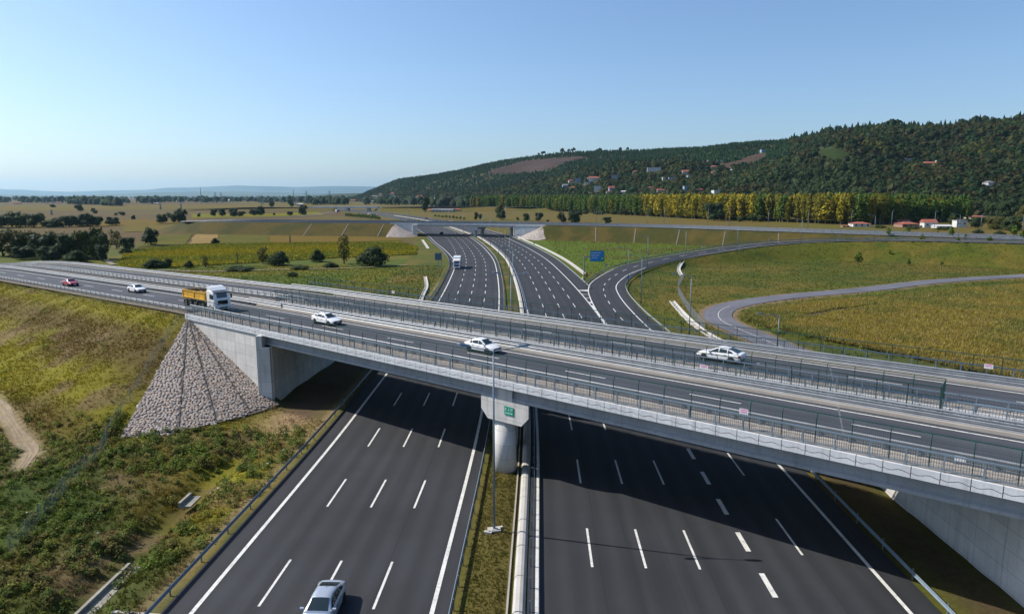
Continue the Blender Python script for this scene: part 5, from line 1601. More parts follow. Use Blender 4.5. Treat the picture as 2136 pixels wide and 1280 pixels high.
def rbox(mb, c, d, b=.06):
    """box with chamfered vertical and top edges"""
    x, y, z = (q / 2 for q in d); P = []
    for zz, i in ((-z, 0), (z - b, 0), (z, b)):
        X, Y = x - i, y - i
        P.append([(c[0] + u, c[1] + v, c[2] + zz) for u, v in ((X - b, -Y), (X, -Y + b), (X, Y - b), (X - b, Y), (-X + b, Y), (-X, Y - b), (-X, -Y + b), (-X + b, -Y))])
    mb.loft(P); return mb
def lorry_cab(root, x0, L, W, z0, H, pnt, deflector=True):
    """cab from x0 (rear) to x0+L (front)"""
    hw = W / 2
    prof = [(0, 0), (0, H), (L * .30, H + .04), (L * .80, H - .12), (L * .88, H - .28), (L * .955, H * .56), (L, H * .50), (L, .12), (L * .97, 0)]
    mb = MB()
    rings = []
    for y, ins in ((-hw, .07), (-hw + .09, 0), (hw - .09, 0), (hw, .07)):
        cx, cz = L / 2, H / 2
        rings.append([(x0 + cx + (u - cx) * (1 - ins), y, z0 + cz + (v - cz) * (1 - ins * .6)) for u, v in prof])
    mb.loft(rings); fixn(mb.build('cab', pnt, root, world=False))
    # windscreen follows the sloping front
    def fx(v): return float(np.interp(v, [H * .50, H * .56, H - .28], [L, L * .955, L * .88]))
    g = []
    for v in np.linspace(H * .58, H - .32, 4): g.append([(x0 + fx(v) + .02 - .04 * abs(t) ** 3, t * hw * .90, z0 + v) for t in (-1, -.5, 0, .5, 1)])
    mb = MB(); mb.loft(g, False, False); mb.build('windscreen', GLASS, root, world=False)
    MB().box((x0 + fx(H - .24) + .07, 0, z0 + H - .20), (.22, W * .92, .14)).build('sun_visor', M['black'], root, world=False)
    mb = MB(); mb.box((x0 + L + .015, 0, z0 + H * .30), (.05, W * .62, H * .26)); mb.build('grille', M['black'], root, world=False)
    mb = MB(); rbox(mb, (x0 + L - .08, 0, z0 + .02), (.36, W, .46)); mb.build('bumper', pnt, root, world=False)
    mb = MB(); mb.box((x0 + L + .09, 0, z0 - .05), (.05, W * .5, .16)); mb.build('lower_grille', M['black'], root, world=False)
    MB().box((x0 + L + .12, 0, z0 + .1), (.02, .5, .11)).build('number_plate', SW, root, world=False)
    for sd in (1, -1):
        MB().box((x0 + L + .09, sd * hw * .80, z0 + .08), (.06, .38, .17)).build('headlight', LAMPW, root, world=False)
        g = MB(); yy = sd * (hw + .012)
        g.add([(x0 + L * .42, yy, z0 + H * .52), (x0 + L * .86, yy, z0 + H * .52), (x0 + L * .80, yy, z0 + H * .80), (x0 + L * .42, yy, z0 + H * .82)], [(0, 1, 2, 3)])
        g.build('side_window', GLASS, root, world=False)
        d = MB(); d.box((x0 + L * .40, sd * (hw + .002), z0 + H * .42), (.025, .02, H * .76)); d.box((x0 + L * .90, sd * (hw + .002), z0 + H * .36), (.025, .02, H * .5)); d.build('door_gap', M['black'], root, world=False)
        m = MB(); m.box((x0 + L * .93, sd * (hw + .2), z0 + H * .66), (.12, .2, .62)); m.bar((x0 + L * .9, sd * hw, z0 + H * .78), (x0 + L * .93, sd * (hw + .2), z0 + H * .78), .025, 4)
        m.build('wing_mirror', M['black'], root, world=False)
    if deflector:
        mb = MB(); dp = [(0, 0), (L * .62, 0), (L * .66, .1), (L * .30, .52), (0, .66)]
        mb.loft([[(x0 + .05 + u, y, z0 + H + v) for u, v in dp] for y in (-hw * .9, hw * .9)])
        fixn(mb.build('roof_deflector', pnt, root, world=False))
YEL = plain('yellow_tipper_paint', (.74, .40, .025), .45, 0, .18, 1.4, wear=(.20, .12, .05))
LR = empty('tipper_lorry', place(-3.6, 5.1), CR, 'lorry with white cab and yellow tipper body at the left end of the bridge', 'lorry')
LR.scale = (.97,) * 3
W = 2.5
lorry_cab(LR, 2.35, 2.2, W, .62, 2.35, WHITE)
mb = MB(); mb.box((-.4, 0, .85), (9.0, .9, .28)); mb.box((2.1, 0, .7), (.5, 2.3, .3)); mb.build('chassis', M['dark'], LR, world=False)
mb = MB()
zb, zt, xr, xf = 1.25, 2.65, -4.7, 2.05
pr = [(-W / 2 + .18, zb), (W / 2 - .18, zb), (W / 2, zb + .3), (W / 2, zt), (W / 2 - .1, zt), (W / 2 - .1, zb + .34), (W / 2 - .24, zb + .1), (-W / 2 + .24, zb + .1), (-W / 2 + .1, zb + .34), (-W / 2 + .1, zt), (-W / 2, zt), (-W / 2, zb + .3)]
mb.loft([[(x, y, z) for y, z in pr] for x in (xr, xf)], True, True); fixn(mb.build('tipper_body', YEL, LR, world=False))
MB().box((xf + .0, 0, (zb + zt) / 2 + .1), (.12, W, zt - zb + .2)).build('headboard', YEL, LR, world=False)
MB().box((xr - .0, 0, (zb + zt) / 2), (.12, W, zt - zb)).build('tailgate', YEL, LR, world=False)
for sd in (1, -1):
    mb = MB(); mb.box(((xr + xf) / 2, sd * (W / 2 + .03), zt - .06), (xf - xr, .1, .14)); mb.build('top_rim', YEL, LR, world=False)
    mb = MB(); mb.box(((xr + xf) / 2, sd * (W / 2 + .02), zb + .32), (xf - xr, .12, .1)); mb.build('lower_rim', YEL, LR, world=False)
    for x in (xr + .1, xr + (xf - xr) * .52, xf - .15):
        MB().box((x, sd * (W / 2 + .03), (zb + zt) / 2 + .1), (.14, .1, zt - zb - .3)).build('rib', YEL, LR, world=False)
    for x in (-3.9, -2.55, -.2, 3.45) if 0 else (-3.95, -2.6, -1.2 + 2.6 * 0 + .2, 1.0, 3.35):
        wheel(LR, x, sd * (W / 2 - .16), .5, .32, sd)
        MB().bar((x, sd * (W / 2 - .36), .5), (x, sd * (W / 2 + .0), .5), .10, 6).build('hub', M['steel'], LR, world=False)
    for x in (-3.95, -2.6, 1.0):
        mb = MB(); n = 8
        mb.loft([[(x + rr * math.cos(math.pi * j / n), sd * (W / 2 - .3), .5 + rr * math.sin(math.pi * j / n)) for rr in (.62, .66)] + [(x + rr * math.cos(math.pi * j / n), sd * (W / 2 + .02), .5 + rr * math.sin(math.pi * j / n)) for rr in (.66, .62)] for j in range(n + 1)])
        mb.build('mudguard', M['dark'], LR, world=False)
mb = MB(); mb.bar((xr + 1.2, -.9, zt + .06), (xf - 1.5, .2, zt + .12), .13, 8); mb.bar((xr + 1.0, .9, zt + .02), (xr + 3.8, 1.0, zt + .05), .1, 8); mb.build('rolled_tarpaulin', M['black'], LR, world=False)
mb = MB(); mb.box(((xr + xf) / 2, 0, zt - .55), (xf - xr - .3, W - .3, .1)); mb.build('load', plain('earth_load', (.10, .085, .07), .95, var=.4), LR, world=False)
MB().box((1.6, W / 2 - .1, .85), (.9, .5, .5)).build('fuel_tank', M['steel'], LR, world=False)
# box lorry on the motorway
x, y = P2(951.5, 561); tx, ty = MW.tan(mws(y))
BL = empty('box_lorry', (x, y + 4.5, 0), math.atan2(-ty, -tx), 'white box lorry coming towards the viewer in the left motorway lanes', 'lorry')
lorry_cab(BL, 3.0, 2.1, 2.5, .6, 2.3, WHITE)
mb = MB(); rbox(mb, (-1.1, 0, 2.45), (7.8, 2.55, 2.9)); mb.build('cargo_box', WHITE, BL, world=False)
mb = MB(); mb.box((-.5, 0, .85), (9, .9, .3)); mb.build('chassis', M['dark'], BL, world=False)
MB().box((2.83, 0, 3.4), (.06, 1.5, .5)).build('cooling_unit', M['black'], BL, world=False)
for sd in (1, -1):
    for xx in (3.9, -1.6, -3.0): wheel(BL, xx, sd * 1.1, .5, .3, sd)
x, y = P2(703, 443); tx, ty = MW.tan(mws(y))
FL = empty('box_lorry', (x, y, 0), math.atan2(-ty, -tx), 'distant lorry on the motorway just before the third overpass', 'lorry')
mb = MB(); rbox(mb, (-1.5, 0, 2.7), (11, 2.6, 3.6)); mb.build('cargo_box', WHITE, FL, world=False)
mb = MB(); rbox(mb, (5.3, 0, 2.0), (2.0, 2.5, 2.8)); mb.build('cab', paint('blue_cab_paint', (.03, .06, .16)), FL, world=False)
for sd in (1, -1):
    for xx in (5.2, -2, -4.5): wheel(FL, xx, sd * 1.1, .5, .3, sd, 10)
HW_ = plain('white_render', (.62, .61, .58), .8, var=.1, scale=.4); HC = plain('cream_render', (.48, .42, .34), .8, var=.12, scale=.4); HB = plain('grey_blue_render', (.28, .34, .42), .8, var=.1, scale=.4); HR = plain('brick_render', (.30, .17, .13), .85, var=.15, scale=.4)
TR_ = plain('red_roof_tile', (.33, .095, .055), .85, var=.25, scale=.8); TG = plain('grey_roof_sheet', (.20, .20, .21), .6, var=.2, scale=.5); TW = plain('white_roof_sheet', (.66, .66, .66), .5, var=.08, scale=.5)
WIN = plain('dark_window', (.03, .04, .05), .2, var=.1)
HS = [(1323, 362, 11, 6, HC, TR_, 'hip', 'small red roofed house at the top left of the village'), (1362, 358, 28, 8.5, HW_, TG, 'flat', 'long white block on the upper slope'), (1238, 377, 27, 9, HW_, TR_, 'hip', 'big white house with bright red roof'), (1226, 384.5, 13, 4, HW_, TW, 'flat', 'low white flat roofed shed below the big red roof'), (1205, 382, 13, 10, HB, TG, 'flat', 'grey apartment block left of the big red roof'), (1192, 380.5, 12, 5.5, HC, TR_, 'hip', 'reddish house at the left end of the village'), (1281, 374, 14, 8.5, HB, TG, 'flat', 'blue grey cube house on the slope'), (1181, 392, 13, 8, HB, TG, 'gable', 'grey gabled house above the green poplars'), (1195, 396, 12, 7, HR, TR_, 'hip', 'brick coloured house just above the poplars'), (1246, 398, 16, 10, HW_, TG, 'flat', 'tall white apartment house above the poplars'), (1276, 399, 12, 11, HB, TR_, 'gable', 'narrow tall house with red gable'), (1270, 402.5, 11, 4, HC, TR_, 'hip', 'low bright red roof just above the poplars'), (1385, 376, 10, 6, HW_, TW, 'flat', 'small white house beside the yellow tree'), (1401, 377, 16, 7.5, HB, TG, 'flat', 'bluish house right of the small white one'), (1430, 363, 18, 8.5, HW_, TR_, 'gable', 'white terraced house with brown roof'), (1438, 371, 12, 5, HB, TW, 'flat', 'pale low house below the terraced one'), (1487, 352, 16, 7, HC, TR_, 'hip', 'red roofed house right at the top of the village'), (1499, 338, 17, 3, HW_, TW, 'flat', 'long flat white roof below the bare slope'), (1474, 341, 8, 7, HW_, TG, 'gable', 'small pale house near the village crest'), (1525, 358, 13, 5, HW_, TW, 'hip', 'white pavilion right of the village'), (1585, 318.5, 7, 5.5, plain('sky_blue_render', (.25, .48, .68), .7), TW, 'flat', 'light blue cube standing alone on the bare slope'), (1431, 401, 11, 13, HB, TG, 'flat', 'tall grey building above the yellow poplars'), (1458, 401, 15, 8, HR, TR_, 'hip', 'brick house above the yellow poplars'), (1500, 404, 25, 6.5, HW_, TW, 'flat', 'wide white building above the yellow poplars'), (1355, 394, 14, 4, HC, TR_, 'gable', 'low red roof among the trees'), (1381, 400, 22, 6, HC, TR_, 'gable', 'wide red roof above the poplars'), (1301, 403, 12, 5, HW_, TW, 'gable', 'small white gable above the green poplars'), (1490, 361.0, 16, 3, HC, TR_, 'gable', 'long brown roof below the top house'),
 (1890, 337, 18, 7, HB, TG, 'gable', 'grey cottage among trees high on the right hill'), (1934, 347, 22, 10, HR, TR_, 'gable', 'pinkish house high on the right hill'), (1950, 340, 10, 5, HW_, TW, 'flat', 'white hut beside the pinkish house'), (2062, 388, 18, 11, HW_, TG, 'hip', 'white house alone low on the right hill'), (2070, 397, 14, 4, HW_, TW, 'flat', 'white shed below the lone white house'),
 (837, 420, 11, 4.5, HC, TR_, 'gable', 'small red roofed house left in the valley village'), (856, 418, 18, 6.5, HW_, TR_, 'hip', 'white red roofed houses pair in the valley village'), (875, 415, 16, 8, HW_, TR_, 'hip', 'upper white house with wide red roof in the valley village'), (782, 425, 14, 5, HW_, TG, 'gable', 'white gabled house by the far motorway'), (819, 408, 12, 6, HB, TR_, 'hip', 'blue grey house with red roof on the lower hillside'), (783, 412, 12, 4.5, HC, TG, 'gable', 'beige cottage on the lower hillside'), (793, 407, 7, 4, HC, TR_, 'hip', 'tiny red roof on the lower hillside'), (737, 426, 12, 5, HC, TR_, 'gable', 'red roofed house beside the third overpass'), (866, 426, 12, 5, HW_, TG, 'flat', 'flat white house near the mosque')]

# ------------------------------------------------------------------ hill with its woods
HP = np.array([(700, 411, 3500, 3350), (735, 409, 3300, 3100), (784, 391, 3100, 2600), (833, 371.5, 2950, 2300), (889, 365, 2800, 2050), (948, 355, 2650, 1850), (1046, 334, 2500, 1620), (1112, 324, 2400, 1530), (1177, 316, 2300, 1450), (1243, 314, 2220, 1340), (1320, 312, 2150, 1250), (1456, 306, 2000, 1150), (1535, 298, 1930, 1090), (1613, 292, 1850, 1020), (1652, 287, 1760, 990), (1730, 272, 1600, 950), (1848, 261, 1500, 900), (1965, 264, 1450, 860), (2044, 254, 1400, 830), (2136, 248, 1350, 800), (2400, 240, 1300, 760), (3000, 250, 1250, 740)], float)
def hill_pt(u, t):
    """u: bearing as a sight-line column, t: 0 foot .. 1 crest"""
    u, t = np.asarray(u, float), np.asarray(t, float)
    ry, rr, rb = (np.interp(u, HP[:, 0], HP[:, k]) for k in (1, 2, 3))
    rng_ = rb + (rr - rb) * t
    dx, dy = (u - 1068) / FPX, np.ones_like(u)
    zc_r = rr
    zr = CAM_Z + (409 - ry) * rr / 1442.7 - 7.0
    x, y = dx * rng_, (rng_ - 4) / CP
    tt = np.clip(t, 0, 1)
    prof = .25 * tt + .75 * sstep(-.12, 1.08, tt)
    prof = (prof - .25 * 0 - .75 * sstep(-.12, 1.08, 0.0)) / (1 - .75 * sstep(-.12, 1.08, 0.0) - .75 * (1 - sstep(-.12, 1.08, 1.0)))
    z = -1.0 + (zr + 1) * prof
    bump = (fbm(x, y, 330, 4) - .5) * 1.6 * np.maximum(zr, 0) * .42 * np.sin(np.pi * np.clip(t, 0, 1)) + (fbm(x + 900, y, 90, 3) - .5) * 14 * np.sin(np.pi * np.clip(t, 0, 1)) ** .5
    z = z + np.where(zr > 3, bump, 0)
    over = np.clip(t - 1, 0, 1)
    z = z - over * over * 420 - over * 20
    return x, y, np.maximum(z, -1.5)
def in_poly(px, py, poly):
    c = np.zeros(np.shape(px), bool); n = len(poly)
    for i in range(n):
        x1, y1 = poly[i]; x2, y2 = poly[(i + 1) % n]
        c ^= ((y1 > py) != (y2 > py)) & (px < (x2 - x1) * (py - y1) / (y2 - y1 + 1e-9) + x1)
    return c
SCAR = [(1010, 362), (1040, 350), (1090, 336), (1150, 329), (1215, 325), (1222, 331), (1180, 339), (1150, 352), (1110, 360), (1060, 362)]
SCAR2 = [(1496, 343), (1535, 336), (1560, 326), (1590, 317), (1600, 322), (1590, 334), (1560, 342), (1530, 352), (1512, 352)]
LAWN = [(1700, 312), (1740, 305), (1775, 318), (1760, 338), (1720, 335)]
hu = np.concatenate([np.linspace(700, 2200, 226), np.linspace(2240, 3000, 20)])
ht = np.concatenate([np.linspace(-.04, 1.0, 70), np.linspace(1.05, 1.6, 10)])
HU, HT = np.meshgrid(hu, ht)
hx, hy, hz = hill_pt(HU, HT)
ppx, ppy = proj(hx, hy, hz)
hc = lerp3((.030, .042, .016), (.055, .05, .022), sstep(.4, .62, fbm(hx, hy, 120, 4)))
jx, jy = (fbm(hx, hy, 40, 3) - .5) * 12, (fbm(hx + 77, hy, 40, 3) - .5) * 8
hc = np.where(in_poly(ppx + jx, ppy + jy, SCAR)[..., None], srgb(68, 54, 48), hc)
hc = np.where(in_poly(ppx + jx, ppy + jy, SCAR2)[..., None], srgb(84, 68, 54), hc)
hc = np.where(in_poly(ppx + jx, ppy + jy, LAWN)[..., None], srgb(42, 56, 20), hc)
nu = len(hu); hi = (np.arange(len(ht) - 1)[:, None] * nu + np.arange(nu - 1)[None]).ravel()
link('hill', np_mesh('hill', np.stack([hx, hy, hz], -1).reshape(-1, 3), np.stack([hi, hi + 1, hi + nu + 1, hi + nu], 1), M['wood'], hc.reshape(-1, 3), True), kind='structure')

bm = bmesh.new(); bmesh.ops.create_icosphere(bm, subdivisions=2, radius=1.0)
bmesh.ops.delete(bm, geom=[v for v in bm.verts if v.co.z < -.45], context='VERTS')
bm.verts.ensure_lookup_table()
DV = np.array([v.co[:] for v in bm.verts]); DF = np.array([[v.index for v in f.verts] for f in bm.faces]); bm.free()
bm = bmesh.new(); bmesh.ops.create_icosphere(bm, subdivisions=1, radius=1.0)
bmesh.ops.delete(bm, geom=[v for v in bm.verts if v.co.z < -.6], context='VERTS')
DV1 = np.array([v.co[:] for v in bm.verts]); DF1 = np.array([[v.index for v in f.verts] for f in bm.faces]); bm.free()
def blobs(name, P, w, h, col, mat, fine=None, conif=None, rough=.28, smooth=True):
    """many crowns joined into one woodland mass"""
    Vs, Fs, Cs = [], [], []; base = 0
    fine = np.zeros(len(P), bool) if fine is None else fine
    for sel, dv, df in ((fine, DV, DF), (~fine, DV1, DF1)):
        k = np.where(sel)[0]
        if not len(k): continue
        n = len(dv)
        a = rng.uniform(0, 2 * np.pi, len(k)); ca, sa = np.cos(a)[:, None], np.sin(a)[:, None]
        X, Y, Z = dv[:, 0][None], dv[:, 1][None], dv[:, 2][None]
        r = 1 + rng.uniform(-rough, rough, (len(k), n))
        cx, cy, cz = (X * ca - Y * sa) * r, (X * sa + Y * ca) * r, Z * r
        if conif is not None:
            cf = conif[k][:, None]
            tap = np.where(cf, np.clip((1.05 - cz) * .62, .03, 1), 1)
            cx, cy = cx * tap, cy * tap
        v = np.stack([P[k, 0][:, None] + cx * w[k][:, None], P[k, 1][:, None] + cy * w[k][:, None], P[k, 2][:, None] + (cz + .45) * h[k][:, None] / 1.45], -1)
        f = (df[None] + (np.arange(len(k)) * n)[:, None, None]).reshape(-1, 3) + base
        c = col[k][:, None, :] * (1 + rng.uniform(-.22, .22, (len(k), n, 1)))
        Vs.append(v.reshape(-1, 3)); Fs.append(f); Cs.append(c.reshape(-1, 3)); base += len(k) * n
    return link(name, np_mesh(name, np.vstack(Vs), np.vstack(Fs), mat, np.clip(np.vstack(Cs), .004, 1), smooth=smooth), kind='stuff')
def leafy(name, P, w, h, col, n=17):
    """leaf clumps spread over the upper side of many crowns"""
    m = len(P)
    d = rng.normal(size=(m, n, 3)); d[..., 2] = np.abs(d[..., 2]) * 1.1 - .25; d /= np.linalg.norm(d, axis=2, keepdims=True)
    c = P[:, None, :] + d * np.stack([w, w, h * .62], 1)[:, None, :] * rng.uniform(.78, 1.12, (m, n, 1)); c[..., 2] += (h * .36)[:, None]
    nr = d * .9 + np.array([-.1, 0, .3]) + rng.normal(size=d.shape) * .45; nr /= np.linalg.norm(nr, axis=2, keepdims=True)
    a = np.cross(nr, rng.normal(size=d.shape)); a /= np.linalg.norm(a, axis=2, keepdims=True); b = np.cross(nr, a)
    q = w[:, None, None] * rng.uniform(.16, .40, (m, n, 1))
    v = np.stack([c - a * q - b * q * .5, c + a * q * .4 - b * q * .8, c + a * q + b * q * .5, c - a * q * .3 + b * q * .8], 2).reshape(-1, 3)
    cc = np.repeat(col, n * 4, 0) * np.repeat(rng.uniform(.65, 1.4, (m * n, 1)), 4, 0)
    return link(name, np_mesh(name, v, np.arange(len(v)).reshape(-1, 4), M['tuft'], np.clip(cc, .004, 1)), kind='stuff')
NT = 25000
u = rng.uniform(725, 2260, NT * 2); t = rng.uniform(0, 1.02, NT * 2)
ry, rr, rb = (np.interp(u, HP[:, 0], HP[:, k]) for k in (1, 2, 3))
keep = rng.random(NT * 2) < ((rb + (rr - rb) * t) * (rr - rb) / (2300 * 900)) * 1.1
u, t = u[keep], t[keep]
x, y, z = hill_pt(u, t); px_, py_ = proj(x, y, z)
ok = ~(in_poly(px_, py_ - 1, SCAR) | in_poly(px_, py_ - 1, SCAR2) | in_poly(px_, py_, LAWN)) & (z > 1.5)
# clearings for the houses of the hillside village
for q in HS: ok &= ~((np.abs(px_ - q[0]) < q[2] * .5 + .5) & (py_ > q[1] - q[3] * .4) & (py_ < q[1] + 6.5))
x, y, z, u, t, px_, py_ = (q[ok] for q in (x, y, z, u, t, px_, py_))
nn = fbm(x, y, 150, 3); plant = (u < 1640) & (t > .45)
conif = (plant & (rng.random(len(u)) < .85)) | ((t > .93) & (rng.random(len(u)) < .5))
w = np.where(plant, rng.uniform(2.6, 4.0, len(u)), 2.8 + 5.4 * rng.random(len(u)) ** 2.2)
h = np.where(conif, w * rng.uniform(2.0, 2.8, len(u)), w * rng.uniform(1.3, 1.9, len(u)))
ca_, cb_, cc_, cd_ = np.array((.019, .046, .014)), np.array((.028, .046, .013)), np.array((.048, .047, .015)), np.array((.060, .070, .015))
pick = np.clip(.5 + (fbm(x, y, 70, 3) - .5) * 2.4 + rng.normal(0, .17, len(u)), 0, .999)
col = np.where((conif | plant)[:, None], ca_ * rng.uniform(.75, 1.25, (len(u), 1)), np.where((pick < .48)[:, None], cb_, np.where((pick < .76)[:, None], cc_, np.where((pick < .93)[:, None], ca_, cd_))))
col = col * (.55 + 1.0 * nn[:, None]) * rng.uniform(.84, 1.16, (len(u), 1)) * .94
blobs('forest', np.stack([x, y, z - .5], 1), w * np.where(conif, 1, .9), h * np.where(conif, 1, .9), col * .8, M['wood'], conif=conif, rough=.25, smooth=False)
leafy('forest_foliage', np.stack([x, y, z - .5], 1)[~conif], w[~conif], h[~conif], col[~conif] * .9)
# umbrella pines on the skyline at the right
SK = []
for u0, n, hh in ((1720, 4, 15), (1738, 3, 13), (1835, 6, 14), (1850, 5, 15), (1990, 6, 16), (2012, 8, 17), (2030, 6, 15), (2060, 6, 12), (2105, 4, 15), (2128, 4, 20), (1130, 3, 14), (1166, 3, 16), (1188, 3, 16), (1250, 4, 12), (1300, 3, 12)):
    for k in range(n): SK.append((u0 + rnd.uniform(-9, 9), rnd.uniform(.985, 1.01), hh * rnd.uniform(.75, 1.1)))
sk = np.array(SK); x, y, z = hill_pt(sk[:, 0], sk[:, 1])
blobs('crest_trees', np.stack([x, y, z + sk[:, 2] * .35], 1), sk[:, 2] * .38, sk[:, 2] * .7, np.tile((.018, .03, .014), (len(sk), 1)), M['canopy'], fine=np.ones(len(sk), bool))
# woods scattered over the far plain
P, W_, H_, C_ = [], [], [], []
def wood(x0, x1, yr, n, ww, hh, col):
    for k in range(n):
        px = rnd.uniform(x0, x1); zc = rnd.uniform(*yr)
        x, y, z = (px - 1068) / FPX * zc, zc / CP, -.5
        P.append((x, y, z)); s_ = rnd.uniform(.6, 1.4); W_.append(ww * s_ * (1.3 if zc > 3500 else 1)); H_.append(hh * s_ * 1.7); C_.append([c * rnd.uniform(.75, 1.25) for c in col])
dg = (.025, .040, .016)
for x0, x1, yr, n in ((-60, 60, (2600, 3000), 34), (40, 170, (2500, 2700), 22), (145, 172, (2100, 2200), 14), (172, 226, (2050, 2250), 45), (225, 330, (2300, 2700), 24), (215, 250, (1750, 1850), 16), (300, 430, (2700, 3400), 44), (420, 560, (2600, 3500), 44), (540, 640, (2500, 3200), 36), (640, 720, (1900, 2600), 60), (-100, 720, (3800, 5600), 260), (-100, 760, (6000, 9000), 300), (760, 900, (1900, 2500), 70), (900, 1010, (1400, 1800), 60), (960, 1060, (1350, 1500), 40)):
    wood(x0, x1, yr, n, 9, 11, dg)
P = np.array(P)
blobs('distant_woods', P, np.array(W_), np.array(H_), np.array(C_), M['canopy'], fine=np.ones(len(P), bool))
# low headland and the mountains beyond the plain
def range_(name, prof, zc, depth, col, rough):
    us = np.linspace(prof[0][0], prof[-1][0], 140); ts = np.linspace(0, 1.6, 22)
    U, T = np.meshgrid(us, ts)
    top = np.interp(U, [p[0] for p in prof], [p[1] for p in prof])
    zr = CAM_Z + (409 - top) * zc / 1442.7
    rg = zc - depth + depth * T
    x, y = (U - 1068) / FPX * rg, rg / CP
    k = np.where(T <= 1, sstep(-.1, 1.1, T), 1 - .5 * (T - 1))
    z = np.maximum(0, zr) * k + (fbm(x, y, depth * .55, 5) - .5) * rough * np.sin(np.pi * np.clip(T, 0, 1)) + (fbm(x, y, depth * .18, 4) - .5) * rough * .25
    c = lerp3(col, tuple(q * 1.7 for q in col), sstep(.45, .6, fbm(x, y, depth * .2, 4)))
    n = len(us); i = (np.arange(len(ts) - 1)[:, None] * n + np.arange(n - 1)[None]).ravel()
    link(name, np_mesh(name, np.stack([x, y, z - 2], -1).reshape(-1, 3), np.stack([i, i + 1, i + n + 1, i + n], 1), M['wood'], c.reshape(-1, 3), True), kind='structure')
range_('mountains', [(-500, 392), (-200, 396), (0, 393), (40, 394.5), (90, 398), (150, 399.5), (220, 397), (300, 396.5), (350, 391.5), (420, 389.5), (500, 386.5), (560, 388), (620, 389), (700, 387.5), (780, 389), (860, 392), (1000, 398)], 30500, 5000, (.05, .065, .05), 200)
range_('low_hills', [(-500, 404), (0, 405), (150, 408), (250, 404), (330, 401), (430, 398.5), (520, 400), (620, 402), (720, 403), (800, 404), (900, 405)], 19000, 3200, (.05, .065, .045), 90)
range_('headland', [(560, 412), (610, 410.5), (650, 407), (700, 404), (740, 402.5), (790, 403), (850, 404)], 5200, 900, (.028, .042, .018), 24)

# ------------------------------------------------------------------ tree kinds (unit height 1, unit crown width 1)
def crown_mesh(name, mat, lumps, nleaf, lsize, seed, core=True):
    g = np.random.default_rng(seed)
    vol = np.array([l[3] ** 2 for l in lumps]); vol /= vol.sum()
    which = g.choice(len(lumps), nleaf, p=vol)
    L = np.array(lumps)[which]
    d = g.normal(size=(nleaf, 3)); d /= np.linalg.norm(d, axis=1)[:, None]
    rad = L[:, 3] * g.uniform(.72, 1.08, nleaf)
    c = L[:, :3] + d * rad[:, None] * np.array([1, 1, 1])
    nrm = d * .8 + np.array([-.1, 0, .35]) + g.normal(size=(nleaf, 3)) * .5; nrm /= np.linalg.norm(nrm, axis=1)[:, None]
    a = np.cross(nrm, g.normal(size=(nleaf, 3))); a /= np.linalg.norm(a, axis=1)[:, None]; b = np.cross(nrm, a)
    s = lsize * g.uniform(.6, 1.4, nleaf)[:, None]
    v = np.stack([c - a * s - b * s * .6, c + a * s * .3 - b * s * .75, c + a * s + b * s * .5, c - a * s * .4 + b * s * .8], 1)
    f = np.arange(nleaf * 4).reshape(-1, 4)
    tint = np.repeat(g.uniform(.65, 1.35, nleaf), 4)
    v = v.reshape(-1, 3); col = np.stack([tint] * 3, 1)
    if core:
        vs, fs, cs = [v], [f], [col]; b0 = len(v)
        for l in lumps:
            q = DV1 * (l[3] * .82) * (1 + g.uniform(-.15, .15, (len(DV1), 1))) + np.array(l[:3])
            vs.append(q); fs.append(np.concatenate([DF1, DF1[:, 2:3]], 1) + b0); cs.append(np.full((len(q), 3), .75)); b0 += len(q)
        v = np.vstack(vs); col = np.vstack(cs)
        me = bpy.data.meshes.new(name)
        allf = [tuple(q) for q in f] + [tuple(q[:3]) for ff in fs[1:] for q in ff]
        me.from_pydata([tuple(q) for q in v], [], allf); me.materials.append(mat)
        at = me.color_attributes.new('tint', 'FLOAT_COLOR', 'POINT'); cc = np.ones((len(v), 4), np.float32); cc[:, :3] = col
        at.data.foreach_set('color', cc.ravel()); return me
    return np_mesh(name, v, f, mat, col)
def lumps_round(seed, n=11, z0=.2, bottom=.02):
    r = random.Random(seed); out = [(0, 0, .5, .36), (.05, -.04, .27, .27)]
    for k in range(n):
        a = 2 * math.pi * k / n + r.uniform(-.3, .3); e = r.uniform(-1.0, 1.1)
        rr = r.uniform(.16, .27); d = .34 * math.cos(e * .9)
        out.append((d * math.cos(a), d * math.sin(a), max(bottom + rr * .9, .5 + .36 * math.sin(e)), rr))
    return out
def trunk_mesh(h=.5, r=.03, mat=None, limbs=4, seed=1):
    g = random.Random(seed); mb = MB().bar((0, 0, -.03), (.01, .0, h), r, 6, r * .45)
    for k in range(limbs):
        a = 2 * math.pi * k / limbs + g.uniform(-.4, .4); z = h * g.uniform(.5, .85)
        mb.bar((0, 0, z), (.2 * math.cos(a), .2 * math.sin(a), z + .22), r * .4, 4, r * .15)
    return mb.mesh('trunk', mat or M['bark'])
TR = [trunk_mesh(seed=k) for k in range(2)]
KIND = {}
for nm, mat, nl, ls in (('dark', 'leaf_dark', 900, .034), ('green', 'leaf', 900, .034), ('olive', 'leaf_olive', 800, .036)):
    KIND[nm] = [crown_mesh('crown', M[mat], lumps_round(s + 5 * len(nm)), nl, ls, s, True) for s in range(3)]
KIND['bush'] = [crown_mesh('crown', M['leaf_dark'], [(0, 0, .4, .4), (-.3, .1, .3, .28), (.3, -.1, .28, .27), (.1, .3, .3, .26), (-.1, -.3, .3, .26), (.12, .05, .62, .26)], 1500, .03, s + 40) for s in range(2)]
KIND['bushgreen'] = [crown_mesh('crown', M['leaf'], [(0, 0, .4, .4), (-.3, .1, .3, .28), (.3, -.1, .28, .27), (.1, .3, .3, .26), (-.1, -.3, .3, .26)], 800, .035, s + 50) for s in range(2)]
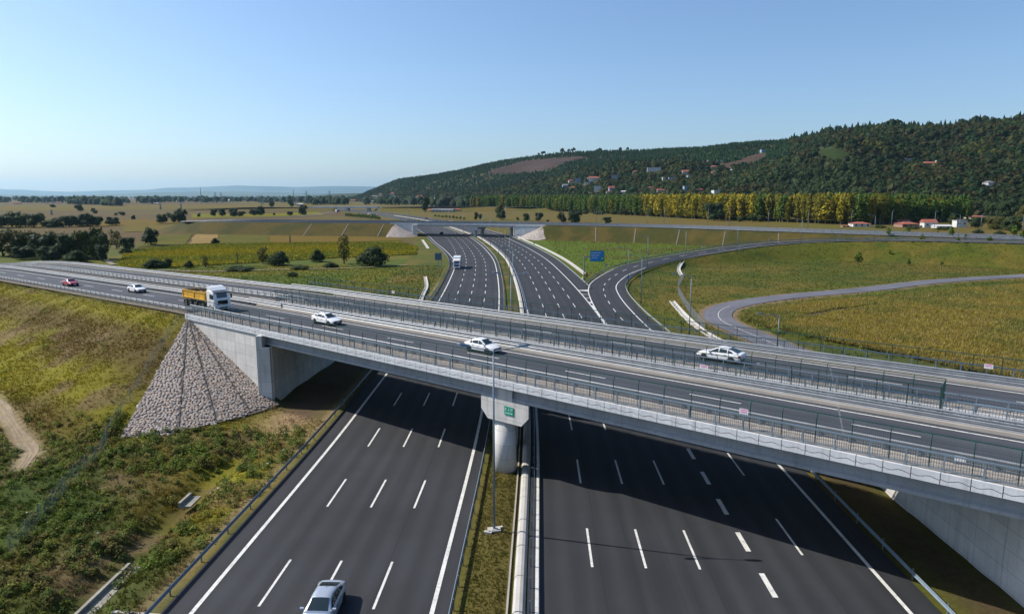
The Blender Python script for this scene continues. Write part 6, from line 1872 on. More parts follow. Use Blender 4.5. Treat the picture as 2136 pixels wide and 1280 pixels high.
KIND['sparse'] = [crown_mesh('crown', M['leaf_olive'], [(0, 0, .45, .28), (-.2, .1, .3, .2), (.22, 0, .35, .2), (.05, -.1, .7, .2), (-.12, .1, .75, .16), (.15, .1, .85, .12)], 700, .03, s + 60, False) for s in range(2)]
KIND['sapling'] = [crown_mesh('crown', M['poplar_green'], [(0, 0, .6, .26), (-.15, .1, .4, .2), (.16, -.05, .45, .2), (.02, 0, .82, .14)], 220, .06, s + 70, False) for s in range(3)]
def tree(x, y, wid, hgt, kind, label, group=None, z=None, name='tree', trunk=True, i=0):
    z = (tz(x, y) - .05) if z is None else z
    root = empty(name, (x, y, z), rnd.uniform(0, 6.28), label, 'shrub' if name.endswith('shrub') else 'tree', group)
    root.scale = (wid, wid, hgt)
    if trunk: link('trunk', TR[i % 2], root, scale=(hgt / wid, hgt / wid, 1))
    link('crown', KIND[kind][i % len(KIND[kind])], root)
    return root
TREES = [ # foot column, foot row, width px, height px, kind, words
 (6, 533, 62, 58, 'dark', 'dark dense tree at the left end of the thicket'), (36, 535, 60, 56, 'olive', 'olive topped tree in the thicket behind the overpass, second from its left end'), (64, 533, 58, 52, 'olive', 'yellowish tree in the middle of the thicket'), (92, 537, 60, 54, 'dark', 'dark tree overhung by olive crowns in the thicket'), (120, 535, 58, 54, 'olive', 'brownish olive tree right of the thicket middle'), (147, 539, 58, 54, 'dark', 'dark creeper covered tree in the thicket'), (176, 539, 56, 58, 'olive', 'olive green tree beside the tall end tree of the thicket'), (203, 540, 48, 66, 'green', 'tall green tree at the right end of the thicket'), (214, 544, 30, 36, 'dark', 'dark low tree at the foot of the thicket right end'),
 (50, 540, 44, 30, 'dark', 'low dark tree in front of the thicket on the left'), (105, 543, 50, 32, 'dark', 'low dark tree in front of the thicket middle'), (160, 546, 50, 30, 'bush', 'wide dark shrub in front of the thicket on the right'),
 (2, 475, 50, 30, 'dark', 'grey green tree at the left end of the hedgerow'), (38, 474, 44, 33, 'green', 'highest tree of the hedgerow beyond the thicket'), (72, 474, 36, 28, 'dark', 'slender crowned tree in the hedgerow'), (88, 472, 24, 28, 'green', 'pale leaning tree of the hedgerow'), (112, 474, 42, 20, 'dark', 'broad low tree of the hedgerow'), (145, 473, 36, 24, 'dark', 'round dark tree of the hedgerow'), (166, 472, 24, 22, 'dark', 'smaller dark tree right of the round one in the hedgerow'), (184, 472, 34, 28, 'dark', 'big dark tree of the hedgerow'), (205, 472, 24, 21, 'dark', 'tree at the right end of the hedgerow'), (236, 470, 28, 19, 'dark', 'squarish dark tree standing alone right of the hedgerow'),
 (243, 518, 42, 42, 'sparse', 'thin yellowing tree right of the thicket'), (268, 522, 34, 28, 'dark', 'dark leaning tree beside the thin yellowing one'), (315, 511, 36, 38, 'dark', 'dark rounded tree standing alone before the stubble plot'), (262, 528, 24, 14, 'bush', 'small dark shrub below the leaning tree'),
 (166, 441, 19, 15, 'dark', 'round tree alone in the far brown field'), (195, 442, 9, 9, 'dark', 'tiny dark tree in the far brown field'), (199, 445, 10, 7, 'dark', 'tiny bushy tree below the tiny dark one'), (110, 433, 12, 7, 'dark', 'small far tree at the edge of the brown field'),
 (338, 466, 22, 21, 'dark', 'round dark tree left of the tall pair'), (378, 463, 28, 28, 'dark', 'tallest tree of the pair by the end of the second embankment'), (362, 464, 16, 18, 'green', 'lower tree of the pair by the end of the second embankment'), (353, 454, 12, 11, 'green', 'small pale tree behind the tall pair'), (278, 457, 10, 9, 'dark', 'small solitary tree in the golden field'), (254, 449, 14, 8, 'green', 'small wide tree in the golden field'), (242, 449, 8, 6, 'green', 'low bushy tree left of the small wide one'), (415, 452, 8, 8, 'green', 'tiny tree right of the tall pair'),
 (446, 451, 15, 15, 'dark', 'first dark tree left of the ploughed soil'), (464, 451, 16, 17, 'dark', 'leaning dark tree left of the ploughed soil'), (488, 451, 20, 17, 'dark', 'dark double crowned tree by the ploughed soil'), (504, 451, 17, 11, 'green', 'low green tree right of the double crown'), (531, 449, 24, 14, 'dark', 'wide dark tree in front of the ploughed soil'), (545, 448, 16, 19, 'dark', 'taller dark tree joined to the wide one'), (572, 449, 6, 5, 'green', 'tiny bushy tree in the yellow strip'), (605, 449, 13, 9, 'dark', 'small round tree in the yellow strip'), (632, 448, 19, 22, 'dark', 'dense dark tree at the end of the yellow strip'), (567, 432, 13, 13, 'green', 'pale tree in front of the distant pylons'), (607, 431, 13, 17, 'green', 'light green tree near the third overpass'), (459, 420, 8, 9, 'dark', 'slim tree on the far field edge'), (420, 420, 18, 12, 'dark', 'dark tree at the foot of the tall mast'),
 (449, 508, 18, 15, 'bush', 'dark shrub at the corner of the stubble plot'), (429, 556, 22, 26, 'sparse', 'upright leafy sapling left of the field path'), (548, 549, 36, 38, 'sparse', 'thin shrubby tree in the green field edge'), (580, 552, 44, 34, 'bush', 'dark bushy tree beside the thin shrubby one'), (663, 545, 30, 31, 'bush', 'dark pointed bush in the middle of the field edge'), (718, 549, 38, 64, 'sparse', 'tall feathery olive tree left of the big dark bush'), (777, 553, 64, 48, 'bush', 'big dark round bush at the field edge'), (325, 557, 48, 22, 'bush', 'wide dark bush behind the overpass guardrail'), (394, 557, 18, 18, 'bush', 'small dark bush between the wide bush and the sapling'), (352, 557, 16, 20, 'green', 'small green tree beside the wide dark bush'), (625, 560, 40, 12, 'bushgreen', 'low green scrub left of the field path'), (500, 563, 60, 12, 'bush', 'long low dark scrub along the field path'), (690, 556, 34, 12, 'bush', 'low scrub right of the pointed bush'), (610, 575, 22, 14, 'bushgreen', 'light green bush below the field path'),
 (888, 442, 19, 32, 'dark', 'tall dark tree beside the mosque'), (1046, 458, 20, 22, 'dark', 'dark round tree on the lawn right of the bridge'), (1098, 460, 15, 16, 'dark', 'small ball shaped tree on the lawn'), (1124, 461, 22, 18, 'dark', 'ball shaped tree behind the tall lamp'), (1172, 463, 22, 22, 'olive', 'olive left tree of the twin round trees'), (1199, 464, 31, 27, 'dark', 'dark right tree of the twin round trees'), (1267, 466, 20, 14, 'dark', 'low round tree between the lamps of the second overpass'), (1080, 459, 7, 7, 'green', 'tiny round tree on the lawn'), (1142, 462, 7, 5, 'green', 'tiny low tree on the lawn'), (1002, 457, 9, 11, 'green', 'small pale tree at the end of the far shrub row'), (993, 458, 10, 16, 'green', 'pale tree left of the lawn'), (1041, 446, 20, 22, 'olive', 'grey green tree before the poplars on the left'), (1490, 460, 46, 37, 'dark', 'big dark round tree before the yellow poplars'), (1362, 451, 26, 30, 'dark', 'dark tree in front of the first yellow poplars'), (1312, 448, 9, 23, 'olive', 'small golden tree left of the yellow poplars'), (1304, 449, 13, 15, 'olive', 'small greyish tree left of the yellow poplars'), (1296, 448, 12, 18, 'green', 'small green tree before the green poplars'), (1280, 447, 14, 10, 'green', 'low green tree before the green poplars'), (1220, 446, 14, 9, 'bushgreen', 'low shrub at the foot of the green poplars'), (1250, 447, 26, 9, 'bushgreen', 'long low shrub at the foot of the green poplars'), (1545, 462, 16, 12, 'green', 'small green tree right of the big round one'), (1570, 462, 16, 15, 'green', 'light green round tree before the dark poplar gap'), (1588, 462, 16, 13, 'green', 'light green tree beside the other light green one'),
 (1800, 464, 24, 24, 'olive', 'grey green tree behind the red roofed bungalow'), (1851, 465, 18, 28, 'green', 'tall pale green tree between the bungalows'), (1881, 462, 22, 22, 'olive', 'olive tree behind the brick house'), (1985, 467, 16, 22, 'green', 'conical green tree behind the white shed'), (2040, 476, 30, 24, 'dark', 'dark tree right of the white villa'), (2075, 478, 40, 26, 'olive', 'wide olive tree at the right of the hamlet'), (2110, 480, 42, 30, 'dark', 'dark wide tree near the right edge of the hamlet'), (2065, 452, 26, 30, 'green', 'silvery tree above the hamlet'), (2096, 456, 44, 40, 'dark', 'large dark tree above the hamlet'), (2140, 462, 40, 34, 'olive', 'brownish tree at the edge of the hamlet'), (1835, 475, 24, 8, 'bushgreen', 'low hedge shrub before the bungalows'), (1905, 477, 22, 7, 'bushgreen', 'low hedge shrub before the brick house'), (1965, 479, 26, 9, 'bushgreen', 'low hedge shrub before the white shed'), (2040, 486, 22, 10, 'bush', 'round shrub on the slope below the villa'), (2085, 489, 22, 10, 'bush', 'round shrub on the slope at the right')]
for i, (px, py, wp, hp_, kind, lab) in enumerate(TREES):
    x, y = P2(px, py); zc = y * CP + CAM_Z * SP
    shrub = kind.startswith('bush')
    tree(x, y, wp * zc / FPX * (.98 if kind != 'sparse' else 1.1), hp_ * zc / FPX * (1.04 if kind != 'sparse' else 1.0), kind, lab, None, name='shrub' if shrub else 'tree', trunk=not shrub, i=i)
SAP = [(1890, 515, 18, 22), (1917, 509, 14, 15), (1942, 507, 12, 11), (1966, 508, 14, 11), (1980, 526, 16, 19), (1865, 528, 10, 13), (1790, 545, 18, 24), (1850, 523, 14, 15), (1806, 526, 12, 12), (1920, 535, 14, 13), (1895, 547, 12, 13), (1965, 547, 9, 9), (2110, 527, 22, 22), (2094, 521, 14, 15), (2130, 531, 18, 16), (1953, 519, 8, 8), (1855, 538, 9, 9), (2010, 530, 10, 9), (2060, 538, 14, 10), (1995, 536, 9, 8)]
SW_ = ['leafy sapling nearest the ramp lamp', 'sapling by the upper ramp road', 'small bright sapling by the upper ramp road', 'wide small sapling by the upper ramp road', 'bushy sapling in the upper meadow', 'thin sapling in the upper meadow', 'two stemmed sapling at the left of the meadow', 'sapling below the ramp edge', 'low sapling below the ramp edge', 'leaning sapling in the middle meadow', 'sapling above the faint wire fence', 'tiny sapling above the faint wire fence', 'large sapling at the right meadow edge', 'upright sapling at the right meadow edge', 'yellowish sapling at the right edge', 'tiny sapling below the upper road', 'tiny sapling in the dry patch', 'tiny sapling right of the middle meadow', 'low spreading sapling at the right', 'tiny sapling near the low spreading one']
for i, (px, py, wp, hp_) in enumerate(SAP):
    x, y = P2(px, py, 1.0); zc = y * CP + 24 * SP
    tree(x, y, 1.25 * wp * zc / FPX, 1.2 * hp_ * zc / FPX, 'sapling', SW_[i], 'saplings in the meadow beside the ramp', name='sapling', i=i)
for i in range(16):
    px = 722 + i * 4.6; x, y = P2(px, 452 + i * .45)
    tree(x, y, 5.5, 5.0 + rnd.uniform(-1, 1.6), 'sapling', 'bushy green sapling in the planted row beside the far motorway', 'planted row beyond the second overpass', name='sapling', i=i)
for i in range(9):
    px = 908 + i * 7.5; x, y = P2(px, 452 + i * .8)
    tree(x, y, 6.0, 3.6 + rnd.uniform(-.6, 1.0), 'sapling', 'low green shrub in the row right of the far motorway', 'shrub row right of the far motorway', name='shrub', i=i)
# dead stumps in the field
for px, py, h_, lab in ((605, 506, 4.5, 'dead brown stump wrapped in creeper in the ripe field'), (495, 550, 4.6, 'thin dead stem at the edge of the yellow green field')):
    x, y = P2(px, py); root = empty('dead_tree', (x, y, -.1), 0, lab, 'dead tree')
    mb = MB().bar((0, 0, 0), (.1, 0, h_), .45 if h_ < 4.55 else .2, 6, .2); mb.bar((0, 0, h_ * .5), (.7, .1, h_ * .75), .12, 4, .05); mb.bar((0, 0, h_ * .65), (-.5, .1, h_ * .9), .1, 4, .04)
    mb.build('trunk', M['bark'], root, world=False)

# ------------------------------------------------------------------ poplars
def poplar_crown(mat, seed):
    r = random.Random(seed); l = []
    for k in range(11):
        z = .07 + .87 * k / 10; w_ = (.36 if k < 8 else .36 - .1 * (k - 7)) * (.8 + .3 * r.random()) if k else .26
        l.append((r.uniform(-.12, .12), r.uniform(-.12, .12), z, w_))
    g = crown_mesh('crown', mat, [(a, b, c, d) for a, b, c, d in l], 520, .075, seed, False)
    for v in g.vertices:
        pass
    co = np.zeros(len(g.vertices) * 3, np.float32); g.vertices.foreach_get('co', co); co = co.reshape(-1, 3)
    zc_ = np.repeat(co[:, 2].reshape(-1, 4).mean(1), 4)
    co[:, 2] = zc_ + (co[:, 2] - zc_) * .45                       # unit crown is 1 wide and 1 high: keep the leaves from stretching
    lumpz = .1 + .9 * (zc_ - zc_.min()) / (zc_.max() - zc_.min())
    co[:, 2] += lumpz - zc_
    g.vertices.foreach_set('co', co.ravel()); g.update()
    return g
PC = {k: [poplar_crown(M['poplar_' + k], s + 100 * i) for s in range(5)] for i, k in enumerate(('green', 'mid', 'yellow'))}
PT = MB().bar((0, 0, -.02), (0, 0, .9), .012, 5, .004).mesh('trunk', M['bark_pale'])
pf = Path([P2(*q) for q in ((985, 435.5), (1080, 437.5), (1180, 441), (1340, 450), (1480, 457.5), (1620, 462), (1770, 468), (1900, 464), (2060, 459))], 4)
def pk(px, r):
    if px < 1338: return 'mid' if r < (.16 if px < 1100 else .06) else 'green'
    if px < 1575: return 'yellow' if r < .68 else 'mid'
    if px < 1640: return 'mid' if r < .5 else 'green'
    if px < 1765: return 'yellow' if r < .30 else ('mid' if r < .85 else 'green')
    return 'mid' if r < .25 else 'green'
PLAB = {'green': 'tall green poplar in the plantation below the wooded hill', 'mid': 'tall poplar turning olive in the plantation below the hill', 'yellow': 'tall golden yellow poplar in the plantation below the hill'}
PLAB2 = {k: v.replace('plantation', 'second row of the plantation') for k, v in PLAB.items()}
k = 0
for row, off in ((0, 0), (1, -8.0)):
    for t in np.arange(2, pf.len, 7.0 if row == 0 else 7.4):
        x, y, _ = pf.at(float(t) + rnd.uniform(-2.6, 2.6), off + rnd.uniform(-3.2, 3.2))
        if k >= 298: break
        px = float(proj(np.array(x), np.array(y), np.array(0.))[0])
        if px > 2020: continue
        kind = pk(px + rnd.gauss(0, 14), rnd.random()); hh = rnd.uniform(21.0, 28.5) * (.88 if px > 1850 else 1) * (1.0 if px > 1330 else .98)
        root = empty('poplar_tree', (x, y, -.2), rnd.uniform(0, 6), (PLAB if row == 0 else PLAB2)[kind], 'tree', 'poplars of the plantation, ' + kind + (' front' if row == 0 else ' second') + ' row')
        ww = rnd.uniform(8, 13) * (1.2 if kind == 'yellow' else 1.0)
        root.scale = (ww, ww, hh)
        link('trunk', PT, root, scale=(hh / ww,) * 2 + (1,)); link('crown', PC[kind][k % 5], root)
        k += 1
# the rows behind them
P, W_, H_, C_ = [], [], [], []
pcol = {'green': (.048, .092, .014), 'mid': (.115, .12, .014), 'yellow': (.30, .235, .012)}
for row in range(2, 11):
    for t in np.arange(0, pf.len, 6.5):
        x, y, _ = pf.at(float(t) + rnd.uniform(-2, 2), -8 * row + rnd.uniform(-2, 2))
        px = float(proj(np.array(x), np.array(y), np.array(0.))[0])
        kind = pk(px, rnd.random() * (1 if row < 7 else .6) + (0 if row < 7 else .4))
        for q in range(3):
            P.append((x + rnd.uniform(-1, 1), y + rnd.uniform(-1, 1), 3 + q * 6.8)); W_.append(rnd.uniform(2.6, 3.8) * (1 - .15 * q)); H_.append(rnd.uniform(8, 11)); C_.append([c * rnd.uniform(.75, 1.25) for c in pcol[kind]])
blobs('plantation', np.array(P), np.array(W_), np.array(H_), np.array(C_) * .75, M['canopy'], fine=np.ones(len(P), bool), rough=.3)

# ------------------------------------------------------------------ houses
def hill_hit(px, py):
    lo = None
    for t in np.linspace(0, 1, 400):
        x, y, z = (float(q) for q in hill_pt(np.array(float(px)), np.array(t)))
        p = float(proj(np.array(x), np.array(y), np.array(z))[1])
        if p <= py: return x, y, z
    return x, y, z
def house(px, py, wpx, hpx, wall, roof, kind, label, hill=True, depth=.8, group='houses of the hillside village', cat='house', floors=None):
    if hill: x, y, z = hill_hit(px, py)
    else: (x, y), z = P2(px, py), -.2
    zc = y * CP + (CAM_Z - z) * SP
    w, h = wpx * zc / FPX, hpx * zc / FPX
    d = max(7, min(w * depth, 16)); 
    root = empty('house' if cat == 'house' else cat.replace(' ', '_'), (x, y, z - (2.5 if hill else 0)), rnd.uniform(-.25, .25), label, cat, group)
    b = 2.5 if hill else 0
    hw_ = h * (.62 if kind != 'flat' else .94)
    MB().box((0, d / 2, (hw_ + b) / 2), (w, d, hw_ + b)).build('wall', wall, root, world=False)
    e = .6; zt = hw_ + b; rh = h + b
    mb = MB()
    if kind == 'hip':
        r = min(w, d) * .45
        A = [(-w / 2 - e, -e, zt), (w / 2 + e, -e, zt), (w / 2 + e, d + e, zt), (-w / 2 - e, d + e, zt), (-w / 2 + r, d / 2, rh), (w / 2 - r, d / 2, rh)]
        mb.add(A, [(0, 1, 5, 4), (1, 2, 5), (2, 3, 4, 5), (3, 0, 4), (3, 2, 1, 0)])
    elif kind == 'gable':
        A = [(-w / 2 - e, -e, zt), (w / 2 + e, -e, zt), (w / 2 + e, d + e, zt), (-w / 2 - e, d + e, zt), (-w / 2 - e, d / 2, rh), (w / 2 + e, d / 2, rh)]
        mb.add(A, [(0, 1, 5, 4), (1, 2, 5), (2, 3, 4, 5), (3, 0, 4), (3, 2, 1, 0)])
    else:
        mb.box((0, d / 2, zt + (rh - zt) / 2 + .05), (w + .8, d + .8, max(.35, rh - zt)))
    mb.build('roof', roof, root, world=False)
    nf = floors or max(1, int(hw_ / 3.2)); nw = max(2, min(6, int(w / 4)))
    if wpx > 6:
        wm = MB().box((0, 0, 0), (1.4, .12, 1.5)).mesh('window', WIN)
        for i in range(nf):
            for j in range(nw):
                link('window', wm, root, (-w / 2 + w * (j + .5) / nw, -.04, b + hw_ * (i + .55) / nf))
    return root
for h_ in HS: house(*h_)
PH = [(1798, 472.5, 35, 10, HW_, TR_, 'hip', 'white bungalow with red hipped roof in front of the dark poplars'), (1885, 466, 25, 9, HC, TR_, 'gable', 'red roofed house half hidden behind the brick bungalow'), (1900, 473.5, 37, 11, HR, TR_, 'hip', 'brick bungalow with wide red hipped roof'), (1941, 474, 25, 17, HW_, TR_, 'gable', 'white two storey house with red gable roof'), (1970, 475.5, 30, 7, HW_, TW, 'gable', 'low white shed right of the gabled house'), (2006, 473.5, 21, 15, HW_, TG, 'flat', 'white two storey villa with balcony at the right'), (2041, 455.5, 33, 6, HC, TR_, 'gable', 'long red roof behind the villa'), (1765, 473, 14, 3.5, HC, TR_, 'gable', 'small brick hut left of the bungalow'), (922, 442, 46, 7, HC, TG, 'gable', 'long grey barn in the valley left of the poplars'), (908, 441, 26, 5, HC, TR_, 'gable', 'red roofed barn beside the long grey barn'), (954, 440.5, 13, 5.5, HR, TR_, 'gable', 'small red brick house by the valley road')]
for h_ in PH: house(*h_, hill=False, group='houses on the plain')
for px, py, wp, hp_, lab in ((318, 424.5, 20, 2.2, 'long white shed gleaming on the far plain'), (218, 424, 14, 4, 'white hall beside the far wood'), (375, 421.5, 14, 3, 'pale shed on the far plain'), (345, 420, 8, 2.5, 'tiny pale shed left of the tall mast'), (476, 420, 6, 4, 'small white house beyond the golden field'), (590, 422, 10, 4.5, 'pale hall near the third overpass'), (36, 425, 12, 3, 'reddish farmhouse at the far left'), (120, 424, 10, 3, 'farmhouse between the far woods'), (625, 429, 12, 5, 'white gantry hut at the third overpass')):
    house(px, py, wp, hp_, HR if 'reddish' in lab else HW_, TR_ if 'farm' in lab else TW, 'gable', lab, False, .5, 'sheds on the far plain', 'shed')
# mosque
x, y = P2(904, 431)
MQ = empty('mosque', (x, y, 0), .1, 'small white mosque with green dome and two minarets at the foot of the hill', 'mosque')
MB().box((0, 8, 5), (17, 16, 10)).build('wall', HW_, MQ, world=False)
GRN = plain('green_dome_sheet', (.02, .28, .22), .4, .2, .1)
mb = MB(); n = 16
mb.loft([[(5.5 * math.cos(e) * math.cos(2 * math.pi * k / n), 6 + 5.5 * math.cos(e) * math.sin(2 * math.pi * k / n), 11 + 5.5 * math.sin(e)) for k in range(n)] for e in np.linspace(-.15, 1.5, 7)]); mb.build('dome', GRN, MQ, world=False, smooth=True)
for mx in (3.0, 18.5):
    mb = MB(); mb.bar((mx, 0, 0), (mx, 0, 23), 1.15, 10, .95); mb.bar((mx, 0, 17), (mx, 0, 18), 1.8, 10); tw = mb.build('minaret', HW_, MQ, world=False)
    link('spire', MB().bar((mx, 0, 23), (mx, 0, 30), 1.2, 10, .05).mesh('spire', GRN), tw)
# pylons and masts
def pylon(px, py, ptop, label, mast=False):
    x, y = P2(px, py); h = zat(y, ptop)
    root = empty('pylon', (x, y, 0), rnd.uniform(-.3, .3), label, 'pylon', 'power pylons on the plain')
    mb = MB(); w = .12 * h
    if mast:
        mb.bar((0, 0, 0), (0, 0, h), 1.6, 4, .8)
    else:
        for sx_ in (-1, 1):
            for sy_ in (-1, 1): mb.bar((sx_ * w, sy_ * w, 0), (sx_ * w * .25, sy_ * w * .25, h * .72), .55, 3, .4); mb.bar((sx_ * w * .25, sy_ * w * .25, h * .72), (sx_ * .3, 0, h), .4, 3, .3)
        for k in range(5):
            z0, z1 = h * .72 * k / 5, h * .72 * (k + 1) / 5
            a, b = w * (1 - .75 * k / 5), w * (1 - .75 * (k + 1) / 5)
            mb.bar((-a, -a, z0), (b, -b, z1), .3, 3); mb.bar((a, -a, z0), (-b, -b, z1), .3, 3)
    mb.build('tower', M['steel_dark'], root, world=False)
    mb = MB()
    for z, l in ((.76, .42), (.90, .30)) if not mast else ((.8, .06),): mb.bar((-l * h * .5, 0, z * h), (l * h * .5, 0, z * h), .45, 3)
    mb.build('cross_arm', M['steel_dark'], root, world=False)
for q in ((420, 424, 392, 'tall slender mast on the far plain', True), (450, 424, 400.5, 'portal pylon right of the tall mast'), (462, 424, 401, 'second portal pylon right of the tall mast'), (98, 425, 408, 'pylon above the far left woods'), (112, 424.5, 407, 'thin pylon beside the far left woods'), (108, 448, 437.5, 'small pylon standing in the brown field at the left'), (335, 436, 425, 'pylon standing in the golden field'), (378, 438, 424, 'second pylon standing in the golden field'), (613, 428, 396, 'tall pylon in front of the headland', True), (618, 429, 407, 'wide pylon beside the tall one at the headland'), (640, 426, 398, 'pylon on the headland'), (688, 424, 397, 'pair of pylon arms above the headland'), (547, 428, 407, 'pylon before the third overpass')):
    pylon(*q)

# ------------------------------------------------------------------ grass, weeds and crops
def tufts(name, P, h, col, blades=5, wid=.05, lean=.5, mat=None):
    n = len(P); P = np.asarray(P); h = np.asarray(h)
    a = rng.uniform(0, 2 * np.pi, (n, blades)); L = rng.uniform(.1, lean, (n, blades)); hh = h[:, None] * rng.uniform(.55, 1.1, (n, blades))
    r0 = rng.uniform(0, .35, (n, blades)) * h[:, None]
    bx, by = P[:, 0:1] + r0 * np.cos(a), P[:, 1:2] + r0 * np.sin(a)
    tx, ty = bx + np.cos(a) * L * hh, by + np.sin(a) * L * hh
    ww = wid * (.6 + .8 * rng.random((n, blades))) * (h[:, None] / .4)
    ox, oy = -np.sin(a) * ww, np.cos(a) * ww
    z0 = np.broadcast_to(P[:, 2:3] - .03, bx.shape)
    v = np.stack([np.stack([bx - ox, by - oy, z0], -1), np.stack([bx + ox, by + oy, z0], -1), np.stack([tx, ty, z0 + hh], -1)], 2).reshape(-1, 3)
    c = np.repeat(np.repeat(col, blades, 0) * rng.uniform(1.0, 1.7, (n * blades, 1)), 3, 0)
    return link(name, np_mesh(name, v, np.arange(len(v)).reshape(-1, 3), mat or M['tuft'], np.clip(c, .004, 1)), kind='stuff')
def scatter(n, x0, x1, y0, y1, test):
    x, y = rng.uniform(x0, x1, n), rng.uniform(y0, y1, n)
    k = test(x, y); x, y = x[k], y[k]
    return x, y
def soxy(x, y):
    dx, dy = x - OA[0], y - OA[1]
    return dx * OD[0] + dy * OD[1], dx * ON[0] + dy * ON[1]
def in_view(x, y, m=60):
    px, py = proj(x, y, np.zeros_like(x)); return (px > -m) & (px < 2136 + m) & (py < 1280 + m)
def in_cone(x, y):
    dx, dy = x - OA[0], y - OA[1] - .3
    a = np.arctan2(dy, dx); return (np.hypot(dx, dy) < 20.5 + 3.7 * np.clip((A1 - a) / (A1 - A0), 0, 1)) & (a > A0 - .01) & (a < A1 + .05)
def ok_left(x, y):
    s, o = soxy(x, y); r = rel(x, y)
    dk = path_emb(x, y, DIRT.Q * (1, 1, 0), .7, 1.0)
    return (o < .3) & (r < -17.6) & ~in_cone(x, y) & (dk < -.15 - .6 * rng.random(len(x))) & in_view(x, y) & ~((np.abs(x + 27.4) < .55) & (y < 66))
x, y = scatter(330000, -135, -18, 22, 150, ok_left)
dn = fbm(x + 90, y + 20, 16, 4); sel = rng.random(len(x)) < np.where(fbm(x, y, 3.2, 3) > .46, 1.0, .35); x, y = x[sel], y[sel]
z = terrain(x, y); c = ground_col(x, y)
s, o = soxy(x, y)
h = rng.uniform(.10, .30, len(x)) * (1 + .6 * (fbm(x, y, 6, 3) - .4)) * np.where(o < -19, 1.25, 1.0)
c = c * rng.uniform(.8, 1.3, (len(x), 1)) * np.where(rng.random((len(x), 1)) < .15, np.array([[1.5, 1.3, 1.1]]), 1)
tufts('grass', np.stack([x, y, z], 1), h, c, 6, .04, .7)
# weeds and scrub in the hollow on the left
def scrub(name, n, x0, x1, y0, y1, test, sz, cols, leaves=46):
    x, y = scatter(n, x0, x1, y0, y1, test); z = terrain(x, y)
    S = rng.uniform(*sz, len(x)) * (.6 + .9 * fbm(x, y, 7, 3)); m = len(x)
    d = rng.normal(size=(m, leaves, 3)); d[..., 2] = np.abs(d[..., 2]); d /= np.linalg.norm(d, axis=2, keepdims=True)
    c = np.stack([x, y, z + .05], 1)[:, None, :] + d * S[:, None, None] * rng.uniform(.5, 1.05, (m, leaves, 1)) * np.array([.8, .8, 1.15])
    nr = d * .5 + np.array([-.25, .05, .6]) + rng.normal(size=d.shape) * .45; nr /= np.linalg.norm(nr, axis=2, keepdims=True)
    a = np.cross(nr, rng.normal(size=d.shape)); a /= np.linalg.norm(a, axis=2, keepdims=True); b = np.cross(nr, a)
    q = (S[:, None, None] * .085 + .025) * rng.uniform(.6, 1.4, (m, leaves, 1))
    v = np.stack([c - a * q - b * q * .5, c + a * q * .4 - b * q * .7, c + a * q + b * q * .5, c - a * q * .3 + b * q * .8], 2).reshape(-1, 3)
    k = rng.integers(0, len(cols), m); cc = np.array(cols)[k] * rng.uniform(.75, 1.3, (m, 1))
    cc = np.repeat(cc, leaves * 4, 0) * np.repeat(rng.uniform(.7, 1.3, (m * leaves, 1)), 4, 0)
    return link(name, np_mesh(name, v, np.arange(len(v)).reshape(-1, 4), M['tuft'], np.clip(cc, .004, 1)), kind='stuff')
WC = [(.105, .155, .024), (.130, .165, .026), (.155, .155, .032), (.088, .130, .030), (.145, .128, .040)]
scrub('weeds', 4600, -62, -18.5, 26, 72, lambda x, y: ok_left(x, y) & (rng.random(len(x)) < np.clip((-x - 17) / 14, .12, 1) * np.where(fbm(x + 40, y, 8, 3) > .47, 1, .25)), (.22, .7), WC, 66)
scrub('undergrowth', 1500, -110, -24, 40, 120, lambda x, y: ok_left(x, y) & (fbm(x + 40, y + 9, 10, 3) > .55), (.2, .5), WC, 30)
scrub('low_scrub', 350, -120, -20, 118, 232, lambda x, y: (rel(x, y) < -19) & (soxy(x, y)[1] > 42) & (fbm(x + 5, y + 3, 26, 3) > .54), (.6, 1.6), WC[:4], 36)
scrub('meadow_scrub', 280, 30, 240, 120, 330, lambda x, y: (ramp_side(x, y) < -6) & (path_emb(x, y, LANE.Q, 4.5, 1) < -1) & (rel(x, y) > 34) & (fbm(x + 25, y + 3, 20, 3) > .52) & in_view(x, y), (.4, 1.1), WC[:4], 30)
# median
x, y = scatter(90000, -9.5, 4, 14, 118, lambda x, y: (rel(x, y) > 1.55) & (rel(x, y) < 4.4))
tufts('median_grass', np.stack([x, y, terrain(x, y)], 1), rng.uniform(.07, .22, len(x)), ground_col(x, y) * rng.uniform(.75, 1.15, (len(x), 1)) * np.array([[.85, 1.0, .8]]), 5, .05)
# meadows beyond the bridges
x, y = scatter(80000, 24, 260, 105, 360, lambda x, y: (rel(x, y) > 33) & (path_emb(x, y, LANE.Q, 3.4, 1) < -.6) & (path_emb(x, y, RAMP_P.Q * (1, 1, 0), RHW + 2.4, 1) < -.5) & (soxy(x, y)[1] > 30) & (ramp_side(x, y) < 0) & in_view(x, y))
tufts('meadow_grass', np.stack([x, y, terrain(x, y)], 1), rng.uniform(.14, .42, len(x)), ground_col(x, y) * rng.uniform(.75, 1.2, (len(x), 1)), 5, .08, .8)
x, y = scatter(30000, -150, -15, 100, 250, lambda x, y: (rel(x, y) < -18.2) & (soxy(x, y)[1] > 30) & in_view(x, y))
tufts('verge_grass', np.stack([x, y, terrain(x, y)], 1), rng.uniform(.15, .5, len(x)), ground_col(x, y) * rng.uniform(.75, 1.2, (len(x), 1)), 5, .08, .8)
x, y = scatter(16000, 20, 190, 160, 400, lambda x, y: (ramp_side(x, y) > 8) & (rel(x, y) > 30.5) & (H2z(x, y) < -.3))
tufts('loop_grass', np.stack([x, y, terrain(x, y)], 1), rng.uniform(.2, .55, len(x)), ground_col(x, y) * rng.uniform(.75, 1.3, (len(x), 1)), 4, .1)
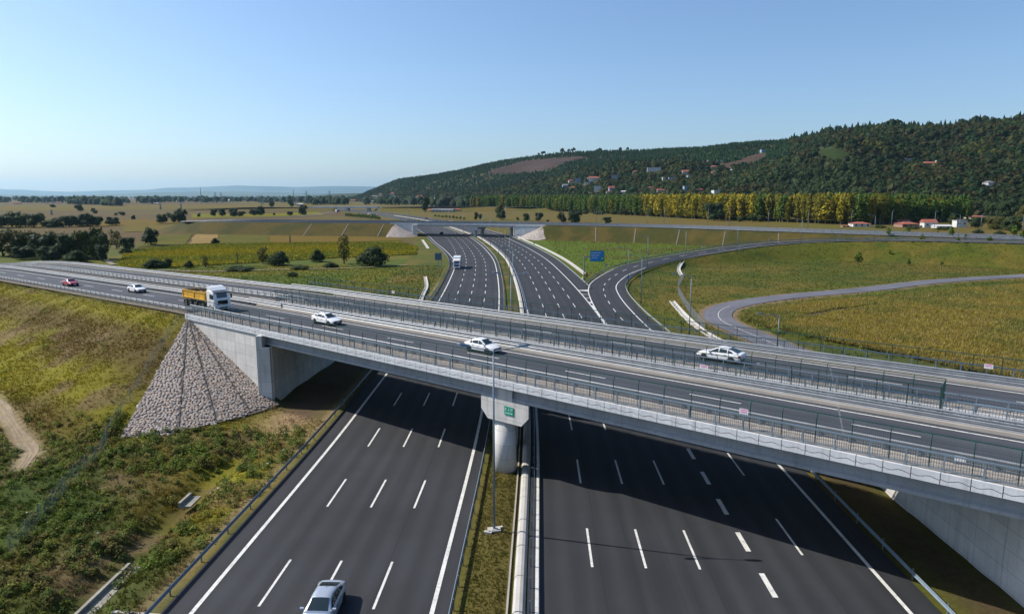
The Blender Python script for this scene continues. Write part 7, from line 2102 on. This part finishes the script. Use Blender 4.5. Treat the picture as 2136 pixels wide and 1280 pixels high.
# ripe maize right of the country lane
CORN = [P2(*q) for q in ((1556, 668), (1566, 655), (1600, 645), (1700, 632), (1850, 618), (2000, 604), (2330, 580), (2330, 830), (2136, 796), (2000, 764), (1860, 735), (1760, 714), (1650, 694))]
NOTCH = [P2(*q) for q in ((1668, 657), (1740, 645), (1830, 634), (1832, 637), (1742, 650.5), (1690, 663))]
mb = MB(); mb.add([(x, y, -.03) for x, y in CORN], [tuple(range(len(CORN)))]); mb.build('crop_soil', plain('dry_soil', srgb(86, 72, 38), .95, var=.3, scale=.6), kind='structure')
def corn_ok(x, y):
    jx = (fbm(x, y, 5, 3) - .5) * 2.5
    return in_poly(x + jx, y + jx, CORN) & ~in_poly(x, y, NOTCH) & in_view(x, y, 100)
row = rng.integers(0, 150, 280000); al = rng.uniform(-20, 190, 280000)
ang = R(21); ca, sa = math.cos(ang), math.sin(ang)
ox, oy = 40, 60
x = ox + al * ca - (row * .95 - 40) * sa + rng.normal(0, .16, 280000); y = oy + al * sa + (row * .95 - 40) * ca + rng.normal(0, .16, 280000)
k = corn_ok(x, y); x, y = x[k], y[k]
m_ = fbm(x, y, 16, 4)
cc = lerp3((.22, .175, .030), (.125, .135, .026), sstep(.42, .60, m_)); cc = np.where(rng.random((len(x), 1)) < .3, np.array([[.25, .19, .07]]), cc)
tufts('maize_crop', np.stack([x, y, np.full(len(x), -.05)], 1), rng.uniform(.5, .95, len(x)) * (.85 + .3 * m_), cc * rng.uniform(.8, 1.12, (len(x), 1)), 7, .04, 1.0)
scrub('crop_edge_weeds', 1500, 44, 140, 92, 190, lambda x, y: (in_poly(x + 3.5, y + 1, CORN) | in_poly(x - 1, y + 4, CORN) | in_poly(x, y - 3, CORN)) & ~in_poly(x, y, CORN) & (path_emb(x, y, LANE.Q, 3.6, 1) < -.8), (.5, 1.3), WC[:4], 34)
# taller stalks of the yellow green field
x, y = scatter(42000, -230, -30, 190, 372, lambda x, y: (lambda p: in_poly(p[0], p[1], [(243, 556), (262, 523), (400, 510), (560, 507), (700, 506), (832, 503), (872, 516), (868, 530), (700, 537), (520, 548), (330, 558)]))(proj(x, y, np.zeros_like(x))))
m_ = fbm(x, y, 30, 4)
tufts('field_crop', np.stack([x, y, np.full(len(x), .03)], 1), rng.uniform(.5, 1.0, len(x)), lerp3((.19, .16, .010), (.115, .125, .014), sstep(.4, .6, m_)) * rng.uniform(.7, 1.3, (len(x), 1)), 4, .09)
# scraps of litter on the verge
mb = MB()
for k in range(34):
    x, y = rnd.uniform(-45, -19), rnd.uniform(34, 78)
    if not ok_left(np.array([x]), np.array([y]))[0]: continue
    mb.box((x, y, tz(x, y) + .12), (rnd.uniform(.06, .25), rnd.uniform(.05, .15), .05), rnd.uniform(0, 3))
mb.build('litter', TW, kind='stuff')

# ------------------------------------------------------------------ air
hz_ = MB(); x0, x1, y0, y1, z0, z1 = -38000, 38000, -1500, 38000, -20.0, 760.0
hz_.box(((x0 + x1) / 2, (y0 + y1) / 2, (z0 + z1) / 2), (x1 - x0, y1 - y0, z1 - z0))
hm = bpy.data.materials.new('air'); hm.use_nodes = True
nt = hm.node_tree; nt.nodes.remove(nt.nodes['Principled BSDF'])
pv = nt.nodes.new('ShaderNodeVolumePrincipled')
pv.inputs['Color'].default_value = (.48, .78, 1.0, 1); pv.inputs['Density'].default_value = 2.6e-5; pv.inputs['Anisotropy'].default_value = .4
nt.links.new(pv.outputs[0], nt.nodes['Material Output'].inputs['Volume'])
hz_.build('haze', hm, kind='stuff')
